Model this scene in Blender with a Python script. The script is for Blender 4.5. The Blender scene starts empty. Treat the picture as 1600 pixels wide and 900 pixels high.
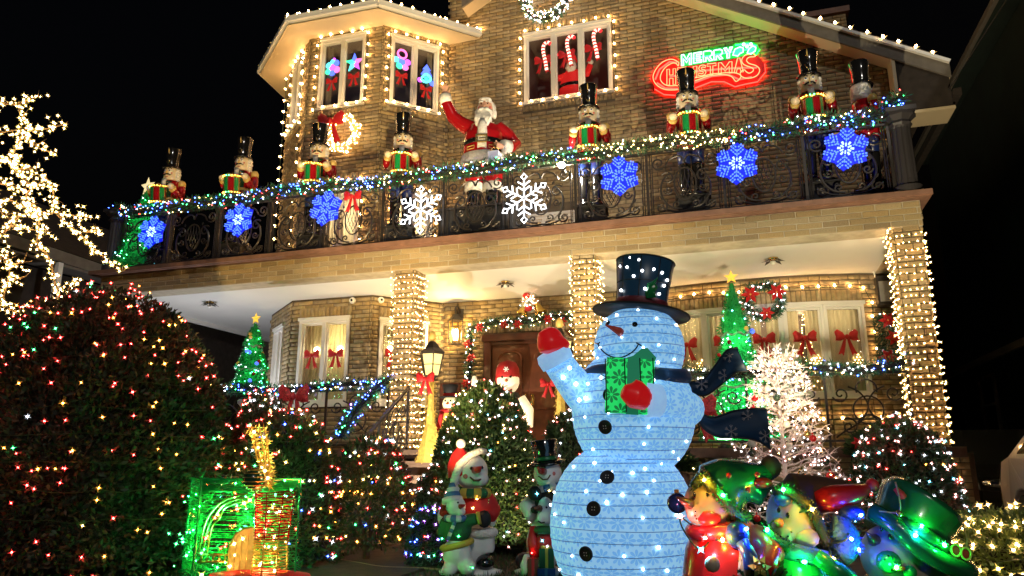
import bpy, math, random
import numpy as np
from mathutils import Vector, Matrix
random.seed(7); RNG = np.random.default_rng(7)
PI = math.pi; rad = math.radians
sc = bpy.context.scene; COL = sc.collection

# ------------------------------------------------------------------ camera, sky, lights
EYE = 0.95; PITCH = rad(13.35); YAW = rad(17.7); FPX = 1150.0
cam = bpy.data.cameras.new('camera'); cam.sensor_width = 36; cam.lens = 36 * FPX / 1600
cam.clip_start = 0.05; cam.clip_end = 2000
co = bpy.data.objects.new('camera', cam); COL.objects.link(co)
co.location = (0, 0, EYE); co.rotation_euler = (PI / 2 + PITCH, 0, YAW); sc.camera = co

SUN_EL, SUN_ROT = rad(-4.5), rad(200)
w = bpy.data.worlds.new('World'); sc.world = w; w.use_nodes = True
nt = w.node_tree; bg = nt.nodes['Background']
sky = nt.nodes.new('ShaderNodeTexSky'); sky.sky_type = 'NISHITA'; sky.sun_disc = False
sky.sun_elevation = SUN_EL; sky.sun_rotation = SUN_ROT
nt.links.new(sky.outputs[0], bg.inputs[0]); bg.inputs[1].default_value = 0.12
sc.view_settings.view_transform = 'Standard'; sc.view_settings.look = 'None'
sc.view_settings.exposure = 0.3; sc.view_settings.gamma = 1.0
sc.cycles.use_denoising = True
sc.cycles.use_light_tree = True
sc.cycles.max_bounces = 5; sc.cycles.diffuse_bounces = 3; sc.cycles.glossy_bounces = 3
sc.cycles.transparent_max_bounces = 12; sc.cycles.caustics_reflective = False; sc.cycles.caustics_refractive = False
sc.cycles.sample_clamp_indirect = 4.0; sc.cycles.sample_clamp_direct = 0.0

def lamp(name, kind, loc, energy, color, size=0.05, target=None, angle=None, blend=.4):
    l = bpy.data.lights.new(name, kind); l.energy = energy; l.color = color
    if kind in ('POINT', 'SPOT'): l.shadow_soft_size = size
    if kind == 'SPOT': l.spot_size = rad(angle); l.spot_blend = blend
    o = bpy.data.objects.new(name, l); COL.objects.link(o); o.location = loc
    if target is not None:
        o.rotation_euler = (Vector(target) - Vector(loc)).to_track_quat('-Z', 'Y').to_euler()
    return o
sun = lamp('street_fill', 'SUN', (6, -12, 14), 0.42, (1, .95, .86), target=(-2, 8, 2)); sun.data.angle = rad(2)  # soft front fill added in place of street lighting, not the moon
# floodlights standing in the yard: the lit lamps whose light throws the railing's shadow on the brick wall
FLOODS = [((1.15, 4.35, .40), (-.6, 12.4, 7.2), 1600, (1, .84, .52), 58, 'behind the lit carolers'),
          ((-2.3, 4.1, .25), (-3.9, 11.8, 6.9), 1400, (1, .72, .34), 50, 'left of the giant snowman'),
          ((-2.1, 3.4, .25), (-7.6, 11.6, 6.9), 2500, (1, .70, .29), 36, 'left of the giant snowman and nearest the street'),
          ((-3.9, 7.6, .25), (-3.4, 11.2, 3.9), 520, (1, .84, .60), 90, 'beside the porch steps'),
          ((-9.2, 10.7, 1.2), (-9.4, 11.2, 3.9), 150, (.95, .95, 1), 150, 'on the left end of the porch floor'),
          ((-.35, 10.28, 1.2), (.0, 11.3, 3.9), 130, (1, .76, .42), 130, 'on the porch floor before the tall green tree'),
          ((-2.05, 6.75, .12), (-2.75, 8.1, 1.0), 80, (1, .82, .5), 60, 'in the grass before the tall rounded evergreen')]
for p, t, e, c, a, _l in FLOODS: lamp('flood_light', 'SPOT', p, e, c, .010, t, a)

# ------------------------------------------------------------------ materials
M = {}
def mat(name, col, rough=.6, metal=0, vary=0, nscale=8, bump=0, bscale=40, emit=None, es=1, coat=0, trans=0, samp=None):
    m = bpy.data.materials.new(name); m.use_nodes = True; n = m.node_tree.nodes; L = m.node_tree.links
    b = n['Principled BSDF']; b.inputs['Base Color'].default_value = (*col, 1)
    b.inputs['Roughness'].default_value = rough; b.inputs['Metallic'].default_value = metal
    if coat: b.inputs['Coat Weight'].default_value = coat
    tc = None
    if vary or bump: tc = n.new('ShaderNodeTexCoord')
    if vary:
        t = n.new('ShaderNodeTexNoise'); t.inputs['Scale'].default_value = nscale; t.inputs['Detail'].default_value = 5
        r = n.new('ShaderNodeValToRGB'); e = r.color_ramp.elements
        e[0].position = .3; e[1].position = .72
        e[0].color = (*[max(0, c * (1 - vary)) for c in col], 1); e[1].color = (*[min(1, c * (1 + vary)) for c in col], 1)
        L.new(tc.outputs['Object'], t.inputs['Vector']); L.new(t.outputs['Fac'], r.inputs[0]); L.new(r.outputs[0], b.inputs['Base Color'])
    if bump:
        t = n.new('ShaderNodeTexNoise'); t.inputs['Scale'].default_value = bscale; t.inputs['Detail'].default_value = 6
        bp = n.new('ShaderNodeBump'); bp.inputs['Strength'].default_value = bump; bp.inputs['Distance'].default_value = .02
        L.new(tc.outputs['Object'], t.inputs['Vector']); L.new(t.outputs['Fac'], bp.inputs['Height']); L.new(bp.outputs[0], b.inputs['Normal'])
    if emit: b.inputs['Emission Color'].default_value = (*emit, 1); b.inputs['Emission Strength'].default_value = es
    if trans:   # thin cloth or plastic that lets light through
        o = n['Material Output']; tr = n.new('ShaderNodeBsdfTranslucent'); mx = n.new('ShaderNodeMixShader')
        tr.inputs[0].default_value = (*col, 1); mx.inputs[0].default_value = trans
        L.new(b.outputs[0], mx.inputs[1]); L.new(tr.outputs[0], mx.inputs[2]); L.new(mx.outputs[0], o.inputs[0])
    if samp: m.cycles.emission_sampling = samp
    M[name] = m; return m
def bulb_mat(name, col, s, samp='AUTO'):
    m = bpy.data.materials.new(name); m.use_nodes = True; n = m.node_tree.nodes
    b = n['Principled BSDF']; b.inputs['Base Color'].default_value = (.1, .1, .1, 1)
    b.inputs['Emission Color'].default_value = (*col, 1); b.inputs['Emission Strength'].default_value = s
    m.cycles.emission_sampling = samp; M[name] = m
def glass_mat(name, tint=(1, 1, 1), gl=.12):
    m = bpy.data.materials.new(name); m.use_nodes = True; n = m.node_tree.nodes; L = m.node_tree.links
    o = n['Material Output']; t = n.new('ShaderNodeBsdfTransparent'); g = n.new('ShaderNodeBsdfGlossy'); x = n.new('ShaderNodeMixShader')
    t.inputs[0].default_value = (*tint, 1); g.inputs['Roughness'].default_value = .03; x.inputs[0].default_value = gl
    L.new(t.outputs[0], x.inputs[1]); L.new(g.outputs[0], x.inputs[2]); L.new(x.outputs[0], o.inputs[0]); M[name] = m

BRK = []
for i, c in enumerate([(.37, .28, .145), (.33, .245, .13), (.42, .325, .185), (.285, .215, .125), (.35, .28, .17), (.39, .28, .135)]):
    BRK.append(mat('brick_%d' % i, c, .85, vary=.22, nscale=14, bump=.55, bscale=35))
mat('mortar_dark', (.13, .10, .068), .95, vary=.2); mat('mortar_light', (.42, .37, .28), .95, vary=.15)
mat('stone_cap', (.20, .105, .075), .6, vary=.2, bump=.2); mat('white_paint', (.78, .76, .72), .45, vary=.05, nscale=3)
mat('white_metal', (.8, .79, .76), .35, vary=.04, nscale=2); mat('ceiling_paint', (.74, .73, .70), .6, vary=.05, nscale=1.2)
mat('stone', (.42, .36, .27), .9, vary=.25, bump=.5); mat('stone_step', (.16, .10, .07), .6, vary=.25)
mat('wood_door', (.15, .042, .017), .35, vary=.35, nscale=5, coat=.4); mat('wood_dark', (.09, .026, .012), .4, vary=.3, nscale=6, coat=.3)
mat('brass', (.75, .5, .18), .25, 1); mat('gold', (.85, .58, .18), .3, 1); mat('gold_paint', (.62, .42, .12), .35)
mat('iron', (.05, .044, .042), .36, .5); mat('iron_dull', (.05, .045, .05), .45, .3)
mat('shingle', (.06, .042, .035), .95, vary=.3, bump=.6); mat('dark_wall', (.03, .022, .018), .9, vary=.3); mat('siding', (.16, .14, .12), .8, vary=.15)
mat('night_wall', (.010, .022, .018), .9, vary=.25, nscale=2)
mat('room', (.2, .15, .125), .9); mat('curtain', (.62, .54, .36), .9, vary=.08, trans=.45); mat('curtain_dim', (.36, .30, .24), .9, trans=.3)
mat('red_gloss', (.30, .006, .010), .18, coat=.6); mat('red_cloth', (.48, .012, .014), .7, vary=.15); mat('red_velvet', (.55, .012, .016), .55)
mat('red_paint', (.5, .015, .015), .28, coat=.4); mat('green_paint', (.012, .10, .035), .25, coat=.4); mat('dark_green', (.008, .05, .022), .22, coat=.5)
mat('green_gloss', (.01, .26, .07), .25, coat=.3); mat('black_gloss', (.008, .008, .009), .15, coat=.6); mat('black_cloth', (.012, .012, .014), .7)
mat('cream', (.78, .66, .47), .35, vary=.04); mat('skin', (.66, .36, .25), .45); mat('blush', (.62, .16, .13), .5)
mat('fur', (.78, .76, .72), .9, vary=.12, nscale=30, bump=.9, bscale=60); mat('beard', (.80, .78, .74), .7, vary=.15, nscale=22, bump=1, bscale=25)
mat('blue_paint', (.015, .05, .26), .3, coat=.3); mat('navy_paint', (.008, .02, .11), .35, coat=.2); mat('blue_knit', (.06, .16, .36), .7, vary=.15, bump=.4, bscale=70); mat('white_knit', (.72, .72, .72), .75, bump=.4, bscale=70)
mat('green_knit', (.015, .11, .04), .7, bump=.4, bscale=70); mat('yellow_knit', (.62, .42, .06), .75, bump=.4, bscale=70)
mat('snow_plastic', (.74, .72, .70), .45, vary=.05); mat('orange', (.75, .18, .03), .5); mat('silver', (.6, .6, .6), .3, .8)
mat('leaf_a', (.035, .075, .025), .55, trans=.2); mat('leaf_b', (.055, .11, .03), .55, trans=.2); mat('leaf_c', (.022, .045, .018), .6, trans=.15)
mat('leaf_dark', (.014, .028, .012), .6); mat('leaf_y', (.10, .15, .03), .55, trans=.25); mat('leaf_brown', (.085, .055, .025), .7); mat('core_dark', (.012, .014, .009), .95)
mat('needle', (.02, .11, .05), .5); mat('needle_b', (.03, .16, .075), .5); mat('tinsel', (.02, .36, .10), .35, trans=.55); mat('tinsel_white', (.55, .72, .62), .4, trans=.3)
mat('bark', (.09, .06, .035), .9, vary=.3, bump=.6); mat('bark_lit', (.22, .15, .08), .9, vary=.2); mat('twig_white', (.80, .70, .67), .6)
mat('soil', (.05, .032, .02), .95, vary=.4, bump=.6); mat('lawn', (.022, .045, .016), .9, vary=.4, nscale=5, bump=.8); mat('grass_blade', (.03, .07, .02), .7)
mat('asphalt', (.05, .05, .05), .9, vary=.2, bump=.3); mat('concrete', (.28, .27, .25), .9, vary=.15, bump=.2)
mat('wire_green', (.02, .045, .02), .5); mat('wire_black', (.012, .012, .012), .5); mat('cord', (.30, .22, .12), .6)
mat('bowl_gold', (.72, .48, .12), .2, .9); mat('ball_red', (.5, .012, .015), .12, coat=.8); mat('ball_gold', (.62, .42, .12), .2, .8); mat('ball_dark', (.03, .05, .03), .15, coat=.8); mat('ball_white', (.72, .66, .58), .2)
mat('car_white', (.62, .60, .57), .22, coat=.8); mat('car_dark', (.018, .02, .022), .2, coat=.8); mat('rubber', (.012, .012, .012), .85); mat('chrome', (.7, .7, .7), .12, 1)
mat('plaque', (.10, .028, .014), .5, vary=.3); mat('white_ink', (.85, .84, .8), .6)
mat('wing_blue', (.02, .05, .10), .5, trans=.3); mat('flake_grey', (.26, .23, .25), .7)
mat('red_glitter', (.70, .06, .075), .35, vary=.5, nscale=45); mat('soffit_paint', (.60, .49, .32), .6, vary=.06, nscale=2)
mat('foil', (.9, .9, .92), .1, 1)
glass_mat('glass', (.95, .96, .96), .07); glass_mat('glass_lamp', (1, .93, .75), .06)
# lit bulbs: a hot core and softer coloured tips that imitate its flare
BC = dict(warm=(1, .49, .115), red=(1, .035, .03), green=(.05, 1, .22), blue=(.04, .10, 1), amber=(1, .36, .04), white=(.82, .9, 1), pink=(1, .35, .30), gold=(1, .66, .10), cyan=(.1, .8, 1), purple=(.5, .06, 1))
for k, c in BC.items():
    s = dict(warm=95, white=30, red=85, blue=70, pink=40, green=55, amber=60).get(k, 40)
    hot = tuple(min(1, .9 * x + .1) if k == 'warm' else min(1, .78 * x + .22) if k not in ('blue', 'red') else min(1, .88 * x + .12) for x in c)
    bulb_mat('bulb_' + k, c if k in ('red', 'blue', 'green', 'amber') else hot, s)
    bulb_mat('core_' + k, tuple(.45 * x + .55 for x in c), 6, 'NONE')
    bulb_mat('tip_' + k, c if k != 'warm' else (1, .62, .16), 1.25, 'NONE'); bulb_mat('big_' + k, tuple(x ** 1.5 for x in c), 620)
bulb_mat('bulb_frost', (1, .90, .87), 22); bulb_mat('tip_frost', (1, .92, .9), 1.2, 'NONE')
bulb_mat('lantern_glow', (1, .68, .26), 22); bulb_mat('candle_glow', (1, .82, .45), 26); bulb_mat('post_glow', (1, .74, .22), 1.5, 'AUTO')
bulb_mat('neon_red', (1, .012, .008), 16.0); bulb_mat('neon_bead', (1, .42, .16), 1.6, 'NONE'); bulb_mat('neon_green', (.004, 1, .06), 9.0); bulb_mat('neon_white', (.55, 1, .80), 2.2)
bulb_mat('rope_white', (.9, .94, 1), 3.2); bulb_mat('led_blue', (.06, .19, 1), 1.7); bulb_mat('led_ice', (.40, .66, 1), 1.8)
bulb_mat('flood_lens', (1, .88, .66), 30, 'NONE'); bulb_mat('c_white', (.9, .95, 1), 9, 'NONE')
mat('led_board', (.01, .02, .45), .4, emit=(.0, .010, .9), es=.6)
mat('star_gold', (.85, .55, .08), .3, .6, emit=(1, .62, .08), es=.7); mat('glow_board_red', (.9, .012, .01), .5); mat('glow_board_green', (.01, .6, .12), .5)
mat('cane_red', (.7, .01, .015), .3, emit=(1, .02, .03), es=1.4); mat('cane_white', (.85, .75, .65), .3, emit=(1, .75, .55), es=1.6)
for nme, c in dict(m_cyan=(.1, .8, .9), m_blue=(.08, .15, 1), m_purple=(.6, .1, .9), m_green=(.05, .9, .4), m_pink=(.95, .15, .5)).items(): mat(nme, c, .3, emit=c, es=1.5)
mat('yellow_shell', (.60, .42, .09), .5, emit=(1, .58, .08), es=.24, vary=.3, nscale=25); mat('pale_shell', (.85, .78, .55), .5, emit=(1, .80, .38), es=.65)
mat('wreath_lit', (.55, .38, .14), .6)

def fabric(name, c1, c2, e, scale, seam=0.0, lo=.45, hi=.5):
    """Lit cloth of an internally lit figure, printed with a repeating six-petal flake (uses the mesh's UV in metres)."""
    m = bpy.data.materials.new(name); m.use_nodes = True; n = m.node_tree.nodes; L = m.node_tree.links; b = n['Principled BSDF']
    def mth(op, a, bb=None, c=None):
        q = n.new('ShaderNodeMath'); q.operation = op
        for i, x in enumerate((a, bb, c)):
            if x is None: continue
            if isinstance(x, (int, float)): q.inputs[i].default_value = x
            else: L.new(x, q.inputs[i])
        return q.outputs[0]
    uv = n.new('ShaderNodeUVMap'); sp = n.new('ShaderNodeSeparateXYZ'); L.new(uv.outputs[0], sp.inputs[0])
    v = mth('MULTIPLY', sp.outputs[1], scale); row = mth('FLOOR', v)
    u = mth('ADD', mth('MULTIPLY', sp.outputs[0], scale), mth('MULTIPLY', row, .5))
    x = mth('SUBTRACT', mth('FRACT', u), .5); y = mth('SUBTRACT', mth('FRACT', v), .5)
    r = mth('SQRT', mth('ADD', mth('MULTIPLY', x, x), mth('MULTIPLY', y, y))); a = mth('ARCTAN2', y, x)
    pet = mth('ABSOLUTE', mth('COSINE', mth('MULTIPLY', a, 4.0)))
    k = mth('LESS_THAN', r, mth('ADD', .22, mth('MULTIPLY', pet, .27)))
    k2 = mth('LESS_THAN', pet, .45); k = mth('MULTIPLY', k, mth('SUBTRACT', 1.0, mth('MULTIPLY', k2, .8)))
    hole = mth('LESS_THAN', r, .09); k = mth('MULTIPLY', k, mth('SUBTRACT', 1.0, hole))
    ns = n.new('ShaderNodeTexNoise'); ns.inputs['Scale'].default_value = 9; L.new(uv.outputs[0], ns.inputs['Vector'])
    k = mth('MULTIPLY', k, mth('ADD', .55, ns.outputs['Fac']))
    mx = n.new('ShaderNodeMix'); mx.data_type = 'RGBA'; mx.inputs[6].default_value = (*c1, 1); mx.inputs[7].default_value = (*c2, 1)
    L.new(k, mx.inputs[0]); L.new(mx.outputs[2], b.inputs['Base Color']); L.new(mx.outputs[2], b.inputs['Emission Color'])
    b.inputs['Emission Strength'].default_value = e; b.inputs['Roughness'].default_value = .6; M[name] = m
fabric('snow_cloth', (.30, .61, .95), (.16, .45, .88), .54, 9.5); mat('nose_cloth', (.16, .025, .02), .5, emit=(.3, .03, .02), es=.25)
fabric('gift_cloth', (.01, .62, .12), (.003, .16, .04), .75, 9.0)
mat('ribbon_cloth', (.01, .10, .055), .6, emit=(.01, .30, .14), es=.35); mat('mitt_cloth', (.55, .01, .015), .35, emit=(.9, .012, .015), es=.26, coat=.3)
mat('hat_cloth', (.008, .022, .04), .35, emit=(.01, .05, .10), es=.16, vary=.4, nscale=4); mat('band_cloth', (.13, .01, .02), .6); mat('brim_cloth', (.02, .022, .035), .55)
mat('cuff_cloth', (.36, .58, .85), .6, emit=(.30, .56, .92), es=.5, vary=.12, nscale=30); mat('seam', (.14, .22, .34), .7)

# ------------------------------------------------------------------ mesh helpers
def new_obj(name, me, parent=None, loc=None, rz=0):
    o = bpy.data.objects.new(name, me); COL.objects.link(o)
    if parent: o.parent = parent
    if loc is not None: o.location = loc
    if rz: o.rotation_euler = (0, 0, rz)
    return o
def tag(o, label, cat, group=None):
    o['label'] = label; o['category'] = cat
    if group: o['group'] = group
    return o
def thing(name, label, cat, loc=(0, 0, 0), rz=0, group=None):
    return tag(new_obj(name, None, None, loc, rz), label, cat, group)
def stuff(o): o['kind'] = 'stuff'; return o
def structure(o): o['kind'] = 'structure'; return o
def frame_axes(d):
    d = Vector(d).normalized(); up = Vector((0, 0, 1)) if abs(d.z) < .95 else Vector((1, 0, 0))
    s = d.cross(up).normalized(); return s, s.cross(d).normalized(), d
class MB:
    def __init__(self): self.v = []; self.f = []; self.m = []; self.c = 0; self.M = None
    def mi(self, i): self.c = i; return self
    def add(self, vs, fs):
        b = len(self.v)
        if self.M is not None: vs = [tuple(self.M @ Vector(p)) for p in vs]
        self.v += [tuple(p) for p in vs]
        for f in fs: self.f.append(tuple(b + i for i in f)); self.m.append(self.c)
        return self
    def box(self, c, s, rz=0, R=None):
        x, y, z = s[0] / 2, s[1] / 2, s[2] / 2; vs = []
        R = R or Matrix.Rotation(rz, 3, 'Z')
        for a in (-x, x):
            for b in (-y, y):
                for d in (-z, z): vs.append(Vector(c) + R @ Vector((a, b, d)))
        return self.add(vs, [(0, 1, 3, 2), (4, 6, 7, 5), (0, 4, 5, 1), (2, 3, 7, 6), (0, 2, 6, 4), (1, 5, 7, 3)])
    def bar(self, a, b, wd, h):
        a, b = Vector(a), Vector(b); s, u, d = frame_axes(b - a); vs = []
        for p in (a, b):
            for i, j in ((-1, -1), (1, -1), (1, 1), (-1, 1)): vs.append(p + s * i * wd / 2 + u * j * h / 2)
        return self.add(vs, [(3, 2, 1, 0), (4, 5, 6, 7), (0, 1, 5, 4), (1, 2, 6, 5), (2, 3, 7, 6), (3, 0, 4, 7)])
    def tube(self, path, r, n=6, closed=False, sq=1.0):
        P = [Vector(p) for p in path]; k = len(P); rr = r if hasattr(r, '__len__') else [r] * k
        vs = []; s = None
        for i in range(k):
            a = P[i - 1] if (i > 0 or closed) else P[0]; b = P[(i + 1) % k] if (i < k - 1 or closed) else P[-1]
            d = (b - a); d = d.normalized() if d.length > 1e-9 else Vector((0, 0, 1))
            if s is None: s = frame_axes(d)[0]
            s = s - d * s.dot(d)
            s = s.normalized() if s.length > 1e-6 else frame_axes(d)[0]
            u = s.cross(d)
            for j in range(n):
                t = 2 * PI * j / n; vs.append(P[i] + (s * math.cos(t) + u * math.sin(t) * sq) * rr[i])
        fs = []
        for i in range(k if closed else k - 1):
            for j in range(n):
                a = i * n + j; b = i * n + (j + 1) % n; c = ((i + 1) % k) * n; fs.append((a, b, c + (j + 1) % n, c + j))
        if not closed: fs.append(tuple(range(n - 1, -1, -1))); fs.append(tuple(range((k - 1) * n, k * n)))
        return self.add(vs, fs)
    def lathe(self, prof, n=20, c=(0, 0, 0), sx=1, sy=1):
        vs = []; fs = []; k = len(prof)
        for r, z in prof:
            for j in range(n):
                t = 2 * PI * j / n; vs.append((c[0] + r * sx * math.cos(t), c[1] + r * sy * math.sin(t), c[2] + z))
        for i in range(k - 1):
            for j in range(n): fs.append((i * n + j, i * n + (j + 1) % n, (i + 1) * n + (j + 1) % n, (i + 1) * n + j))
        if prof[0][0] > 1e-4: fs.append(tuple(range(n - 1, -1, -1)))
        if prof[-1][0] > 1e-4: fs.append(tuple(range((k - 1) * n, k * n)))
        return self.add(vs, fs)
    def ball(self, c, r, n=12, m=None):
        m = m or max(4, n // 2); r3 = r if hasattr(r, '__len__') else (r, r, r)
        vs = [(c[0], c[1], c[2] - r3[2])]; fs = []
        for i in range(1, m):
            p = -PI / 2 + PI * i / m
            for j in range(n):
                t = 2 * PI * j / n; vs.append((c[0] + r3[0] * math.cos(p) * math.cos(t), c[1] + r3[1] * math.cos(p) * math.sin(t), c[2] + r3[2] * math.sin(p)))
        vs.append((c[0], c[1], c[2] + r3[2])); e = len(vs) - 1
        for j in range(n): fs.append((0, 1 + (j + 1) % n, 1 + j)); fs.append((e, 1 + (m - 2) * n + j, 1 + (m - 2) * n + (j + 1) % n))
        for i in range(m - 2):
            for j in range(n): a = 1 + i * n + j; b = 1 + i * n + (j + 1) % n; fs.append((a, b, b + n, a + n))
        return self.add(vs, fs)
    def prism(self, poly, y0, y1):            # outline in x,z with depth along y
        k = len(poly); vs = [(x, y0, z) for x, z in poly] + [(x, y1, z) for x, z in poly]
        fs = [tuple(range(k)), tuple(range(2 * k - 1, k - 1, -1))] + [(i, i + k, (i + 1) % k + k, (i + 1) % k) for i in range(k)]
        return self.add(vs, fs)
    def puff(self, poly, yf, yb, yc=None):    # soft cushion over an outline in x,z; front towards -y
        k = len(poly); cx = sum(p[0] for p in poly) / k; cz = sum(p[1] for p in poly) / k; ym = (yf + yb) / 2
        vs = [(x, ym, z) for x, z in poly] + [(cx + (x - cx) * .62, yf + (ym - yf) * .25, cz + (z - cz) * .62) for x, z in poly] + [(cx, yf, cz)]
        vs += [(cx + (x - cx) * .62, yb, cz + (z - cz) * .62) for x, z in poly] + [(cx, yb, cz)]
        fs = []
        for i in range(k):
            j = (i + 1) % k; fs += [(i, j, j + k, i + k), (i + k, j + k, 2 * k), (j, i, i + 2 * k + 1, j + 2 * k + 1), (j + 2 * k + 1, i + 2 * k + 1, 3 * k + 1)]
        return self.add(vs, fs)
    def build(self, name, mats, parent=None, smooth=False, loc=None, rz=0):
        me = bpy.data.meshes.new(name); me.from_pydata(self.v, [], self.f)
        for m in ([mats] if isinstance(mats, str) else mats): me.materials.append(M[m])
        me.polygons.foreach_set('material_index', self.m)
        if smooth: me.polygons.foreach_set('use_smooth', [True] * len(me.polygons))
        me.update(); return new_obj(name, me, parent, loc, rz)
def scatter_mesh(name, tv, tf, tm, T, P, mi, mats, parent=None, smooth=False):
    """N copies of a small template joined in one mesh: T (N,3,3), P (N,3), mi (N,) material offset."""
    tv = np.asarray(tv, float); N = len(P); k = len(tv)
    V = (np.einsum('nij,kj->nki', T, tv) + np.asarray(P)[:, None, :]).reshape(-1, 3)
    loops = []; starts = []; ln = 0
    for f in tf: starts.append(ln); loops += f; ln += len(f)
    loops = np.array(loops); starts = np.array(starts)
    LV = (loops[None, :] + (np.arange(N) * k)[:, None]).ravel(); LS = (starts[None, :] + (np.arange(N) * ln)[:, None]).ravel()
    MI = (np.asarray(tm)[None, :] + np.asarray(mi)[:, None]).ravel()
    me = bpy.data.meshes.new(name); me.vertices.add(len(V)); me.loops.add(len(LV)); me.polygons.add(len(LS))
    me.vertices.foreach_set('co', V.ravel().astype(np.float32)); me.loops.foreach_set('vertex_index', LV.astype(np.int32))
    me.polygons.foreach_set('loop_start', LS.astype(np.int32)); me.polygons.foreach_set('material_index', MI.astype(np.int32))
    for m in mats: me.materials.append(M[m] if isinstance(m, str) else m)
    me.update(calc_edges=True)
    if smooth: me.polygons.foreach_set('use_smooth', [True] * len(me.polygons))
    return new_obj(name, me, parent)
def unit(a): return a / np.maximum(np.linalg.norm(a, axis=-1, keepdims=True), 1e-9)
def rand_rot(n, s):
    d = unit(RNG.normal(size=(n, 3))); e = unit(np.cross(d, RNG.normal(size=(n, 3)))); f = np.cross(d, e)
    return np.stack([d, e, f], axis=2) * np.asarray(s).reshape(-1, 1, 1)
LEAF_V = [(0, 0, 0), (.5, .45, .12), (0, 1, 0), (-.5, .45, .12)]; LEAF_F = [[0, 1, 2], [0, 2, 3]]
def leaf_mesh(name, P, D, length, width, mats, parent=None, mi=None):
    n = len(P); D = unit(D); S = unit(np.cross(D, RNG.normal(size=(n, 3)))); Nn = np.cross(S, D)
    l = np.broadcast_to(length, (n,)) * RNG.uniform(.7, 1.3, n); wd = np.broadcast_to(width, (n,)) * RNG.uniform(.7, 1.3, n)
    T = np.stack([S * wd[:, None], D * l[:, None], Nn * wd[:, None]], axis=2)
    mi = RNG.integers(0, len(mats), n) if mi is None else mi
    return stuff(scatter_mesh(name, LEAF_V, LEAF_F, [0, 0], T, P, mi, mats, parent))
def octa():
    v = [(1, 0, 0), (-1, 0, 0), (0, 1, 0), (0, -1, 0), (0, 0, 1), (0, 0, -1)]
    f = [[0, 2, 4], [2, 1, 4], [1, 3, 4], [3, 0, 4], [2, 0, 5], [1, 2, 5], [3, 1, 5], [0, 3, 5]]
    return v, f
def spiky(tip=1.95, core=.68, thin=.30):
    """A bulb with its star flare modelled as spikes: hot core (slot 0) and six pointed facets (slot 1)."""
    v, f = octa(); v = [tuple(core * x for x in p) for p in v]; f = list(f); m = [0] * 8
    for ax in range(3):
        for s in (-1, 1):
            b = len(v)
            for i, j in ((1, 0), (0, 1), (-1, 0), (0, -1)):
                p = [0, 0, 0]; p[ax] = s * core * .45; p[(ax + 1) % 3] = i * thin; p[(ax + 2) % 3] = j * thin; v.append(tuple(p))
            p = [0, 0, 0]; p[ax] = s * tip; v.append(tuple(p))
            for i in range(4): f.append([b + i, b + (i + 1) % 4, b + 4]); m.append(1)
    return v, f, m
OCT = octa(); SPK = spiky()
def bulbs(name, P, r, cols, idx, parent=None, star=True, pre='bulb_'):
    P = np.asarray(P, float); n = len(P); rr = np.broadcast_to(r, (n,)) * RNG.uniform(.8, 1.2, n)
    mats = []
    for c in cols: mats += [pre + c, 'tip_' + c]
    if star: v, f, m = SPK
    else: v, f = OCT; m = [0] * 8
    return stuff(scatter_mesh(name, v, f, m, rand_rot(n, rr), P, np.asarray(idx) * 2, mats, parent))
_bm = {}
def one_bulb(c, r=.03, big=False):
    """A pear-shaped C9 lamp: screw cap, glowing glass and added star spikes for its flare; its mesh is shared by all lamps of that colour."""
    if (c, r) in _bm: return _bm[(c, r)]
    me = MB(); v, f, m = SPK
    me.mi(0).lathe([(.0, 1.5), (.45, 1.1), (.62, .5), (.5, 0), (.3, -.3)], 6); me.v = [tuple(x * r for x in p) for p in me.v]
    me.mi(1).add([tuple(x * r * 1.05 for x in p) for p in v], [tuple(q) for q, k in zip(f, m) if k == 1])
    me.mi(2).lathe([(r * .32, -r * .9), (r * .32, -r * .25)], 6)
    o = me.build('bulb', [('big_' if big else 'bulb_') + c, 'tip_' + c, 'wire_green']); d = o.data; bpy.data.objects.remove(o)
    _bm[(c, r)] = d; return d
def resample(path, step):
    P = [Vector(p) for p in path]; out = [P[0]]; acc = 0
    for a, b in zip(P, P[1:]):
        L = (b - a).length
        if L < 1e-9: continue
        t = step - acc
        while t <= L: out.append(a + (b - a) * (t / L)); t += step
        acc = L - (t - step)
    return out
def light_string(label, path, spacing, c='warm', r=.03, group=None, up=(0, 0, 1), wire='wire_green', jit=.012, name='light_string'):
    P = resample(path, spacing); t = thing(name, label, 'string lights', tuple(P[0]), 0, group); o0 = P[0]
    mb = MB(); pp = []
    for i, p in enumerate(P):
        pp.append(p - o0)
        if i < len(P) - 1: pp.append((p + P[i + 1]) / 2 - o0 + Vector((0, 0, -.012)))
    if len(pp) > 1: mb.tube(pp, .006, 4).build('wire', wire, t)
    me = one_bulb(c, r)
    for p in P:
        b = new_obj('bulb', me, t, p - o0 + Vector([random.uniform(-jit, jit) for _ in range(3)]))
        d = Vector(up) + Vector([random.uniform(-.5, .5) for _ in range(3)]); b.rotation_euler = d.to_track_quat('Z', 'Y').to_euler()
    return t
def at(px, py, D):   # the world point D metres ahead of the camera seen at a photo pixel (used to survey positions)
    a = (px - 800) / FPX; b = (450 - py) / FPX
    fw = math.cos(PITCH) - b * math.sin(PITCH); up = math.sin(PITCH) + b * math.cos(PITCH); t = D / fw
    return Vector(((a * math.cos(YAW) - fw * math.sin(YAW)) * t, (a * math.sin(YAW) + fw * math.cos(YAW)) * t, EYE + up * t))
def remesh(o, vox, smooth=True):
    m = o.modifiers.new('remesh', 'REMESH'); m.mode = 'VOXEL'; m.voxel_size = vox; m.use_smooth_shade = smooth
    s = o.modifiers.new('smooth', 'SMOOTH'); s.factor = .5; s.iterations = 4
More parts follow.
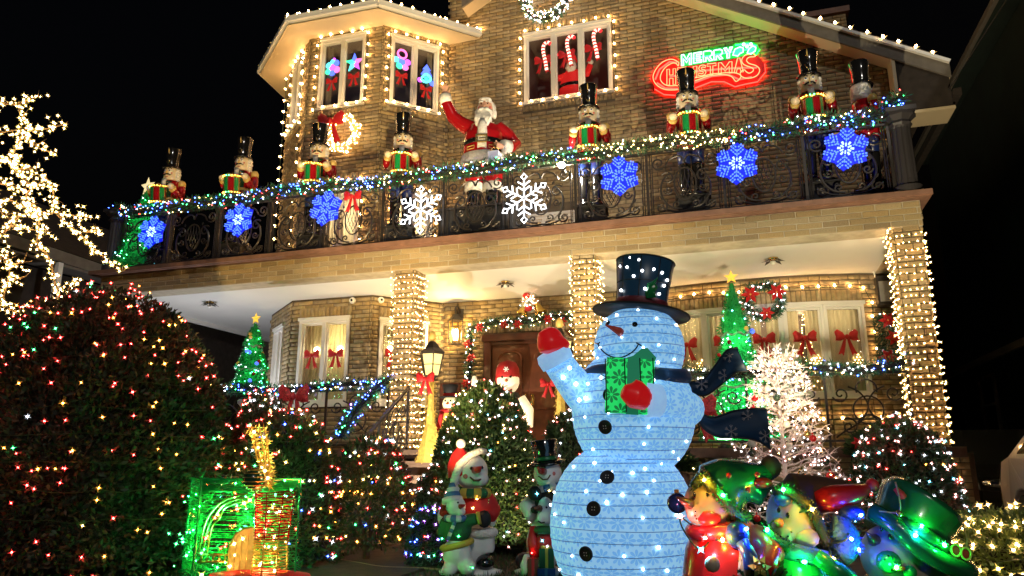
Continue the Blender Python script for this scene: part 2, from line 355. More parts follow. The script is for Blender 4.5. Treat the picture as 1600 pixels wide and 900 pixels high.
def arc(cx, cz, r, a0, a1, n=10, y=0, rz=None):
    return [(cx + r * math.cos(rad(a0 + (a1 - a0) * i / n)), y, cz + (rz or r) * math.sin(rad(a0 + (a1 - a0) * i / n))) for i in range(n + 1)]
def spiral(cx, cz, r0, a0, turns, sgn=1, n=18, k=.15, y=0):
    out = []
    for i in range(n + 1):
        t = i / n; r = r0 * (1 - (1 - k) * t); a = rad(a0) + sgn * turns * 2 * PI * t; out.append((cx + r * math.cos(a), y, cz + r * math.sin(a)))
    return out

# ------------------------------------------------------------------ the house
FLOOR, SOFFIT, BALC, EAVE = 1.13, 3.86, 4.24, 9.25
house = thing('brick_house', 'two storey tan brick house with long front balcony, corner tower and gable', 'house', (0, 10, 0))
H0 = Vector((0, 10, 0)); house.location = (0, 0, 0)
T = [(-9.08, 12.46), (-7.9, 11.42), (-6.27, 11.44), (-5.32, 12.45)]
BOW = [(-1.8, 12.55), (-1.2, 12.42), (-.6, 12.3), (0, 12.23), (.6, 12.2), (1.2, 12.25), (1.8, 12.38), (2.45, 12.62)]
BV = [(-.5, 0, -.5), (.5, 0, -.5), (.5, 0, .5), (-.5, 0, .5), (-.47, 1, -.42), (.47, 1, -.42), (.47, 1, .42), (-.47, 1, .42)]
BF = [[4, 5, 6, 7], [0, 1, 5, 4], [1, 2, 6, 5], [2, 3, 7, 6], [3, 0, 4, 7]]
class Face:
    def __init__(s, a, b): s.a = Vector((*a, 0)); s.b = Vector((*b, 0)); s.d = (s.b - s.a).normalized(); s.n = Vector((s.d.y, -s.d.x, 0)); s.L = (s.b - s.a).length
    def p(s, u, z, o=0): return s.a + s.d * u + s.n * o + Vector((0, 0, z))
    def u(s, x): return (x - s.a.x) / s.d.x
def rows(F, z0, z1, holes=(), L=.29, Hc=.075, dep=.016, clip=None, tooth=(0, 0), joint=.011):
    out = []; k = 0; z = z0
    while z + Hc * .6 < z1:
        zc = z + Hc / 2; lo, hi = (0, F.L) if clip is None else clip(zc)
        lo += tooth[0] * (.035 if k % 2 else -.035) if tooth[0] else 0; hi += tooth[1] * (.035 if k % 2 else -.035) if tooth[1] else 0
        cuts = sorted([(h[0], h[1]) for h in holes if h[2] < zc < h[3]]); segs = []; s = lo
        for c0, c1 in cuts:
            if c0 > s: segs.append((s, c0))
            s = max(s, c1)
        if s < hi: segs.append((s, hi))
        for a, b in segs:
            u = math.floor(a / L) * L - (L / 2 if k % 2 else 0)
            while u < b:
                e = u + L; x0, x1 = max(u, a), min(e, b)
                if x1 - x0 > .03:
                    dd = dep * random.uniform(.6, 1.5); c = F.p((x0 + x1) / 2, zc)
                    out.append((c, F.d * (x1 - x0 - joint), F.n * dd, Vector((0, 0, Hc - joint))))
                u = e
        z += Hc; k += 1
    return out
def soldiers(F, u0, u1, z0, h, dep=.026, wd=.075):
    out = []; n = max(1, round((u1 - u0) / wd)); q = (u1 - u0) / n
    for i in range(n): out.append((F.p(u0 + q * (i + .5), z0 + h / 2), F.d * (q - .01), F.n * dep * random.uniform(.7, 1.3), Vector((0, 0, h - .008))))
    return out
def brick_stuff(name, lst, parent):
    P = np.array([c for c, *_ in lst]); TT = np.array([[[x[i], y[i], z[i]] for i in range(3)] for _, x, y, z in lst])
    return stuff(scatter_mesh(name, BV, BF, [0] * 5, TT, P, RNG.integers(0, 6, len(lst)), BRK, parent))
_bk = []
def brick_pieces(lst, parent):
    if not _bk:
        for i in range(6):
            me = bpy.data.meshes.new('brick'); me.from_pydata(BV, [], BF); me.materials.append(BRK[i]); _bk.append(me)
    for c, x, y, z in lst:
        o = new_obj('brick', random.choice(_bk), parent); m = Matrix.Identity(4)
        for i in range(3): m[i][0] = x[i]; m[i][1] = y[i]; m[i][2] = z[i]; m[i][3] = c[i]
        o.matrix_local = m
def backing(mb, F, z0, z1, holes=(), off=0.0):
    us = sorted({0, F.L, *[h[0] for h in holes], *[h[1] for h in holes]})
    for a, b in zip(us, us[1:]):
        m = (a + b) / 2; z = z0
        for h in sorted([h for h in holes if h[0] < m < h[1]], key=lambda h: h[2]):
            if h[2] > z: mb.add([F.p(a, z, off), F.p(b, z, off), F.p(b, h[2], off), F.p(a, h[2], off)], [(0, 1, 2, 3)])
            z = h[3]
        if z < z1: mb.add([F.p(a, z, off), F.p(b, z, off), F.p(b, z1, off), F.p(a, z1, off)], [(0, 1, 2, 3)])
def fbox(mb, F, u0, u1, z0, z1, o0, o1):
    vs = [F.p(u, z, o) for u in (u0, u1) for o in (o0, o1) for z in (z0, z1)]
    return mb.add(vs, [(0, 1, 3, 2), (4, 6, 7, 5), (0, 4, 5, 1), (2, 3, 7, 6), (0, 2, 6, 4), (1, 5, 7, 3)])
def window(F, u0, u1, z0, z1, n, curtain='curtain', name='window', split=None, glow=None, fr=.055, open_frac=.0):
    """White frame with mullions, panes set back, a pleated curtain and the room behind."""
    m = MB()
    for a, b in ((u0, u0 + fr), (u1 - fr, u1)): fbox(m, F, a, b, z0, z1, -.07, .035)
    for a, b in ((z0, z0 + fr), (z1 - fr, z1)): fbox(m, F, u0 + fr, u1 - fr, a, b, -.07, .033)
    fbox(m, F, u0 - .02, u1 + .02, z1 - .004, z1 + .05, -.07, .06)
    wd = (u1 - u0 - 2 * fr) / n
    f = m.build(name, 'white_paint', house)
    for i in range(1, n):
        q = MB(); fbox(q, F, u0 + fr + wd * i - .035, u0 + fr + wd * i + .035, z0 + fr, z1 - fr, -.065, .028); q.build('mullion', 'white_paint', f)
    for i in range(n):
        a = u0 + fr + wd * i + (.035 if i else 0); b = u0 + fr + wd * (i + 1) - (.035 if i < n - 1 else 0)
        q = MB(); fbox(q, F, a, b, z0 + fr, z1 - fr, -.044, -.036); q.build('pane', 'glass', f)
        q = MB()
        for c0, c1 in ((a, a + .03), (b - .03, b)): fbox(q, F, c0, c1, z0 + fr, z1 - fr, -.05, -.018)
        for c0, c1 in ((z0 + fr, z0 + fr + .03), (z1 - fr - .03, z1 - fr)): fbox(q, F, a + .03, b - .03, c0, c1, -.05, -.02)
        q.build('sash', 'white_paint', f)
    q = MB(); fbox(q, F, u0 - .03, u1 + .03, z0 - .05, z0 + .002, -.05, .075); q.build('sill', 'white_paint', f)
    # room seen through the panes
    q = MB(); d = -.9; e = .02
    A = [F.p(u0 + e, z0 + e, -.10), F.p(u1 - e, z0 + e, -.10), F.p(u1 - e, z1 - e, -.10), F.p(u0 + e, z1 - e, -.10)]; B = [p - F.n * .8 for p in A]
    q.add(A + B, [(4, 7, 6, 5), (0, 4, 5, 1), (1, 5, 6, 2), (2, 6, 7, 3), (3, 7, 4, 0)]); q.build('room_wall', 'room', f)
    if curtain:
        for a, b in ([(u0 + fr, u1 - fr)] if open_frac == 0 else [(u0 + fr, u0 + fr + (u1 - u0) * open_frac), (u1 - fr - (u1 - u0) * open_frac, u1 - fr)]):
            q = MB(); k = max(10, int((b - a) / .018)); vs = []
            for i in range(k + 1):
                t = i / k; o = -.17 + .022 * math.sin(t * (b - a) * 85) + .008 * math.sin(t * 31)
                vs += [F.p(a + (b - a) * t, z0 + .03, o), F.p(a + (b - a) * t, z1 - .05, o)]
            q.add(vs, [(2 * i, 2 * i + 2, 2 * i + 3, 2 * i + 1) for i in range(k)]); q.build('curtain', curtain, f, smooth=True)
    return f
ALLB = []; back = MB()
# --- lower storey: tower bay, door wall, bow wall
fT = [Face(T[i], T[i + 1]) for i in range(3)]
lowwin = [(fT[0], .42, 1.12, 1.95, 3.45, 2), (fT[1], .20, 1.22, 1.95, 3.46, 2), (fT[2], .16, 1.08, 1.95, 3.42, 2)]
for F, a, b, c, d, n in lowwin:
    h = [(a, b, c, d)]; backing(back, F, 0, SOFFIT, h); hh = [(a - .02, b + .02, c - .06, d + .24)]
    ALLB += rows(F, FLOOR, SOFFIT, hh, tooth=(1, 1)) + soldiers(F, a - .02, b + .02, d + .055, .19)
    window(F, a, b, c, d, n, 'curtain')
fD = Face(T[3], BOW[0]); du0, du1 = fD.u(-4.5), fD.u(-2.85)
backing(back, fD, 0, SOFFIT, [(du0, du1, FLOOR, 3.2)])
ALLB += rows(fD, FLOOR + .85, SOFFIT, [(du0 - .02, du1 + .02, 0, 3.42)], tooth=(1, 0)) + soldiers(fD, du0 - .3, du1 + .3, 3.24, .19)
ALLB = [b for b in ALLB]
fB = [Face(BOW[i], BOW[i + 1]) for i in range(7)]
for i, F in enumerate(fB):
    hol = [(0, F.L, 1.95, 3.36)] if 1 <= i <= 5 else []
    backing(back, F, 0, SOFFIT, hol)
    hh = [(-1, 9, 1.9, 3.62)] if hol else []
    ALLB += rows(F, FLOOR, SOFFIT, hh)
    if hol:
        ALLB += soldiers(F, 0, F.L, 3.40, .2); window(F, 0, F.L, 1.95, 3.36, 1, 'curtain', open_frac=.36 if i in (2, 3, 4) else 0, fr=.04)
# --- upper storey
upwin = [(fT[0], .36, 1.16, 7.66, 9.12, 2), (fT[1], .26, 1.25, 7.66, 9.14, 2), (fT[2], .16, 1.16, 7.66, 9.08, 2)]
doors_up = [(fT[1], .48, 1.28, BALC + .03, 6.02), (fT[2], .34, 1.1, BALC + .03, 5.9)]
for i, F in enumerate(fT):
    hs = []
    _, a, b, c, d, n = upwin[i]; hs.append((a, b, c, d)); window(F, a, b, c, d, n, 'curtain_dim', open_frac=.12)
    ALLB += soldiers(F, a - .06, b + .06, c - .17, .115, .05) + soldiers(F, a - .06, b + .06, d + .055, .18)
    br = [(a - .03, b + .03, c - .18, d + .24)]
    for F2, a, b, c, d in doors_up:
        if F2 is F: hs.append((a, b, c, d)); br.append((a - .02, b + .02, c - .1, d + .26)); window(F, a, b, c, d, 2, 'curtain', 'balcony_door'); ALLB += soldiers(F, a - .03, b + .03, d + .055, .19)
    backing(back, F, BALC - .4, EAVE + .1, hs); ALLB += rows(F, BALC, EAVE + .02, br, tooth=(1, 1))
fG = Face(T[3], (2.57, 12.45))
gw = (fG.u(-3.72), fG.u(-2.0), 7.68, 9.12); bd = (fG.u(-3.95), fG.u(-2.75), BALC + .03, 5.36)
window(fG, *gw, 3, None, name='window'); window(fG, *bd, 2, 'curtain', 'balcony_door')
rake = lambda x: 9.31 - .577 * (x + .84)         # underside of the right rake
def clipg(z):
    x1 = min(2.57, -.84 - (z - 9.31) / .577) if z > 7 else 2.57
    return 0, fG.u(x1)
br = [(gw[0] - .03, gw[1] + .03, gw[2] - .19, gw[3] + .24), (bd[0] - .02, bd[1] + .02, bd[2] - .1, bd[3] + .22)]
ALLB += soldiers(fG, gw[0] - .05, gw[1] + .05, gw[2] - .17, .115, .05) + soldiers(fG, gw[0] - .05, gw[1] + .05, gw[3] + .055, .19)
ALLB += rows(fG, BALC, 11.0, br, tooth=(1, 0), clip=clipg)
# mortar backing behind the gable wall, cut to the roof slope
for x0 in np.arange(-5.32, 2.57, .3):
    x1 = min(x0 + .3, 2.57); zt = min(rake(x1) + .04, 10.8)
F = fG; hs = [gw, bd]
us = sorted({0.0, F.L, gw[0], gw[1], bd[0], bd[1], *np.arange(.5, F.L, .5)})
for a, b in zip(us, us[1:]):
    mid = (a + b) / 2; zs = BALC - .4; za, zb = [min(11.2, rake(F.p(q, 0).x) + .02) for q in (a, b)]
    for h in sorted([h for h in hs if h[0] - 1e-6 < mid < h[1] + 1e-6], key=lambda h: h[2]):
        back.add([F.p(a, zs), F.p(b, zs), F.p(b, h[2]), F.p(a, h[2])], [(0, 1, 2, 3)]); zs = h[3]
    back.add([F.p(a, zs), F.p(b, zs), F.p(b, zb), F.p(a, za)], [(0, 1, 2, 3)])
# far sides of the house
for a, b in (((2.57, 12.45), (2.57, 19)), ((-9.08, 19), (-9.08, 12.46))):
    F = Face(a, b) if b[1] > a[1] else Face(b, a); F = Face(a, b); backing(back, F, 0, 7.2 if a[0] > 0 else EAVE)
    if a[0] < 0: ALLB += rows(F, BALC, EAVE)
back.build('wall', 'mortar_dark', house)
brick_stuff('brickwork', ALLB, house)
# --- porch: floor slab, base, ceiling, beam with its bricks, coping, columns
mb = MB(); mb.box((-4.3, 11.4, FLOOR - .06), (13.3, 3.1, .12)); mb.build('porch_floor', 'stone_step', house)
mb = MB(); mb.box((-7.85, 10.05, .53), (6.1, .1, 1.06)); mb.box((.2, 10.05, .53), (4.5, .1, 1.06)); mb.build('porch_base', 'mortar_dark', house)
pb = rows(Face((-10.9, 10.0), (-4.8, 10.0)), .05, 1.05) + rows(Face((-2.05, 10.0), (2.4, 10.0)), .05, 1.05)
brick_stuff('base_brickwork', pb, house)
mb = MB(); mb.box((-4.35, 11.32, SOFFIT + .03), (13.05, 2.62, .06)); mb.box((-10.0, 14.0, SOFFIT + .032), (1.8, 3.0, .06)); mb.build('porch_ceiling', 'ceiling_paint', house)
mb = MB(); mb.box((-10.93, 12.9, SOFFIT - .02), (.08, 5.4, .1)); mb.build('ceiling_trim', 'white_paint', house)
fbm = Face((-10.92, 9.98), (2.24, 9.98)); mb = MB(); mb.box((-4.34, 10.17, 4.02), (13.16, .38, .34))
beam = mb.build('porch_beam', 'mortar_light', house)
brick_pieces(rows(fbm, 3.852, 4.185, L=.32, Hc=.0832, dep=.012), beam)
fbs = Face((2.24, 9.98), (2.24, 12.5)); mb = MB(); mb.box((2.14, 11.4, 4.02), (.2, 2.1, .34)); mb.build('side_beam', 'mortar_light', house)
brick_stuff('side_brickwork', rows(fbs, 3.852, 4.185, L=.32, Hc=.0832, dep=.012), house)
mb = MB(); mb.box((-4.34, 11.12, 4.235), (13.4, 2.66, .07)); mb.box((-4.34, 9.93, 4.215), (13.3, .2, .05))
mb.box((-9.9, 14.0, 4.235), (2.0, 3.2, .07)); mb.build('balcony_coping', 'stone_cap', house)
for x in (-4.94, -2.12, 2.06, -10.7):
    wdt = .33; mb = MB(); mb.box((x, 10.2, (FLOOR + SOFFIT) / 2 - .5), (wdt - .03, .37, SOFFIT - FLOOR + 1.0))
    c = mb.build('column', 'mortar_dark', house); lst = []
    q = [(x - wdt / 2 + .01, 10.005), (x + wdt / 2 - .01, 10.005), (x + wdt / 2 - .01, 10.395), (x - wdt / 2 + .01, 10.395)]
    for i in range(4):
        rw = rows(Face(q[i], q[(i + 1) % 4]), FLOOR - 1.0, SOFFIT - .005, L=.2, Hc=.078, dep=.02)
        if i == 0 and x in (-4.94, 2.06): brick_pieces([b for b in rw if b[0].z > FLOOR + (0 if x < 0 else .3)], c); rw = [b for b in rw if b[0].z <= FLOOR + (0 if x < 0 else .3)]
        lst += rw
    # pull the corners out unevenly, as hand-laid split brick
    brick_stuff('column_brickwork', lst, c)
# --- steps up to the door
for i in range(6):
    mb = MB(); zt = FLOOR - .188 * (i + 1); mb.box((-3.45, 9.98 - .3 * i - .16, zt / 2 + .0), (2.5, .36, zt)); mb.box((-3.45, 9.98 - .3 * i - .18, zt + .015), (2.56, .38, .03)); mb.build('step', 'stone_step', house)
# --- front door
F = Face((-4.5, 12.5), (-2.85, 12.5)); mb = MB()
for a, b in ((0, .13), (1.52, 1.65)): fbox(mb, F, a, b, FLOOR, 3.18, -.05, .06)
fbox(mb, F, -.03, 1.68, 3.08, 3.2, -.05, .1); fbox(mb, F, .13, 1.52, 3.02, 3.08, -.05, .04); mb.build('door_frame', 'wood_dark', house)
for s in (0, 1):
    a = .135 + s * .695; mb = MB(); fbox(mb, F, a, a + .69, FLOOR + .01, 3.02, -.04, .0); leaf = mb.build('door', 'wood_door', house)
    for z0, z1 in ((1.28, 1.75), (1.85, 2.86)):
        mb = MB(); x0, x1 = a + .12, a + .57
        for i, (o0, ins) in enumerate(((.025, 0), (.012, .045), (.022, .08))):
            fbox(mb, F, x0 + ins, x1 - ins, z0 + ins, z1 - ins - (0 if z1 < 2 else .06 * (i == 0)), -.02, o0)
        if z1 > 2: mb.tube([F.p((x0 + x1) / 2 + .225 * math.cos(rad(k)), z1 - .12 + .15 * math.sin(rad(k)), .02) for k in range(0, 181, 15)], .022, 6)
        mb.build('door_panel', 'wood_door', leaf)
    mb = MB(); fbox(mb, F, a + (.60 if s == 0 else .04), a + (.65 if s == 0 else .09), 1.62, 2.12, 0, .015); mb.tube([F.p(a + (.625 if s == 0 else .065), z, .03 + .03 * math.sin((z - 1.7) / .34 * PI)) for z in np.linspace(1.7, 2.04, 8)], .014, 6); mb.build('handle', 'brass', leaf)
# rough stone facing by the door
mb = MB(); stones = []
for i in range(70):
    u = random.uniform(.12, .85); z = random.uniform(1.2, 2.02); stones.append((u, z))
mbs = MB()
for u, z in stones:
    p = fD.p(u, z, .01); mbs.ball(p, (random.uniform(.06, .12), .035, random.uniform(.045, .085)), 7, 5)
stuff(mbs.build('stone_facing', 'stone', house, smooth=True))
# --- tower roof, eave and gutter
RING = [(-9.85, 13.6), (-9.72, 12.25), (-8.03, 10.82), (-6.1, 10.86), (-4.62, 12.4)]
WR = [(-9.08, 13.6), T[0], T[1], T[2], T[3]]
mb = MB(); k = 5
vs = [(*p, EAVE) for p in WR] + [(*p, EAVE - .02) for p in RING]; mb.add(vs, [(i, i + 1, i + 6, i + 5) for i in range(4)]); mb.build('eave_soffit', 'soffit_paint', house)
mb = MB()
for p, q in zip(RING, RING[1:]):
    mb.bar((*p, EAVE + .045), (*q, EAVE + .045), .13, .03); mb.bar((*p, EAVE + .10), (*q, EAVE + .10), .1, .10)
mb.build('gutter', 'white_metal', house)
APX = (-7.15, 13.8, 11.4); mb = MB()
for p, q in zip(RING, RING[1:]):
    p, q = Vector((*p, EAVE + .14)), Vector((*q, EAVE + .14)); n = 16
    for i in range(n):   # shingle courses, each lapping the one below
        t0, t1 = i / n, (i + 1.25) / n; A = Vector(APX); lift = Vector((0, 0, .02))
        mb.add([p.lerp(A, t0) + lift, q.lerp(A, t0) + lift, q.lerp(A, min(1, t1)), p.lerp(A, min(1, t1)), p.lerp(A, t0), q.lerp(A, t0)], [(0, 1, 2, 3), (4, 5, 1, 0)])
mb.build('tower_roof', 'shingle', house)
# --- gable roof and its rakes
RX = -3.3; rz = lambda x, off=0: 9.28 + off - .577 * (abs(x - RX) - 2.46)   # underside height at distance from the ridge
def roof_plane(x0, x1, mb, y0=12.06, y1=20):
    n = 14
    for i in range(n):
        a = x0 + (x1 - x0) * i / n; b = x0 + (x1 - x0) * (i + 1) / n
        mb.add([(a, y0, rz(a, .24)), (b, y0, rz(b, .24) + .02), (b, y1, rz(b, .24) + .02), (a, y1, rz(a, .24))], [(0, 1, 2, 3)])
mb = MB(); roof_plane(3.38, RX, mb); roof_plane(-8.6, RX, mb, 13.2); roof_plane(-4.75, RX, mb); mb.build('gable_roof', 'shingle', house)
for xs in ((RX, 3.38), (RX, -4.9)):
    n = 1; a, b = xs
    mb = MB(); mb.add([(a, 12.42, rz(a)), (b, 12.42, rz(b)), (b, 12.09, rz(b)), (a, 12.09, rz(a))], [(0, 1, 2, 3)]); mb.build('rake_soffit', 'soffit_paint', house)
    mb = MB(); mb.add([(a, y, rz(a, o)) for y, o in ((12.09, -.01), (12.05, -.01), (12.05, .22), (12.09, .22))] + [(b, y, rz(b, o)) for y, o in ((12.09, -.01), (12.05, -.01), (12.05, .22), (12.09, .22))], [(0, 1, 2, 3), (7, 6, 5, 4), (0, 4, 5, 1), (1, 5, 6, 2), (2, 6, 7, 3), (3, 7, 4, 0)])
    mb.build('rake_board', 'siding', house)
    mb = MB(); mb.bar((a, 12.03, rz(a, .235)), (b, 12.03, rz(b, .235)), .09, .05); mb.build('rake_edge', 'white_metal', house)
mb = MB(); mb.add([(2.62, 12.1, 7.28), (3.36, 12.1, rz(3.36)), (3.36, 12.1, 6.36), (2.62, 12.1, 6.36)], [(0, 3, 2, 1)]); mb.build('eave_end', 'dark_wall', house)
mb = MB(); mb.box((2.99, 12.34, 6.33), (.78, .56, .05)); mb.box((2.6, 12.25, 6.85), (.05, .35, .96)); mb.build('eave_return', 'soffit_paint', house)
mb = MB(); mb.box((3.42, 14.0, 6.55), (.11, 4, .12)); mb.build('side_gutter', 'dark_wall', house)
# chimney behind the gable roof
ch = thing('chimney', 'orange lit brick chimney standing behind the right roof slope', 'chimney', (2.05, 15.3, 7.2))
mb = MB(); mb.box((0, 0, 1.45), (.82, .7, 2.7)); mb.build('stack', 'mortar_dark', ch)
mb = MB(); mb.box((0, 0, 2.86), (.98, .86, .12)); mb.build('cap', 'stone_cap', ch)
lst = rows(Face((-.42, -.355), (.42, -.355)), 1.2, 2.79) + rows(Face((-.415, .35), (-.415, -.35)), 1.2, 2.79); brick_stuff('brickwork', lst, ch)
# wall fittings
for x, y, rzz in ((-6.62, 11.40, 0), (-6.14, 11.52, rad(45))):
    s = thing('security_camera', 'small round white camera at the bay corner, ' + ('left one of the pair' if rzz == 0 else 'right one of the pair'), 'camera', (x, y, 3.77), rzz, 'round cameras at the bay corner')
    mb = MB(); mb.M = Matrix.Rotation(PI / 2, 4, 'X'); mb.lathe([(.02, 0), (.055, 0), (.06, .03), (.05, .06), (0, .062)], 18); mb.build('body', 'white_metal', s, True)
    mb = MB(); mb.M = Matrix.Rotation(PI / 2, 4, 'X'); mb.lathe([(.02, .055), (.022, .068), (0, .07)], 12); mb.build('lens', 'black_gloss', s)
b = thing('wall_box', 'dark box hung high on the porch wall by the right column', 'box', (2.12, 12.3, 3.3))
mb = MB(); mb.box((0, .08, .24), (.22, .22, .46)); mb.build('body', 'iron', b); mb = MB(); mb.box((0, -.035, .22), (.16, .015, .32)); mb.build('front_panel', 'silver', b)
mb = MB(); mb.tube([(-.1, .05, .46), (-.13, .02, .6)], .012, 6); mb.build('bracket', 'white_metal', b)
CL = [((-9.43, 11.05), 'at the left end of the porch ceiling'), ((-3.69, 11.21), 'on the porch ceiling before the front door'), ((.48, 11.03), 'on the porch ceiling before the bow window')]
for (x, y), l in CL:
    t = thing('ceiling_light', 'small unlit leafy metal lamp ' + l, 'ceiling lamp', (x, y, SOFFIT), 0, 'lamps on the porch ceiling')
    mb = MB(); mb.lathe([(.0, -.035), (.06, -.03), (.075, 0)], 14); mb.build('base', 'brass', t, True)
    for k in range(8):
        a = 2 * PI * k / 8; mb = MB(); mb.M = Matrix.Rotation(a, 4, 'Z')
        mb.add([(.04, 0, -.03), (.10, .035, -.045), (.17, 0, -.06 - .02 * (k % 2)), (.10, -.035, -.045), (.1, 0, -.03)], [(0, 1, 4), (1, 2, 4), (2, 3, 4), (3, 0, 4), (3, 2, 1, 0)]); mb.build('leaf', 'iron', t)
    mb = MB(); mb.ball((0, 0, -.075), .035, 10); mb.build('bulb', 'white_paint', t, True)

# ------------------------------------------------------------------ balcony railing
RY = 9.98; RZ0 = 4.27; RX0, RX1 = -10.58, 1.98; NP = 12; PWD = (RX1 - RX0) / NP
rail = thing('balcony_railing', 'long black wrought iron scroll railing along the balcony', 'railing', ((RX0 + RX1) / 2, RY, RZ0))
O = Vector(((RX0 + RX1) / 2, RY, RZ0)); HT = 1.0
mb = MB(); mb.bar((RX0 - O.x, 0, HT), (RX1 - O.x, 0, HT), .05, .035); mb.build('top_rail', 'iron', rail)
mb = MB(); mb.bar((RX0 - O.x, 0, .06), (RX1 - O.x, 0, .06), .04, .025); mb.build('bottom_rail', 'iron', rail)
def scroll_panel(w, h, z0=.07):
    m = MB(); r = .0135; m.M = Matrix.Translation((0, 0, z0)); cz = h * .47; k = w / 1.0
    # lattice "pineapple"
    oval = [(.15 * math.cos(a), 0, cz + .235 * math.sin(a) * (1.05 if math.sin(a) < 0 else 1)) for a in np.linspace(0, 2 * PI, 25)[:-1]]
    m.tube(oval, r, 5, closed=True)
    for s in (-1, 1):
        for i in range(5):
            b = -.12 + i * .06; pts = []
            for t in np.linspace(-.21, .21, 9):
                x = s * (b + .32 * t); lim = .148 * math.sqrt(max(0, 1 - (t / .235) ** 2))
                if abs(x) < lim: pts.append((x + s * .03 * (1 - (t / .2) ** 2), 0, cz + t))
            if len(pts) > 1: m.tube(pts, .006, 4)
        # big C scrolls hugging the oval
        c = [(s * .06, 0, .05), (s * .2, 0, .09), (s * .30, 0, .2), (s * .34, 0, .34), (s * .31, 0, .49), (s * .21, 0, .6)]
        m.tube(smooth_path(c), r * 1.15, 5)
        m.tube(spiral(s * .245, .52, .10, 40 if s > 0 else 140, 1.3, s), r, 5)
        m.tube(spiral(s * .36, h - .14, .10, 230 if s > 0 else -50, 1.5, s), r, 5)
        m.tube(smooth_path([(s * .27, 0, h - .2), (s * .2, 0, h - .1), (s * .06, 0, h - .06), (0, 0, h - .15)]), r, 5)
        m.tube(spiral(s * .235, cz - .08, .065, 0 if s > 0 else 180, 1.3, -s), r * .9, 5)
        m.tube(spiral(s * .34, .10, .085, 120 if s > 0 else 60, 1.5, s), r, 5)
        m.tube(smooth_path([(0, 0, .03), (s * .12, 0, .02), (s * .25, 0, .05), (s * .4, 0, .14)]), r, 5)
        m.tube(spiral(s * .13, .12, .06, -90, 1.2, s), r * .9, 5)
        for x in (.43, .455):
            m.tube([(s * w * x, 0, 0), (s * w * x, 0, h)], .008, 4)
        # leaves
        for (x, z, a, l) in ((.30, .2, 50, .09), (.32, .46, 120, .08), (.18, .62, 80, .07)):
            d = Vector((math.cos(rad(a)) * s, 0, math.sin(rad(a)))); p = Vector((s * x, 0, z)); q = Vector((-d.z, 0, d.x))
            m.add([p + Vector((0, -.008, 0)), p + d * l * .5 + q * .022, p + d * l, p + d * l * .5 - q * .022, p + d * l * .5 + Vector((0, .01, 0))], [(0, 1, 4), (1, 2, 4), (2, 3, 4), (3, 0, 4), (3, 2, 1, 0)])
    return m
def smooth_path(P, n=5):
    P = [Vector(p) for p in P]; out = []
    for i in range(len(P) - 1):
        a, b, c, d = P[max(0, i - 1)], P[i], P[i + 1], P[min(len(P) - 1, i + 2)]
        for k in range(n):
            t = k / n; out.append(.5 * ((2 * b) + (c - a) * t + (2 * a - 5 * b + 4 * c - d) * t * t + (3 * b - a - 3 * c + d) * t ** 3))
    out.append(P[-1]); return out
me = None
for i in range(NP):
    x = RX0 + PWD * (i + .5) - O.x
    if me is None: o = scroll_panel(PWD, HT - .1).build('scroll_panel', 'iron', rail); me = o.data; o.location = (x, 0, 0)
    else: new_obj('scroll_panel', me, rail, (x, 0, 0))
pm = MB().box((0, 0, .52), (.035, .035, 1.04)).build('post', 'iron', rail).data; bpy.data.objects.remove(bpy.data.objects['post'])
for i in range(NP + 1): new_obj('post', pm, rail, (RX0 + PWD * i - O.x, 0, 0))
def newel(x, y, label, prof=None):
    t = thing('corner_post', label, 'post', (x, y, 4.27), 0, 'fluted corner posts of the balcony')
    m = MB(); n = 32; vs = []
    for z, r in ((.0, .17), (.1, .17), (.12, .13), (.2, .125), (.9, .115), (.93, .125)):
        for j in range(n):
            a = 2 * PI * j / n; q = r * (1 - (.10 if (.19 < z < .91 and j % 4 == 0) else 0)); vs.append((q * math.cos(a), q * math.sin(a), z))
    m.add(vs, [(i * n + j, i * n + (j + 1) % n, (i + 1) * n + (j + 1) % n, (i + 1) * n + j) for i in range(5) for j in range(n)]); m.build('shaft', 'iron_dull', t)
    m = MB(); m.lathe([(.12, .92), (.15, .96), (.13, 1.0), (.2, 1.06), (.2, 1.1), (.16, 1.1)], 8); m.box((0, 0, 1.13), (.36, .36, .06)); m.build('capital', 'iron_dull', t)
    return t
newel(-10.72, 9.98, 'dark fluted post at the left end of the balcony'); newel(2.13, 9.98, 'dark fluted post at the right end of the balcony')
# right return of the railing
rr = thing('side_railing', 'short iron railing closing the right end of the balcony', 'railing', (2.13, 11.1, 4.27))
m = MB(); m.bar((0, -1, 1.0), (0, 1.2, 1.0), .05, .035); m.build('top_rail', 'iron', rr); m = MB(); m.bar((0, -1, .06), (0, 1.2, .06), .04, .025); m.build('bottom_rail', 'iron', rr)
for k in range(2):
    o = new_obj('scroll_panel', me, rr, (0, -.45 + k * 1.05, 0)); o.rotation_euler = (0, 0, PI / 2)
for k in range(5): new_obj('post', pm, rr, (0, -.95 + k * .52, 0))

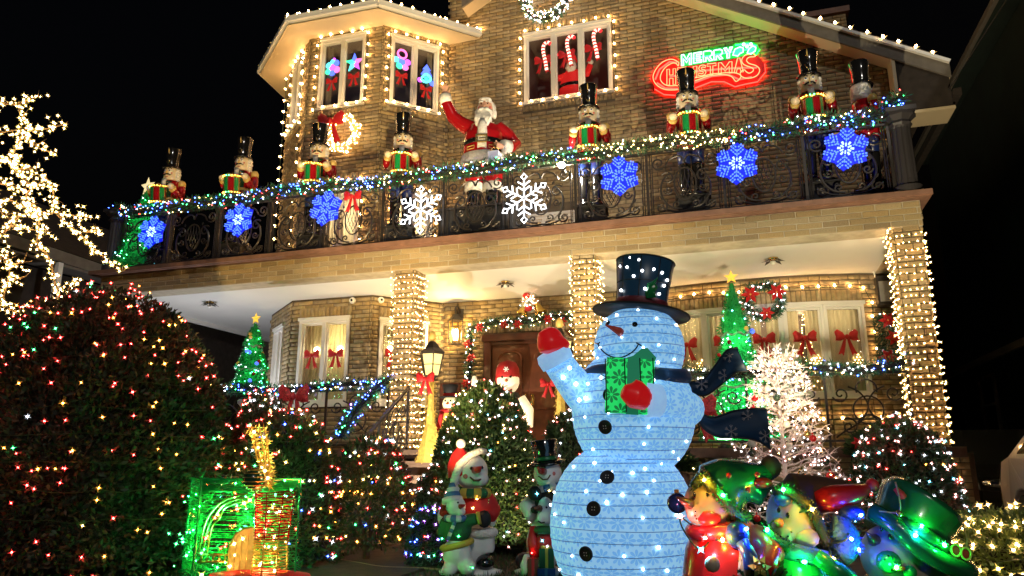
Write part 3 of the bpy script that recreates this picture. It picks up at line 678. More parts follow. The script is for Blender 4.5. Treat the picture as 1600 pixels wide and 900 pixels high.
# ------------------------------------------------------------------ garlands
def garland(label, path, radius, dens, cols, weights, nb, group=None, lr=.0135, needle=.09, name='garland', wide=.012, mats=('needle', 'needle_b', 'leaf_c')):
    P = resample(smooth_path(path, 8), .03); n = int(dens * len(P) * .03); o0 = P[0]
    t = thing(name, label, 'garland', tuple(o0), 0, group); A = np.array([tuple(p - o0) for p in P])
    tan = np.gradient(A, axis=0); tan = unit(tan)
    i = RNG.integers(0, len(A), n); d = unit(RNG.normal(size=(n, 3))); d = d - tan[i] * np.sum(d * tan[i], 1, keepdims=True) * .6
    lump = 1 + .25 * np.sin(i * .35)
    base = A[i] + unit(d) * (radius * lump * RNG.uniform(.15, .75, n))[:, None]
    leaf_mesh('needles', base, d + tan[i] * RNG.uniform(-.6, .9, (n, 1)), needle, wide, mats, t)
    m = MB(); m.tube([tuple(a) for a in A[::4]] + [tuple(A[-1])], radius * .42, 6); m.build('stem', 'core_dark', t)
    j = RNG.integers(0, len(A), nb); d = unit(RNG.normal(size=(nb, 3))); d[:, 1] -= .6; d = unit(d)
    wts = np.array(weights, float); idx = RNG.choice(len(cols), nb, p=wts / wts.sum())
    bulbs('bulbs', A[j] + d * (radius * RNG.uniform(.7, 1.15, nb))[:, None], lr, cols, idx, t)
    return t
mix = ['blue', 'white', 'red', 'green', 'gold']
zt = 5.34
garland('green garland with blue and coloured lights on the left third of the balcony rail', [(-10.75, 9.93, 5.42), (-10.2, 9.9, 5.34), (-9, 9.93, 5.36), (-8, 9.9, 5.33), (-7.2, 9.93, 5.40), (-6.2, 9.9, 5.36), (-5.4, 9.93, 5.30)], .118, 760, mix, [6, 1.6, 1.2, 1.8, 1.2], 300, 'garlands along the balcony rail')
garland('green garland with mixed lights on the balcony rail under the waving santa', [(-5.4, 9.93, 5.30), (-4.6, 9.9, 5.36), (-3.9, 9.93, 5.34), (-3, 9.9, 5.38), (-2.3, 9.93, 5.36), (-1.9, 9.92, 5.35)], .118, 760, mix, [4, 1.4, 1, 2.4, 2.4], 170, 'garlands along the balcony rail')
garland('garland full of warm white lights on the balcony rail under the christmas sign', [(-1.9, 9.93, 5.35), (-1.2, 9.9, 5.38), (-.5, 9.9, 5.36), (.05, 9.92, 5.36)], .118, 760, ['gold', 'warm', 'white'], [4, 4, 1], 140, 'garlands along the balcony rail')
garland('green garland with blue lights at the right end of the balcony rail', [(.05, 9.93, 5.36), (.6, 9.9, 5.34), (1.2, 9.9, 5.40), (1.7, 9.93, 5.36), (2.0, 9.95, 5.5), (2.2, 9.93, 5.62)], .122, 760, mix, [6, 1.4, 1.2, 1.4, 1.2], 140, 'garlands along the balcony rail')

# ------------------------------------------------------------------ snowflakes
def blue_flake(x, z, label, rot=0, hot=0):
    t = thing('blue_snowflake', label, 'snowflake light', (x, 9.80, z), 0, 'blue snowflake lights on the balcony railing')
    t.rotation_euler = (0, rad(rot), 0); m = MB(); L = MB(); R = .29
    k = 12
    star = []
    for i in range(12): a = 2 * PI * i / 12 + PI / 2; r = R * (1.06 if i % 2 == 0 else .8); star.append((r * math.cos(a), r * math.sin(a)))
    m.prism(star, .012, .03); m.build('board', 'led_board', t)
    H = MB()
    for i in range(6):
        a = rad(60 * i + 90); d = Vector((math.cos(a), 0, math.sin(a))); q = Vector((-d.z, 0, d.x))
        def dash(p, e, mm=L, w=.0105): mm.bar(p, e, w * 1.45, .016)
        for j, (r0, r1) in enumerate(((.03, .075), (.095, .135), (.155, .195))): dash(d * r0, d * r1, H if (hot > i and j == 0) or (j == 0 and hot) else L, .012)
        for s in (-1, 1):
            for b in (.11, .165, .215):
                for g in (0.02, .058, .096):
                    if b > .2 and g > .09: continue
                    e = d * .72 + q * s * .69; dash(d * b + e * g, d * b + e * (g + .024), H if hot > 5 and b < .12 else L)
        dash(d * .05 + q * .03, d * .085 + q * .055, H if hot else L); dash(d * .05 - q * .03, d * .085 - q * .055, H if hot else L)
    for mm in (L, H): mm.v = [(x_, y_ - .006, z_) for x_, y_, z_ in mm.v]
    stuff(L.build('led_tubes', 'led_blue', t))
    if H.v: stuff(H.build('bright_leds', 'led_ice', t))
    return t
FL = [(-9.75, 4.88, 'blue snowflake light hung beside the small green tree at the left end of the railing', 8, 2),
      (-7.95, 4.92, 'blue snowflake light under the second nutcracker from the left', 0, 3), (-6.29, 4.95, 'blue snowflake light next to the small red bow on the railing', 12, 0),
      (-1.53, 4.92, 'dimmer blue snowflake light between the spotlight and the warm white garland', 0, 0), (.07, 4.90, 'blue snowflake light with bright white heart below the warm white garland', 5, 3),
      (1.43, 4.93, 'big blue snowflake light nearest the right end of the railing', 10, 1)]
for a in FL: blue_flake(*a)
for x, z, l in ((-4.63, 4.76, 'big white rope light snowflake left of the santa pedestal'), (-2.96, 4.76, 'big white rope light snowflake right of the santa pedestal')):
    t = thing('white_snowflake', l, 'snowflake light', (x, 9.86, z), 0, 'white rope light snowflakes on the railing')
    for i in range(6):
        a = rad(60 * i + 90); d = Vector((math.cos(a), 0, math.sin(a))); q = Vector((-d.z, 0, d.x)); m = MB(); r = .0105
        m.tube([d * .02, d * .29], r, 6)
        m.tube([d * .29, d * .335 + q * .045, d * .39, d * .335 - q * .045], r, 6, closed=True)
        for b, g in ((.12, .10), (.2, .105)):
            for s in (-1, 1): m.tube([d * b, d * (b + g * .62) + q * s * g * .9], r, 6)
        m.build('arm', 'rope_white', t)
# small red bow and floodlight on the rail, black plinth under santa
def bow(label, loc, s=1.0, m_='red_velvet', rz_=0, group=None, tails=2):
    t = thing('bow', label, 'bow', loc, rz_, group)
    for sx in (-1, 1):
        m = MB(); m.puff([(sx * .01 * s, .0), (sx * .05 * s, .07 * s), (sx * .125 * s, .115 * s), (sx * .165 * s, .075 * s), (sx * .15 * s, .0), (sx * .16 * s, -.05 * s), (sx * .09 * s, -.055 * s), (sx * .03 * s, -.03 * s)], -.05 * s, .012); m.build('loop', m_, t)
        m = MB(); m.puff([(sx * .005 * s, -.02 * s), (sx * .045 * s, -.03 * s), (sx * .085 * s, -.14 * s), (sx * .135 * s, -.25 * s), (sx * .085 * s, -.235 * s), (sx * .06 * s, -.27 * s), (sx * .025 * s, -.14 * s)], -.02 * s, .008); m.build('tail', m_, t)
    m = MB(); m.ball((0, -.035 * s, .0), (.032 * s, .03 * s, .038 * s), 10); m.build('knot', m_, t, True)
    return t
bow('small dark red bow tied to the railing right of a blue snowflake', (-5.85, 9.9, 5.12), 1.0, 'red_velvet')
t = thing('spotlight', 'glaring white spotlight clamped to the balcony rail right of santa', 'spotlight', (-2.37, 9.86, 5.12))
m = MB(); m.lathe([(.02, 0), (.05, .02), (.06, .1), (.045, .14)], 14); m.build('housing', 'iron', t, True); m = MB(); m.ball((0, -.04, .07), .052, 12); m.build('bulb', 'flood_lens', t, True)
m = MB(); m.box((0, .06, .0), (.05, .08, .04)); m.build('clamp', 'iron', t)
lamp('rail_lamp', 'POINT', (-2.37, 10.06, 5.14), 90, (1, .86, .62), .04)
t = thing('plinth', 'black box plinth that the santa figure stands on', 'plinth', (-3.87, 10.62, 4.27)); m = MB(); m.box((0, 0, .28), (1.2, .8, .56)); m.build('box', 'black_cloth', t)
m = MB(); m.box((0, 0, .575), (1.26, .86, .03)); m.build('top_board', 'iron_dull', t)

# ------------------------------------------------------------------ nutcrackers
def nutcracker(x, y, rz_, label, s=1.0, lit='green', look=0):
    s *= .77; t = thing('nutcracker', label, 'nutcracker', (x, y, 4.27 + .36), rz_, 'nutcracker drummers along the balcony'); t.scale = (s, s, s * 1.10)
    def P(name, m_, f, sm=True):
        m = MB(); f(m); return m.build(name, m_, t, sm)
    P('base', 'black_gloss', lambda m: m.lathe([(.33, 0), (.33, .07), (.29, .09)], 24)); P('stand', 'black_cloth', lambda m: (m.box((0, 0, -.22), (.56, .56, .42)), m.box((0, 0, -.01), (.64, .64, .02))), False)
    for sx in (-1, 1):
        P('boot', 'black_gloss', lambda m: (m.lathe([(.10, .09), (.105, .3), (.12, .62), (.125, .64)], 14, (sx * .125, 0, 0)), m.ball((sx * .125, -.09, .13), (.095, .16, .06), 12)))
        P('trouser_leg', 'navy_paint', lambda m: m.lathe([(.112, .63), (.125, .8), (.13, .98)], 14, (sx * .125, 0, 0)))
    P('coat', 'red_gloss', lambda m: m.lathe([(.29, .93), (.27, 1.1), (.235, 1.22), (.245, 1.4), (.26, 1.56), (.235, 1.64), (.12, 1.67)], 24, sy=.85))
    P('vest', 'dark_green', lambda m: m.add([(.21 * math.sin(a) * k, -.238 * math.cos(a) * .92 - .012, z) for z, k in ((1.2, 1), (1.4, 1.03), (1.62, 1.0)) for a in np.linspace(-.85, .85, 9)], [(i * 9 + j, i * 9 + j + 1, i * 9 + j + 10, i * 9 + j + 9) for i in range(2) for j in range(8)]))
    P('belt', 'gold_paint', lambda m: m.lathe([(.25, 1.19), (.262, 1.2), (.262, 1.24), (.25, 1.25)], 24, sy=.86))
    for sx in (-1, 1):
        for z in (1.36, 1.46, 1.56): P('button', 'brass', lambda m: m.ball((sx * .095, -.235, z), .02, 8))
    P('beard', 'beard', lambda m: m.puff([(-.055, 1.66), (.055, 1.66), (.05, 1.5), (.025, 1.38), (0, 1.34), (-.025, 1.38), (-.05, 1.5)], -.285, -.2))
    for sx in (-1, 1):
        P('epaulette', 'gold_paint', lambda m: (m.lathe([(.085, 1.52), (.088, 1.60), (.06, 1.645), (0, 1.655)], 14, (sx * .32, 0, 0)),))
        a = P('arm', 'red_gloss', lambda m: m.tube([(sx * .32, 0, 1.58), (sx * .345, -.01, 1.42), (sx * .35, -.03, 1.28)], [.075, .078, .07], 12))
        def fore(m): m.tube([(sx * .35, -.03, 1.27), (sx * .33, -.16, 1.29), (sx * .30, -.26, 1.36)], [.068, .07, .075], 12)
        P('forearm', 'red_gloss', fore)
        P('cuff', 'gold_paint', lambda m: m.tube([(sx * .312, -.22, 1.33), (sx * .29, -.30, 1.40)], [.062, .088], 12))
        P('hand', 'cream', lambda m: m.ball((sx * .278, -.34, 1.43), (.082, .082, .066), 14))
        P('drumstick', 'gold_paint', lambda m: (m.tube([(sx * .27, -.37, 1.44), (sx * .05, -.46, 1.38)], .012, 6), m.ball((sx * .045, -.462, 1.378), .024, 8)))
    D = Vector((0, -.36, 1.07)); Rx = Matrix.Translation(D) @ Matrix.Rotation(rad(8), 4, 'X')
    def drum(m):
        m.M = Rx; n = 24
        for j in range(n):
            a0, a1 = 2 * PI * j / n, 2 * PI * (j + 1) / n; m.mi((j // 3) % 2)
            m.add([(.165 * math.cos(a), .165 * math.sin(a), z) for z in (0, .34) for a in (a0, a1)], [(0, 1, 3, 2)])
        m.mi(2).lathe([(0, .335), (.155, .335)], 24)
    m = MB(); drum(m); dr = m.build('drum', ['red_gloss', 'green_gloss', 'cream'], t, True)
    for z in (0, .34):
        m = MB(); m.M = Rx; m.lathe([(.165, z - .03), (.182, z - .02), (.182, z + .02), (.165, z + .03)], 24); m.build('hoop', 'gold', dr, True)
    m = MB(); m.M = Rx
    for j in range(8): a = 2 * PI * j / 8 + .01; m.tube([(.169 * math.cos(a), .169 * math.sin(a), .0), (.169 * math.cos(a), .169 * math.sin(a), .34)], .007, 5)
    m.build('cords', 'gold', dr)
    pp = []; ix = []
    for z in (-.005, .345):
        for j in range(9):
            a = rad(200 + j * 20); pp.append(Rx @ Vector((.192 * math.cos(a), .192 * math.sin(a), z))); ix.append(1 if j in ((3, 4) if lit == 'green' else (0,)) else 0)
    bulbs('bulbs', pp, .016, ['amber', 'green'], ix, dr)
    # head
    hd = P('head', 'cream', lambda m: m.lathe([(.13, 1.66), (.168, 1.68), (.172, 1.8), (.17, 1.95), (.15, 1.97)], 24))
    hd.rotation_euler = (0, 0, look)
    def H(name, m_, f, sm=True):
        m = MB(); f(m); return m.build(name, m_, hd, sm)
    for sx in (-1, 1):
        for k in range(4): H('hair_curl', 'beard', lambda m: m.ball((sx * .165, .045 - .02 * (k % 2), 1.68 + k * .075), (.052, .085, .05), 9))
        H('eye', 'white_ink', lambda m: m.ball((sx * .062, -.158, 1.875), (.032, .018, .024), 10))
        H('pupil', 'blue_paint', lambda m: m.ball((sx * .062, -.174, 1.875), (.016, .008, .016), 8))
        H('eyebrow', 'black_gloss', lambda m: m.tube([(sx * .025, -.176, 1.91), (sx * .065, -.17, 1.935), (sx * .105, -.148, 1.92)], .009, 5))
        H('moustache', 'black_gloss', lambda m: m.tube([(sx * .008, -.185, 1.79), (sx * .05, -.185, 1.785), (sx * .09, -.165, 1.765), (sx * .112, -.148, 1.785)], [.014, .017, .011, .004], 6))
        H('cheek', 'blush', lambda m: m.ball((sx * .1, -.136, 1.82), (.026, .012, .022), 8))
    H('hair_back', 'beard', lambda m: m.lathe([(.15, 1.67), (.19, 1.7), (.195, 1.85), (.18, 1.95)], 20, (0, .035, 0), sy=.9))
    H('nose', 'gold_paint', lambda m: m.add([(-.026, -.165, 1.80), (.026, -.165, 1.80), (0, -.232, 1.815), (0, -.168, 1.91)], [(0, 2, 3), (2, 1, 3), (0, 1, 2)]), False)
    H('mouth', 'red_paint', lambda m: m.tube([(-.04, -.166, 1.74), (0, -.172, 1.733), (.04, -.166, 1.74)], .008, 5))
    H('hat', 'black_gloss', lambda m: m.lathe([(.172, 1.955), (.155, 2.05), (.16, 2.2), (.192, 2.40), (.18, 2.415), (0, 2.40)], 28))
    H('brim', 'black_gloss', lambda m: m.lathe([(.165, 1.945), (.212, 1.945), (.218, 1.965), (.2, 1.985), (.165, 1.985)], 28, (0, -.012, 0)))
    H('emblem', 'brass', lambda m: m.tube([(-.055, -.182, 2.13), (-.02, -.172, 2.06), (0, -.17, 2.03), (.02, -.172, 2.06), (.055, -.182, 2.13)], .007, 5))
    H('hat_braid', 'brass', lambda m: m.tube([(-.05, -.168, 2.36), (0, -.19, 2.22), (.05, -.168, 2.36)], .005, 5))
    H('hat_jewel', 'foil', lambda m: m.ball((0, -.178, 2.145), .014, 8))
    H('plume', 'gold_paint', lambda m: m.tube([(0, -.178, 2.27), (0, -.188, 2.34), (.0, -.196, 2.4)], [.006, .014, .004], 6))
    return t
NUT = [(-9.98, 10.35, rad(6), 'leftmost nutcracker drummer behind the garland, turned left beside the small green tree', 1.0, 'warm', 0),
       (-8.40, 10.35, rad(8), 'second nutcracker drummer from the left, against the dark sky', 1.0, 'green', 0),
       (-6.83, 10.35, rad(16), 'nutcracker drummer in front of the lit wreath with red bow', 1.02, 'warm', 0),
       (-5.22, 10.35, rad(22), 'nutcracker drummer between the lit wreath and the waving santa', 1.0, 'green', 0),
       (-2.05, 10.35, rad(7), 'nutcracker drummer below the candy cane window', 1.0, 'green', 0),
       (-.56, 10.35, rad(4), 'nutcracker drummer whose hat covers part of the christmas sign', 1.0, 'green', 0),
       (1.14, 10.35, rad(-4), 'nutcracker drummer right of the christmas sign', 1.0, 'green', 0),
       (1.86, 10.75, rad(112), 'rightmost nutcracker, seen from its back', .97, 'warm', 0)]
for a in NUT: nutcracker(*a)

# ------------------------------------------------------------------ santa on the balcony
S = thing('santa_figure', 'large glossy santa figure waving on the balcony', 'santa figure', (-3.87, 10.62, 4.86), rad(12))
def sp(name, m_, f, sm=True, vox=None, parent=None):
    m = MB(); f(m); o = m.build(name, m_, parent or S, sm)
    if vox: remesh(o, vox)
    return o
def santa_body(m):
    m.ball((.02, -.02, 1.82), (.135, .15, .175), 18, 12); m.tube([(0, 0, 1.5), (0.01, -.01, 1.72)], [.10, .085], 12)
    m.ball((0.02, -.165, 1.815), (.03, .035, .035), 10)
    m.tube([(0, .0, .75), (0, 0, 1.1), (0, 0, 1.5)], [.2, .24, .16], 14)
    def arm(pts, hand, up): m.tube(pts, [.07, .06, .05, .042], 10)
    arm([(-.25, 0, 1.5), (-.53, -.02, 1.72), (-.65, -.04, 1.98), (-.67, -.05, 2.1)], 0, 1)
    arm([(.25, 0, 1.5), (.5, .04, 1.2), (.38, -.18, 1.07), (.31, -.25, 1.05)], 0, 0)
    # raised hand, palm to the street
    m.ball((-.672, -.055, 2.17), (.055, .026, .07), 12)
    for i, (dx, l, sp_) in enumerate(((-.042, .075, -.02), (-.015, .095, -.006), (.014, .09, .008), (.04, .07, .024))):
        b = Vector((-.672 + dx, -.055, 2.22)); m.tube([b, b + Vector((sp_ * .6, -.008, l * .55)), b + Vector((sp_, -.022, l))], [.0155, .0145, .011], 7)
    m.tube([(-.62, -.06, 2.14), (-.588, -.068, 2.185), (-.575, -.075, 2.225)], [.02, .017, .012], 7)
    # closed hand on the lantern ring
    m.ball((.27, -.29, 1.045), (.06, .05, .06), 12)
    for k in range(4): m.tube([(.235 + k * .004, -.32, 1.085 - k * .027), (.215, -.345, 1.075 - k * .027), (.235, -.36, 1.06 - k * .027), (.27, -.355, 1.055 - k * .027)], .015, 7)
    m.tube([(.26, -.27, 1.1), (.235, -.31, 1.115), (.24, -.35, 1.11)], .016, 7)
    for sx in (-1, 1): m.tube([(sx * .15, 0, .2), (sx * .16, 0, .8)], [.1, .14], 12)
sp('body', 'skin', santa_body, True, .012)
sp('coat', 'red_gloss', lambda m: (m.lathe([(.33, .84), (.36, .95), (.36, 1.15), (.34, 1.35), (.27, 1.5), (.14, 1.6), (.1, 1.62)], 28, sy=.82), m.tube([(-.2, 0, 1.48), (-.4, -.01, 1.6), (-.53, -.02, 1.72), (-.62, -.035, 1.92), (-.655, -.04, 2.0)], [.15, .125, .115, .10, .088], 14), m.tube([(.2, 0, 1.48), (.38, .03, 1.36), (.5, .04, 1.2), (.44, -.1, 1.1), (.37, -.19, 1.065)], [.15, .135, .12, .105, .09], 14)), True, .016)
sp('trousers', 'red_gloss', lambda m: [m.lathe([(.14, .44), (.155, .6), (.17, .9)], 18, (sx * .16, 0, 0)) for sx in (-1, 1)])
for sx in (-1, 1):
    sp('boot', 'black_gloss', lambda m: (m.lathe([(.115, .02), (.12, .2), (.135, .38)], 16, (sx * .16, 0, 0)), m.ball((sx * .165, -.12, .07), (.105, .2, .07), 14)), True, .016)
    sp('boot_cuff', 'fur', lambda m: m.lathe([(.12, .37), (.16, .40), (.165, .5), (.125, .53)], 18, (sx * .16, 0, 0)))
sp('coat_hem', 'fur', lambda m: m.lathe([(.32, .80), (.385, .82), (.395, .9), (.375, .98), (.34, .99)], 30, sy=.84))
sp('coat_front', 'fur', lambda m: m.puff([(-.085, .97), (.085, .97), (.09, 1.2), (.075, 1.45), (.03, 1.56), (-.03, 1.56), (-.075, 1.45), (-.09, 1.2)], -.325, -.22), True)
sp('belt', 'black_gloss', lambda m: m.lathe([(.355, 1.13), (.37, 1.135), (.368, 1.21), (.35, 1.215)], 30, sy=.835))
sp('buckle', 'brass', lambda m: (m.box((0, -.33, 1.23), (.19, .03, .022)), m.box((0, -.33, 1.115), (.19, .03, .022)), m.box((-.085, -.33, 1.1725), (.022, .03, .095)), m.box((.085, -.33, 1.1725), (.022, .03, .095)), m.box((0.02, -.335, 1.172), (.12, .012, .014))), False)
sp('cuff', 'fur', lambda m: m.tube([(-.645, -.038, 1.96), (-.66, -.045, 2.03), (-.668, -.05, 2.11)], [.1, .108, .1], 16), True)
sp('cuff', 'fur', lambda m: m.tube([(.42, -.13, 1.085), (.36, -.2, 1.062), (.325, -.235, 1.052)], [.11, .118, .105], 16), True)
sp('pocket_trim', 'gold_paint', lambda m: [m.tube([(a, -.30 - (.02 if abs(a) < .2 else -.02), z) for a, z in ((s * .12, 1.06), (s * .24, 1.05), (s * .24, 1.0), (s * .12, 1.01))], .007, 5, closed=True) for s in (-1, 1)])
sp('beard', 'beard', lambda m: (m.ball((.01, -.1, 1.70), (.155, .12, .12), 16), m.ball((.0, -.13, 1.58), (.15, .12, .14), 16), m.ball((-.02, -.17, 1.48), (.11, .09, .1), 14), [m.tube([(x, -.2, 1.66), (x * 1.3 + .01, -.245, 1.56), (x * .9 - .01, -.235, 1.45), (x * .6, -.21, 1.4)], [.03, .035, .03, .01], 7) for x in (-.09, -.045, 0, .045, .09)]), True, .013)
sp('hair', 'beard', lambda m: (m.ball((.03, .03, 1.85), (.165, .15, .17), 18), [m.ball((s * .145 + .02, .0, 1.75), (.045, .08, .1), 10) for s in (-1, 1)], m.ball((.02, -.09, 1.965), (.12, .07, .045), 12)), True, .014)
for s_ in (-1, 1):
    sp('moustache', 'beard', lambda m: m.tube([(.015 + s_ * .008, -.185, 1.765), (.015 + s_ * .055, -.19, 1.75), (.015 + s_ * .11, -.15, 1.725), (.015 + s_ * .14, -.12, 1.745)], [.024, .032, .022, .008], 8))
    sp('eye', 'black_gloss', lambda m: m.ball((.018 + s_ * .052, -.158, 1.865), (.013, .008, .011), 8))
    sp('eyebrow', 'beard', lambda m: m.tube([(.018 + s_ * .02, -.165, 1.895), (.018 + s_ * .06, -.165, 1.91), (.018 + s_ * .095, -.135, 1.895)], .011, 6))
    sp('cheek', 'blush', lambda m: m.ball((.018 + s_ * .08, -.125, 1.81), (.035, .02, .028), 10))
sp('mouth', 'wood_dark', lambda m: m.ball((.015, -.198, 1.735), (.022, .012, .01), 8))
LN = thing('hand_lantern', 'pale blue square lantern hanging from the hand of the santa', 'lantern', (-3.87 + .30, 10.62 - .34, 4.86 + .62))
m = MB(); m.add([(s * .085 * k, q * .085 * k, z) for z, k in ((.03, .75), (.26, 1.05)) for s, q in ((-1, -1), (1, -1), (1, 1), (-1, 1))], [(0, 1, 5, 4), (1, 2, 6, 5), (2, 3, 7, 6), (3, 0, 4, 7), (3, 2, 1, 0), (4, 5, 6, 7)]); mat('lantern_cloth', (.6, .64, .8), .5, emit=(.55, .62, 1), es=.12); m.build('panes', 'lantern_cloth', LN)
m = MB(); m.lathe([(.12, .26), (.1, .3), (.03, .36), (.02, .38)], 4); m.box((0, 0, .015), (.15, .15, .03)); m.build('frame', 'brass', LN); m = MB(); m.tube(arc(0, .41, .035, 0, 360, 14), .007, 5); m.build('ring', 'brass', LN)

# ------------------------------------------------------------------ lit trees, wreaths, sign, window ornaments
def star_mesh(m, c, R, r=.45, dep=.05, n=5):
    pts = [(c[0] + (R if i % 2 == 0 else R * r) * math.sin(PI * i / n), c[2] + (R if i % 2 == 0 else R * r) * math.cos(PI * i / n)) for i in range(2 * n)]
    k = len(pts); vs = [(x, c[1], z) for x, z in pts] + [(c[0], c[1] - dep, c[2]), (c[0], c[1] + dep, c[2])]
    m.add(vs, [(i, (i + 1) % k, k) for i in range(k)] + [((i + 1) % k, i, k + 1) for i in range(k)])
def tinsel_tree(label, loc, h, R, group, nb=170, tiers=3, balls=True):
    t = thing('lit_tree', label, 'christmas tree', loc, random.uniform(0, 6), group)
    def rad_at(u):   # tiers flare out at their hems
        k = u * tiers; f = k - math.floor(k); return R * (1 - u) ** .85 * (1.22 - .44 * f) + .02
    m = MB(); pr = [(max(.012, rad_at(u) * .86), .12 + u * (h - .2)) for u in np.linspace(0, .995, 28)]
    m.lathe(pr, 20); m.build('cone', 'tinsel', t, True)
    n = 8200; u = 1 - np.sqrt(RNG.uniform(0, 1, n)); u = np.clip(u, 0, .985); a = RNG.uniform(0, 2 * PI, n)
    r = np.array([rad_at(x) for x in u]) * RNG.uniform(.8, 1.02, n); Pn = np.stack([r * np.cos(a), r * np.sin(a), .12 + u * (h - .2)], 1)
    D = np.stack([np.cos(a), np.sin(a), RNG.uniform(-.9, .5, n)], 1) + RNG.normal(size=(n, 3)) * .4
    leaf_mesh('tinsel', Pn, D, .05, .012, ['tinsel', 'green_gloss'], t)
    m = MB(); m.lathe([(.022, 0), (.022, .2)], 8); m.lathe([(R * .5, 0), (R * .5, .03), (.03, .05)], 16); m.build('stand', 'iron', t)
    for k in range(1, tiers):
        u = k / tiers - .015; q = rad_at(u - .01) * 1.06; m = MB(); zz = .12 + u * (h - .2)
        pts = [(q * (1 + .03 * math.sin(9 * b)) * math.cos(b), q * (1 + .03 * math.sin(9 * b)) * math.sin(b), zz + .018 * math.sin(7 * b)) for b in np.linspace(0, 2 * PI, 49)[:-1]]
        m.tube(pts, .022, 6, closed=True, sq=.7); m.build('white_swag', 'tinsel_white', t, True)
    u = 1 - np.sqrt(RNG.uniform(0, 1, nb)); u = np.clip(u, 0, .97); a = RNG.uniform(0, 2 * PI, nb); r = np.array([rad_at(x) for x in u]) * 1.03
    bulbs('bulbs', np.stack([r * np.cos(a), r * np.sin(a), .12 + u * (h - .2)], 1), .013, ['green', 'white', 'cyan'], RNG.choice(3, nb, p=[.6, .32, .08]), t)
    if balls:
        for k in range(26):
            u = random.uniform(.02, .85); a = k * 2.4; q = rad_at(u) * 1.02; c = ['m_blue', 'yellow_shell', 'orange', 'ball_red'][k % 4]
            m = MB(); m.ball((q * math.cos(a), q * math.sin(a), .12 + u * (h - .2)), .032, 10); m.build('bauble', c, t, True)
    for zz_, e_ in ((.28, .75), (.6, .4)): lo_ = lamp('tree_inner_light', 'POINT', (loc[0], loc[1], loc[2] + h * zz_), e_ * h * h * 2.6, (.35, 1, .5), .05)
    m = MB(); star_mesh(m, (0, 0, h), .105 if balls else .19); m.build('star', 'star_gold' if balls else 'pale_shell', t).rotation_euler = (0, 0, -t.rotation_euler[2] - .1)
    return t
tinsel_tree('tiered green tinsel tree with gold star left of the bay window', (-7.78, 10.25, 1.95), 1.35, .27, 'green tinsel trees on the porch', 130)
tinsel_tree('tall tiered green tinsel tree with gold star before the bow window', (-.12, 10.75, FLOOR), 2.42, .46, 'green tinsel trees on the porch', 260)
t = tinsel_tree('small green lit tree with pale star at the left end of the balcony', (-10.46, 10.3, 4.27), 1.72, .42, None, 120, 2, False)
t = thing('pedestal', 'white pedestal under the tree at the left end of the porch', 'pedestal', (-7.78, 10.25, FLOOR)); m = MB(); m.lathe([(.2, 0), (.2, .06), (.13, .1), (.12, .7), (.18, .76), (.18, .82)], 18); m.build('column', 'white_paint', t, True)

def wreath(label, loc, R, r, rz_, kind, nb, cols, w, bowat=None, bs=1.0):
    t = thing('wreath', label, 'wreath', loc, rz_); n = int(2600 * R / .35); a = RNG.uniform(0, 2 * PI, n); d = unit(RNG.normal(size=(n, 3)))
    C = np.stack([R * np.cos(a), np.zeros(n), R * np.sin(a)], 1); P = C + d * (r * RNG.uniform(.3, .8, n))[:, None]
    leaf_mesh('needles', P, d + RNG.normal(size=(n, 3)) * .3, .075 if kind == 'green' else .05, .012, ['needle', 'leaf_c', 'needle_b'] if kind == 'green' else ['wreath_lit', 'gold_paint'], t)
    m = MB(); m.tube([(R * math.cos(x), 0, R * math.sin(x)) for x in np.linspace(0, 2 * PI, 33)[:-1]], r * .5, 6, closed=True); m.build('ring', 'core_dark' if kind == 'green' else 'wreath_lit', t, True)
    a = RNG.uniform(0, 2 * PI, nb); d = unit(RNG.normal(size=(nb, 3)) + np.array([0, -.5, 0])); C = np.stack([R * np.cos(a), np.zeros(nb), R * np.sin(a)], 1)
    ww = np.array(w, float); bulbs('bulbs', C + d * (r * RNG.uniform(.75, 1.1, nb))[:, None], .017, cols, RNG.choice(len(cols), nb, p=ww / ww.sum()), t)
    return t
wreath('round wreath of warm golden lights on the tower wall above the balcony door', (-6.98, 11.30, 7.03), .31, .10, 0, 'gold', 230, ['warm', 'gold', 'white'], [3, 2, 1])
bow('big bright red bow on the lit round wreath of the tower', (-7.13, 11.14, 7.2), 1.75, 'red_velvet')
wreath('frosted wreath with white lights under the gable peak', (-3.22, 12.28, 9.78), .42, .12, 0, 'green', 330, ['white', 'warm', 'pink'], [4, 3, 1])
wr = wreath('evergreen wreath with red poinsettias on the bow window wall', (.33, 11.95, 3.42), .25, .085, 0, 'green', 60, ['white', 'pink'], [3, 1])
def poinsettia(parent, c, R, m_='red_velvet', rz_=0):
    for layer, (k, s, dy) in enumerate(((6, 1, 0), (5, .6, -.02))):
        for i in range(k):
            a = 2 * PI * i / k + layer * .4; m = MB(); d = Vector((math.cos(a), 0, math.sin(a))); q = Vector((-d.z, 0, d.x)); L = R * s; y = Vector((0, dy - .01, 0))
            m.add([y, d * L * .5 + q * L * .24 + y + Vector((0, -.03, 0)), d * L + y * .5, d * L * .5 - q * L * .24 + y + Vector((0, -.03, 0)), d * L * .5 + y], [(0, 4, 1), (1, 4, 2), (2, 4, 3), (3, 4, 0), (0, 1, 2, 3)])
            m.build('petal', m_, parent, loc=c)
    m = MB(); m.ball((0, -.03, 0), R * .13, 8); m.build('flower_centre', 'gold', parent, True, loc=c)
for x, z, R in ((-.19, .09, .15), (.2, .1, .15), (.03, -.22, .12)): poinsettia(wr, (x, -.1, z), R)
sprayt = thing('wall_spray', 'hanging evergreen spray with red poinsettias between bow window and right column', 'wall spray', (2.02, 11.9, 2.7))
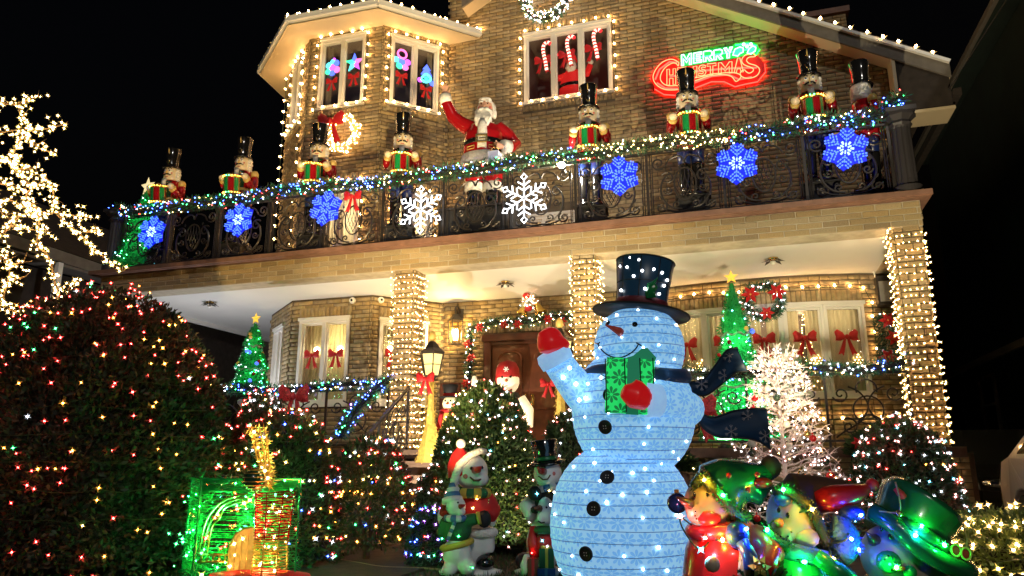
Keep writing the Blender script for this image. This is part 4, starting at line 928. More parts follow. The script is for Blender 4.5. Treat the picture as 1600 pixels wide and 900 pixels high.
n = 1300; Pz = RNG.uniform(-.45, .42, n); a = RNG.uniform(0, 2 * PI, n); rr_ = RNG.uniform(.02, .15, n); leaf_mesh('needles', np.stack([rr_ * np.cos(a), rr_ * np.sin(a) * .6, Pz], 1), np.stack([np.cos(a), np.sin(a) - .3, RNG.uniform(-1.2, .2, n)], 1), .09, .013, ['needle', 'leaf_c'], sprayt)
for x, z in ((.0, .28), (.06, .02), (-.05, -.26)): poinsettia(sprayt, (x, -.12, z), .13)
bulbs('bulbs', np.stack([RNG.uniform(-.14, .14, 16), np.full(16, -.12), RNG.uniform(-.45, .4, 16)], 1), .014, ['white', 'warm'], RNG.integers(0, 2, 16), sprayt)

# Merry Christmas sign: drawn at its place on the gable wall (sx, sz in metres from the sign's lower left corner)
SG = thing('christmas_sign', 'lit red and green neon style sign reading merry christmas on the gable wall', 'sign', (-1.33, 12.30, 7.36))
def w_(cx, cz):      # crop px of the survey photo -> metres on the wall
    px, py = 1000 + cx / 7.62, 50 + cz / 7.62; a = (px - 800) / FPX; b = (450 - py) / FPX
    fw = math.cos(PITCH) - b * math.sin(PITCH); up = math.sin(PITCH) + b * math.cos(PITCH); y = a * math.sin(YAW) + fw * math.cos(YAW); k = 12.3 / y
    return Vector(((a * math.cos(YAW) - fw * math.sin(YAW)) * k + 1.33, 0, EYE + up * k - 7.36))
def neon(parent, name, pts, m_, r=.014, closed=False):
    m = MB(); m.tube(pts, r, 6, closed=closed); return m.build(name, m_, parent, True)
OUT = {'H': [(0, 0), (.3, 0), (.3, .4), (.7, .4), (.7, 0), (1, 0), (1, 1), (.7, 1), (.7, .62), (.3, .62), (.3, 1), (0, 1)],
       'M': [(0, 0), (.2, 0), (.2, .62), (.5, .2), (.8, .62), (.8, 0), (1, 0), (1, 1), (.8, 1), (.5, .52), (.2, 1), (0, 1)],
       'E': [(0, 0), (1, 0), (1, .2), (.3, .2), (.3, .4), (.8, .4), (.8, .6), (.3, .6), (.3, .8), (1, .8), (1, 1), (0, 1)],
       'R': [(0, 0), (.27, 0), (.27, .36), (.42, .36), (.7, 0), (1, 0), (.68, .4), (.95, .55), (.95, .85), (.7, 1), (0, 1)],
       'Y': [(.36, 0), (.64, 0), (.64, .42), (1, 1), (.72, 1), (.5, .62), (.28, 1), (0, 1), (.36, .42)],
       'I': [(.1, 0), (.9, 0), (.9, 1), (.1, 1)], 'T': [(.36, 0), (.64, 0), (.64, .78), (1, .78), (1, 1), (0, 1), (0, .78), (.36, .78)],
       'A': [(0, 0), (.24, 0), (.34, .25), (.66, .25), (.76, 0), (1, 0), (.62, 1), (.38, 1)],
       'S': [(0, .05), (.45, -.02), (.85, .08), (1, .3), (.85, .52), (.4, .64), (.38, .76), (.6, .82), (.9, .74), (.98, .92), (.6, 1.02), (.2, .96), (.04, .72), (.2, .5), (.62, .38), (.66, .25), (.45, .18), (.05, .27)]}
def outl(ch, x0, x1, zt0, zt1, slope=-.09):
    return [w_(x0 + (x1 - x0) * u, zt1 + (zt0 - zt1) * v + slope * (x1 - x0) * (u - .5)) for u, v in OUT[ch]]
for ch, x0, x1, a, b in (('H', 320, 425, 440, 628), ('R', 448, 590, 420, 575), ('I', 628, 682, 408, 535), ('S', 695, 785, 395, 520), ('T', 800, 905, 375, 508), ('M', 935, 1095, 360, 495), ('A', 1120, 1230, 310, 480)):
    neon(SG, 'red_letter', outl(ch, x0, x1, a, b), 'neon_bead', .0085, True)
cC = [(462, 362), (400, 328), (330, 330), (250, 372), (185, 450), (155, 530), (175, 602), (235, 658), (320, 688), (455, 684), (460, 640), (340, 640), (275, 612), (242, 560), (255, 490), (305, 418), (380, 372), (430, 375), (455, 405)]
neon(SG, 'red_letter', smooth_path([w_(x, z) for x, z in cC] + [w_(*cC[0])], 3)[:-1], 'neon_bead', .0085, True)
cS = [(1345, 250), (1372, 290), (1300, 300), (1268, 335), (1300, 375), (1380, 400), (1425, 450), (1390, 520), (1290, 552), (1210, 530), (1195, 480), (1240, 450), (1262, 470), (1300, 490), (1345, 465), (1340, 430), (1240, 390), (1210, 340), (1235, 290), (1290, 262)]
neon(SG, 'red_letter', smooth_path([w_(x, z) for x, z in cS] + [w_(*cS[0])], 3)[:-1], 'neon_bead', .0085, True)
cU = [(612, 592), (700, 565), (800, 528), (900, 512), (1000, 508), (1090, 530), (1140, 588), (1185, 560), (1200, 520), (1150, 490), (1050, 482), (950, 492), (850, 500), (740, 530), (612, 556)]
neon(SG, 'red_swoosh', smooth_path([w_(x, z) for x, z in cU] + [w_(*cU[0])], 3)[:-1], 'neon_bead', .0085, True)
for ch, x0, x1, a, b in (('M', 495, 612, 262, 392), ('E', 640, 735, 245, 362), ('R', 755, 862, 225, 345), ('R', 880, 985, 210, 325), ('Y', 1000, 1100, 185, 308)):
    neon(SG, 'green_letter', outl(ch, x0, x1, a, b, -.16), 'neon_white', .0125, True)
for lf in ([(1105, 275), (1130, 205), (1190, 178), (1228, 190), (1228, 240), (1190, 255), (1165, 285)], [(1275, 250), (1300, 200), (1345, 165), (1380, 185), (1372, 225), (1320, 262)]):
    neon(SG, 'holly_leaf', [w_(x, z) for x, z in lf], 'neon_white', .011, True)
    m = MB(); q = [w_(x, z) for x, z in lf]; m.puff([(p.x, p.z) for p in q], -.006, .012); m.build('leaf_panel', 'neon_green', SG)
for c in ((1235, 152), (1275, 175), (1320, 150)):
    p = w_(*c); m = MB(); m.ball((p.x, -.01, p.z), .032, 10); m.build('berry', 'neon_white', SG, True)
bd_ = [(120, 530), (170, 410), (260, 330), (360, 285), (450, 300), (470, 385), (620, 385), (800, 355), (1000, 325), (1130, 290), (1250, 250), (1400, 260), (1480, 350), (1490, 450), (1400, 560), (1250, 590), (1130, 620), (1000, 560), (850, 560), (640, 640), (430, 725), (280, 715), (170, 650)]
m = MB(); q = [w_(*c) for c in bd_]; m.prism([(p.x, p.z) for p in q], .055, .075); m.build('red_glow_board', 'glow_board_red', SG)  # board added behind the letters, its colour stands in for their red glow
gd_ = [(470, 260), (700, 215), (900, 175), (1090, 150), (1220, 110), (1360, 110), (1420, 180), (1370, 250), (1250, 265), (1120, 300), (900, 335), (640, 378), (500, 400)]
m = MB(); q = [w_(*c) for c in gd_]; m.prism([(p.x, p.z) for p in q], .035, .052); m.build('green_glow_board', 'glow_board_green', SG)  # likewise an added board coloured as the green glow
# coloured tubes added behind the letters to wash the glow boards and the brick
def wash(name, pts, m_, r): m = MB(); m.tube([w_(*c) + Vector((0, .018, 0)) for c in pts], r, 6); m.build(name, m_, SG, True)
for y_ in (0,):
    wash('red_wash_tube', [(180, 560), (230, 440), (350, 350), (440, 360)], 'neon_red', .016); wash('red_wash_tube', [(200, 600), (300, 665), (450, 670)], 'neon_red', .016)
    wash('red_wash_tube', [(350, 530), (620, 470), (900, 440), (1200, 420), (1390, 420)], 'neon_red', .016); wash('red_wash_tube', [(640, 600), (850, 520), (1050, 500), (1180, 560), (1330, 530)], 'neon_red', .016)
    wash('green_wash_tube', [(500, 330), (800, 280), (1080, 235), (1350, 190)], 'neon_green', .016); wash('green_wash_tube', [(1130, 150), (1290, 130), (1390, 160)], 'neon_green', .016)

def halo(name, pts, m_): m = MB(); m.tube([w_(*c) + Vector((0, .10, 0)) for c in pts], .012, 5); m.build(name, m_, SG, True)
halo('red_halo_tube', bd_[:5], 'neon_red'); halo('red_halo_tube', bd_[11:], 'neon_red'); halo('green_halo_tube', gd_[:9], 'neon_green')  # tubes added at the back to cast the halo on the brick

# lit ornaments behind the upstairs panes
def on_face(F, u, z, o): return F.p(u, z, o)
def ornament(label, F, u, z, shape, bowm=True):
    p = F.p(u, z, -.028); ang = math.atan2(F.d.y, F.d.x)
    t = thing('window_ornament', label, 'window light', tuple(p), ang, 'lit ornaments behind the tower windows'); t.scale = (1.2, 1, 1.2); C5 = ['m_cyan', 'm_blue', 'm_purple', 'm_green', 'm_pink']
    def blob(x, zz, r, c, nm='coloured_light'): m = MB(); m.ball((x, 0, zz), (r, .012, r), 10); m.build(nm, c, t, True)
    if shape == 'bell':
        for i, (x, zz, r) in enumerate(((-.07, .05, .06), (.06, .07, .065), (0, .0, .075), (-.08, -.06, .055), (.085, -.05, .06), (0, .11, .05), (0, -.09, .06), (.02, .15, .03))): blob(x, zz, r, C5[i % 5])
    if shape == 'star':
        for i in range(5):
            a = rad(90 + 72 * i); b = rad(90 + 72 * i + 36); c = rad(90 + 72 * i - 36); m = MB(); m.prism([(0, 0), (.07 * math.cos(c), .07 * math.sin(c)), (.17 * math.cos(a), .17 * math.sin(a)), (.07 * math.cos(b), .07 * math.sin(b))], -.01, .01); m.build('star_arm', C5[(i * 2 + 1) % 5], t)
        blob(0, 0, .05, 'm_cyan')
    if shape == 'ring':
        m = MB(); m.tube(arc(0, .14, .075, 0, 360, 20)[:-1], .018, 6, closed=True); m.build('ring', 'm_pink', t, True)
        for i, (x, zz, r) in enumerate(((-.1, .02, .055), (.0, -.01, .075), (.1, .02, .055), (-.04, -.08, .06), (.06, -.08, .06))): blob(x, zz, r, C5[i % 5])
    if shape == 'tree':
        m = MB(); m.prism([(0, .2), (.07, .1), (.04, .1), (.1, 0), (-.1, 0), (-.04, .1), (-.07, .1)], -.01, .01); m.build('tree_shape', 'm_blue', t)
        m = MB(); m.tube(smooth_path([(-.08, 0, -.06), (.0, 0, .02), (.08, 0, -.05), (0, 0, -.12), (-.1, 0, -.1)]), .022, 6); m.build('swirl', 'm_cyan', t, True)
        for i, (x, zz, r) in enumerate(((.11, -.12, .05), (-.11, -.11, .045), (0, -.06, .04))): blob(x, zz, r, C5[(i + 1) % 5])
    bp = F.p(u, z - .30, -.028); b = bow('red bow hanging under the lit ' + shape + ' ornament in the tower window', tuple(bp), .8, 'red_velvet', ang, 'red bows in the tower windows'); b.scale = (1, .35, 1)
ornament('multicoloured cluster ornament in the left pane of the left tower window', fT[1], .52, 8.55, 'bell')
ornament('multicoloured star ornament in the left tower window', fT[1], 1.0, 8.58, 'star')
ornament('pink ring ornament with blue cluster in the right tower window', fT[2], .40, 8.6, 'ring')
ornament('blue tree shaped ornament in the right tower window', fT[2], .92, 8.45, 'tree')
def cane(u, z, label):
    p = fG.p(u, z, -.025); t = thing('candy_cane', label, 'candy cane', tuple(p), 0, 'lit candy canes in the gable window'); t.scale = (1.25, 1, 1.2)
    path = smooth_path([(.05, 0, -.26), (.03, 0, -.1), (.0, 0, .06), (0, 0, .16), (.03, 0, .22), (.09, 0, .225), (.12, 0, .17)], 6); P_ = resample(path, .03)
    for i in range(len(P_) - 1): m = MB(); m.tube([P_[i], P_[i + 1]], .027, 7); m.build('stripe', ['cane_white', 'cane_red'][(i // 1) % 2], t, True)
    b = bow('red bow tied to the ' + label, tuple(fG.p(u - .02, z - .10, -.04)), 1.05, 'red_velvet', 0, 'red bows on the candy canes'); b.scale = (1, .3, 1)
g0 = gw[0]; cane(g0 + .38, 8.66, 'lit candy cane in the left pane of the gable window'); cane(g0 + .86, 8.7, 'lit candy cane in the middle pane of the gable window'); cane(g0 + 1.38, 8.74, 'lit candy cane in the right pane of the gable window')
W = thing('santa_figure', 'small red lit santa figure inside the gable window', 'santa figure', tuple(fG.p(g0 + .88, 7.72, -.30))); W.scale = (1.15, 1, 1.15)
def wp(n_, m_, f): m = MB(); f(m); return m.build(n_, m_, W, True)
mat('santa_red_lit', (.6, .012, .015), .5, emit=(.9, .02, .015), es=.35)
wp('coat', 'santa_red_lit', lambda m: m.lathe([(.2, .0), (.24, .06), (.22, .3), (.17, .5), (.1, .6)], 20, sy=.6)); wp('belt', 'black_gloss', lambda m: m.lathe([(.222, .27), (.226, .33)], 20, sy=.62))
wp('head', 'skin', lambda m: m.ball((0, -.03, .7), (.09, .09, .1), 12)); wp('beard', 'beard', lambda m: m.ball((0, -.07, .63), (.1, .07, .1), 12)); wp('hat', 'santa_red_lit', lambda m: m.lathe([(.1, .76), (.07, .86), (.02, .95)], 14))
for s in (-1, 1): wp('arm', 'santa_red_lit', lambda m: m.tube([(s * .12, 0, .5), (s * .26, -.02, .48), (s * .33, -.05, .62)], [.07, .06, .05], 10)); wp('mitten', 'beard', lambda m: m.ball((s * .335, -.05, .67), .05, 10))
wp('candy_cane', 'cane_red', lambda m: m.tube(smooth_path([(-.33, -.08, .6), (-.34, -.08, .88), (-.28, -.08, .95), (-.22, -.08, .88)]), .02, 6))
# ------------------------------------------------------------------ strings of bulbs along eaves, rakes and windows
zg = EAVE + .19
light_string('warm bulbs standing along the left slant of the tower gutter', [(*RING[1], zg), (*RING[2], zg)], .21, 'warm', .028, 'light strings on the roof edges')
light_string('warm bulbs standing along the front of the tower gutter', [(*RING[2], zg), (*RING[3], zg)], .23, 'warm', .028, 'light strings on the roof edges')
light_string('warm bulbs standing along the right slant of the tower gutter', [(*RING[3], zg), (*RING[4], zg)], .23, 'warm', .028, 'light strings on the roof edges')
light_string('warm bulbs down the far left end of the tower gutter', [(*RING[0], zg), (*RING[1], zg)], .2, 'warm', .028, 'light strings on the roof edges')
A = Vector(APX); R2 = Vector((*RING[2], zg)); R3 = Vector((*RING[3], zg)); R1 = Vector((*RING[1], zg))
light_string('warm bulbs climbing the left hip of the tower roof', [R2, R2.lerp(A, .55)], .24, 'warm', .028, 'light strings on the roof edges')
light_string('warm bulbs climbing the right valley of the tower roof', [Vector((*RING[4], zg)), Vector((*RING[4], zg)).lerp(A, .5)], .24, 'warm', .028, 'light strings on the roof edges')
light_string('warm bulbs spaced along the right gable rake', [(-1.6, 12.0, rz(-1.6, .29)), (3.36, 12.0, rz(3.36, .29))], .262, 'warm', .034, 'light strings on the roof edges', wire='wire_black')
def around(F, a, b, c, d, label, o=.05, sp_=.235, bottom=True):
    pts = [F.p(a - .07, c - .02, o), F.p(a - .07, d + .08, o), F.p(b + .07, d + .08, o), F.p(b + .07, c - .02, o)]
    if bottom: pts += [F.p(b, c - .03, o + .05), F.p(a - .02, c - .03, o + .05)]
    return light_string(label, pts, sp_, 'warm', .026, 'light strings framing windows', (0, -.5, .8))
around(*upwin[1][:5], 'warm bulbs framing the left tower window'); around(*upwin[2][:5], 'warm bulbs framing the right tower window')
around(*upwin[0][:5], 'warm bulbs framing the tower side window at the far left'); around(fG, *gw, 'warm bulbs framing the three pane gable window')
around(*doors_up[0], 'warm bulbs over the balcony door behind the nutcracker', .05, .25, False); around(*doors_up[1], 'warm bulbs over the balcony door right of the nutcracker', .05, .25, False)
light_string('warm bulbs down the left corner of the tower', [(-9.12, 12.4, 9.1), (-9.12, 12.4, 5.4)], .26, 'warm', .028, 'light strings on the roof edges', (-1, -.3, .2))
light_string('warm bulbs down the side of the tower window bay', [fT[0].p(1.38, 8.9, .06), fT[0].p(1.36, 4.9, .06)], .28, 'warm', .025, 'light strings on the roof edges', (-.4, -.8, .2))
pts = [F.p(0, 3.66 - .03 * (i % 2), .06) for i, F in enumerate(fB) if 1 <= i <= 5] + [fB[6].p(0, 3.64, .06), fB[6].p(.12, 3.4, .06), fB[6].p(.1, 2.2, .06)]
light_string('warm bulbs over the bow window and down its right side', pts, .24, 'warm', .025, 'light strings framing windows', (0, -.5, .8))

light_string('warm bulbs lying along the foot of the tower wall on the balcony', [fT[0].p(.3, 4.42, .12), fT[1].p(.05, 4.4, .12), fT[1].p(1.6, 4.42, .12), fT[2].p(1.3, 4.4, .12)], .3, 'warm', .028, 'light strings on the balcony floor')
light_string('warm bulbs lying along the foot of the gable wall on the balcony', [fG.p(.2, 4.42, .12), fG.p(3.2, 4.4, .12)], .3, 'warm', .028, 'light strings on the balcony floor')
# ------------------------------------------------------------------ porch: railings, garlands, lantern, bows, figures
def porch_rail(label, a, b, n, h=.9, slope=True):
    a, b = Vector(a), Vector(b); t = thing('porch_railing', label, 'railing', tuple(a)); d = b - a
    m = MB(); m.bar((0, 0, h), d + Vector((0, 0, h)), .05, .03); m.build('top_rail', 'iron', t); m = MB(); m.bar((0, 0, .08), d + Vector((0, 0, .08)), .035, .025); m.build('bottom_rail', 'iron', t)
    ang = math.atan2(d.y, d.x); L = d.xy.length / n; sh = d.z / d.xy.length
    for i in range(n + 1): p = d * (i / n); m = MB(); m.bar(p + Vector((0, 0, -.02)), p + Vector((0, 0, h + .02)), .03, .03); m.build('post', 'iron', t)
    for i in range(n):
        m = MB(); s0 = [spiral(.18 * L, h * .72, .1, 200, 1.4, 1), spiral(.82 * L, h * .72, .1, -20, 1.4, -1), spiral(.25 * L, h * .28, .11, 120, 1.4, -1), spiral(.75 * L, h * .28, .11, 60, 1.4, 1)]
        s0 += [smooth_path([(.08 * L, 0, .12), (.2 * L, 0, .2), (.4 * L, 0, .32), (.5 * L, 0, .5), (.42 * L, 0, .66), (.28 * L, 0, .74)]), smooth_path([(.92 * L, 0, .12), (.8 * L, 0, .2), (.6 * L, 0, .32), (.5 * L, 0, .5), (.58 * L, 0, .66), (.72 * L, 0, .74)])]
        s0 += [arc(.5 * L, h * .5, .17, 0, 360, 20), arc(.5 * L, h * .78, .12, 200, -20, 12), arc(.5 * L, h * .28, .14, 20, 160, 12)]
        for q in s0:
            pp = []
            for x, y, z in q: X = (i * L + x); pp.append((X * math.cos(ang), X * math.sin(ang), z + X * sh))
            m.tube(pp, .011, 5)
        m.build('scroll', 'iron', t)
    return t
porch_rail('scroll iron railing on the left part of the porch', (-10.4, 10.02, FLOOR), (-5.15, 10.02, FLOOR), 5)
porch_rail('scroll iron railing on the porch before the bow window', (-1.9, 10.02, FLOOR), (1.86, 10.02, FLOOR), 4)
porch_rail('sloping stair railing on the left side of the steps', (-4.78, 9.95, FLOOR), (-4.78, 8.2, .05), 2)
porch_rail('sloping stair railing on the right side of the steps', (-2.15, 9.95, FLOOR), (-2.15, 8.2, .05), 2)
garland('garland with blue and white lights on the left porch railing', [(-8.6, 9.95, 2.06), (-7.7, 9.93, 2.1), (-6.8, 9.93, 2.06), (-5.9, 9.93, 2.11), (-5.15, 9.93, 2.1)], .09, 520, ['blue', 'white', 'green', 'gold'], [3, 4, 1, 1], 130)
garland('dark garland with blue lights sloping down the stair railing', [(-5.1, 9.9, 2.15), (-5.2, 9.3, 1.75), (-5.15, 8.7, 1.3)], .12, 560, ['blue', 'green', 'purple'], [4, 1, 1], 70)
garland('evergreen garland with white lights on the porch railing before the bow window', [(-1.9, 9.93, 2.05), (-1, 9.93, 2.1), (-.2, 9.93, 2.06), (.6, 9.93, 2.12), (1.3, 9.93, 2.07), (1.86, 9.93, 2.14)], .10, 560, ['white', 'blue', 'warm'], [4, 2, 2], 110)
bow('large pale red glittering bow on the left porch railing', (-6.62, 9.80, 1.93), 1.7, 'red_glitter')
bow('red bow on the porch railing behind the scarf of the big snowman', (-.65, 9.82, 1.62), 1.6, 'red_glitter')
# window bows with candle lamps behind them
def candle(label, p, group='candle lamps in the windows'):
    t = thing('candle_lamp', label, 'candle lamp', tuple(p), 0, group); m = MB(); m.lathe([(.035, -.25), (.035, -.23), (.012, -.22), (.012, -.05)], 10); m.build('stick', 'cream', t, True); m = MB(); m.ball((0, 0, 0), .052, 12); m.build('bulb', 'candle_glow', t, True)
BW = [(fT[1], .50, 'in the left pane of the bay window'), (fT[1], .98, 'in the right pane of the bay window'), (fT[2], .42, 'in the bay window beside the left column')]
for F, u, l in BW:
    p = F.p(u, 2.82, .02); ang = math.atan2(F.d.y, F.d.x); bow('red felt bow ' + l, tuple(p), .95, 'red_velvet', ang, 'red bows in the windows of the porch'); candle('white candle lamp glowing behind the bow ' + l, F.p(u, 2.94, -.12))
BB = ['left end pane of the bow window', 'second pane from left of the bow window', 'middle pane of the bow window', 'fourth pane from left of the bow window', 'right end pane of the bow window']
for i in range(1, 6):
    F = fB[i]; bow('red felt bow in the ' + BB[i - 1], tuple(F.p(F.L * .5, 2.84, .02)), 1.08, 'red_velvet', math.atan2(F.d.y, F.d.x), 'red bows in the windows of the porch')
    for k, (u, z) in enumerate(((.82, 2.5),)):
        p = F.p(F.L * u, z, -.11); t = thing('flake_light', 'small golden star light in the ' + BB[i - 1], 'window light', tuple(p), math.atan2(F.d.y, F.d.x), 'small star lights in the bow window')
        pts = [(0, 0, 0)] + [(.085 * math.cos(rad(60 * q + 30)), 0, .085 * math.sin(rad(60 * q + 30))) for q in range(6)] + [(.05 * math.cos(rad(60 * q)), 0, .05 * math.sin(rad(60 * q))) for q in range(6)]
        m = MB()
        for q in range(3): a = rad(60 * q + 30); m.bar((-.1 * math.cos(a), 0, -.1 * math.sin(a)), (.1 * math.cos(a), 0, .1 * math.sin(a)), .01, .008)
        m.build('frame', 'gold', t); bulbs('bulbs', pts, .016, ['warm', 'gold'], RNG.integers(0, 2, len(pts)), t)
light_string('warm bulbs along the foot of the bow window wall', [fB[2].p(0, 1.62, .1), fB[4].p(0, 1.58, .1), fB[6].p(.3, 1.62, .1)], .28, 'warm', .026, 'light strings framing windows', (0, -.6, .6))
# twinkling thin tree of lights inside the fourth pane
t = thing('wire_tree', 'thin tree of tiny golden lights inside the fourth pane of the bow window', 'light tree', tuple(fB[4].p(.33, 2.0, -.13))); pp = []
for k in range(70): z = random.uniform(0, 1.25); q = .2 * (1 - z / 1.3); a = random.uniform(0, 6.3); pp.append((q * math.cos(a), .02 * math.sin(a), z))
m = MB(); m.tube([(0, 0, 0), (0, 0, 1.27)], .006, 5); m.build('stem', 'wire_green', t); bulbs('bulbs', pp, .009, ['warm'], np.zeros(70, int), t)
# rooms behind the porch windows are lit
for p, e in (((-7.1, 11.95, 3.1), 26), ((-5.95, 12.25, 3.1), 20), ((-8.1, 12.3, 3.1), 16)): lamp('room_lamp', 'POINT', p, e, (1, .80, .36), .08)
for i in (1, 2, 3, 4, 5): p = fB[i].p(.3, 3.2, -.5); lamp('room_lamp', 'POINT', tuple(p), 9, (1, .80, .45), .08)
lamp('room_lamp', 'POINT', tuple(fG.p(bd[0] + .6, 5.1, -.5)), 16, (1, .72, .5), .08)
for F, a, b, c, d in doors_up: lamp('room_lamp', 'POINT', tuple(F.p((a + b) / 2, 5.4, -.5)), 40, (1, .82, .55), .08)
# wall lantern
t = thing('wall_lantern', 'lit brass wall lantern with glass sides left of the front door', 'wall lantern', (-4.98, 12.22, 3.02)); q = .095
m = MB(); m.lathe([(.13, 0), (.13, .02), (.0, .025)], 4); m.lathe([(.16, .44), (.15, .46), (.07, .52), (.05, .56), (.0, .58)], 4)
for a in range(4): x = .1 * math.cos(PI / 2 * a + 0); y = .1 * math.sin(PI / 2 * a); m.bar((x * 1.15, y * 1.15, .02), (x * 1.42, y * 1.42, .45), .016, .016)
m.build('cage', 'iron', t); m = MB(); m.lathe([(.112, .03), (.14, .44)], 4); m.build('panes', 'glass_lamp', t)
m = MB(); m.tube(smooth_path([(0, 0, .56), (0, 0, .68), (0, .1, .72), (0, .22, .62)]), .018, 6); m.lathe([(.07, .5), (.07, .7)], 10, (0, .23, 0), sy=.3); m.build('bracket', 'iron', t)
for k in (-1, 0, 1): m = MB(); m.lathe([(.012, .08), (.022, .18), (.018, .26), (0, .3)], 8, (k * .04, 0, 0)); m.build('bulb', 'lantern_glow', t, True)
lamp('lantern_light', 'POINT', (-4.98, 12.05, 3.22), 60, (1, .68, .28), .05)
# door garland, bells
garland('evergreen garland with white lights and red flowers across the top of the door', [(-4.72, 12.24, 3.30), (-4.2, 12.2, 3.38), (-3.65, 12.2, 3.36), (-3.1, 12.2, 3.42), (-2.7, 12.22, 3.36)], .10, 600, ['white', 'warm', 'pink'], [4, 3, 1], 70)
dg = garland('evergreen garland with red balls hanging down the left side of the door', [(-4.70, 12.24, 3.3), (-4.68, 12.22, 2.8), (-4.72, 12.24, 2.2), (-4.68, 12.24, 1.4)], .09, 560, ['white', 'warm', 'red'], [4, 2, 2], 60)
garland('evergreen garland hanging down the right side of the door', [(-2.7, 12.24, 3.3), (-2.72, 12.22, 2.6), (-2.7, 12.24, 1.4)], .09, 500, ['white', 'warm'], [3, 2], 40)
for i, (x, z) in enumerate(((-4.45, 3.28), (-4.0, 3.3), (-3.75, 3.3), (-3.2, 3.36), (-2.95, 3.3), (-4.68, 3.0), (-4.6, 2.75), (-4.7, 2.3), (-4.66, 1.95))):
    t = thing('flower', 'red poinsettia tucked in the door garland, ' + ['leftmost on the top', 'second from left on the top', 'third from left on the top, under the bells', 'fourth from left on the top', 'rightmost on the top', 'highest on the left side', 'second from top on the left side', 'third from top on the left side', 'lowest on the left side'][i], 'flower', (x, 12.08, z), 0, 'poinsettias on the door garland'); poinsettia(t, (0, 0, 0), .095)
t = thing('bell_ornament', 'pair of gold bells with lit white twigs and red bow above the door', 'bells', (-3.55, 12.2, 3.55))
for s in (-1, 1):
    m = MB(); m.M = Matrix.Translation((s * .14 + .03, -.05, .0)) @ Matrix.Rotation(rad(-28 * s), 4, 'Y'); m.lathe([(.0, .14), (.05, .13), (.07, .06), (.085, -.02), (.125, -.08), (.115, -.085), (.07, -.02)], 18); m.build('bell', 'bowl_gold', t, True)
n = 500; a = unit(RNG.normal(size=(n, 3))); leaf_mesh('twigs', a * .05 + np.array([0, -.04, .14]), a, .13, .012, ['tinsel_white', 'wreath_lit'], t); bulbs('bulbs', unit(RNG.normal(size=(46, 3))) * RNG.uniform(.07, .17, (46, 1)) + np.array([0, -.08, .12]), .014, ['white', 'pink', 'warm'], RNG.integers(0, 3, 46), t)
for k, (x, z) in enumerate(((-.04, .25), (.0, .02))): m = MB(); m.ball((x, -.12, z), (.075, .05, .055), 10); m.build('bow_loop', 'red_velvet', t, True)
# plaque with a W
t = thing('plaque', 'brown wooden plaque with white letter W on the porch wall', 'plaque', tuple(fD.p(.02, 1.84, .05)), 0); m = MB(); m.box((.17, 0, .25), (.4, .025, .52)); m.build('board', 'plaque', t)
m = MB(); m.tube([(.07, -.018, .42), (.12, -.018, .22), (.175, -.018, .38), (.22, -.018, .22), (.29, -.018, .43), (.32, -.018, .44)], .011, 5); m.build('letter', 'white_ink', t); m = MB(); m.tube([(.10, -.018, .15), (.18, -.018, .165), (.30, -.018, .16)], .009, 5); m.tube([(.06, -.018, .06), (.15, -.018, .1), (.22, -.018, .09)], .008, 5); m.build('underline', 'white_ink', t)

def lamp_post(label, loc, rz_=0, sc_=1.0):
    t = thing('lamp_post', label, 'lamp post', loc, rz_); t.scale = (sc_,) * 3
    m = MB(); m.lathe([(.24, 0), (.21, .04), (.15, .3), (.10, .5), (.085, .56)], 4); m.build('skirt', 'yellow_shell', t)
    m = MB(); m.lathe([(.07, .56), (.05, .9), (.045, 1.15), (.055, 1.2)], 8); m.build('post', 'yellow_shell', t)
    m = MB(); m.lathe([(.03, 1.2), (.05, 1.24), (.12, 1.30)], 6); m.lathe([(.20, 1.62), (.21, 1.66), (.13, 1.72), (.06, 1.82), (.02, 1.84)], 6)
    for k in range(6): a = 2 * PI * k / 6; m.bar((.12 * math.cos(a), .12 * math.sin(a), 1.3), (.19 * math.cos(a), .19 * math.sin(a), 1.63), .014, .014); 
    for k in range(6):
        a, b = 2 * PI * k / 6, 2 * PI * (k + 1) / 6; m.bar((.155 * math.cos(a), .155 * math.sin(a), 1.46), (.155 * math.cos(b), .155 * math.sin(b), 1.46), .01, .01)
    m.build('lamp_frame', 'iron', t); m = MB(); m.lathe([(.108, 1.3), (.172, 1.62)], 6); m.build('lamp_glass', 'post_glow', t); m = MB(); m.lathe([(.02, 1.83), (.055, 1.86), (.06, 1.93), (.03, 1.98), (.0, 2.0)], 10); m.build('finial', 'bronze' if 'bronze' in M else 'gold_paint', t, True)
    n = 500; a = RNG.uniform(0, 2 * PI, n); z = RNG.uniform(0.02, 1.2, n); r = np.where(z < .56, .21 - .24 * z, .08 - .03 * (z - .56)); leaf_mesh('tinsel', np.stack([r * np.cos(a), r * np.sin(a), z], 1), np.stack([np.cos(a) * .5, np.sin(a) * .5, np.full(n, -1.0)], 1) + RNG.normal(size=(n, 3)) * .5, .05, .008, ['gold', 'yellow_shell'], t)
    return t
lamp_post('yellow lit tinsel lamp post with red bow behind the left column', (-4.15, 9.35, FLOOR - .18), 0, .9)
lamp_post('yellow lit tinsel lamp post half hidden by the raised arm of the big snowman', (-2.42, 9.75, FLOOR - .02), .3, .9)
bow('red bow with sprig on the lamp post behind the left column', (-4.17, 9.2, 2.06), .85, 'red_velvet'); bow('orange red bow on the lamp post by the raised arm of the big snowman', (-2.55, 9.6, 1.98), .72, 'red_velvet')

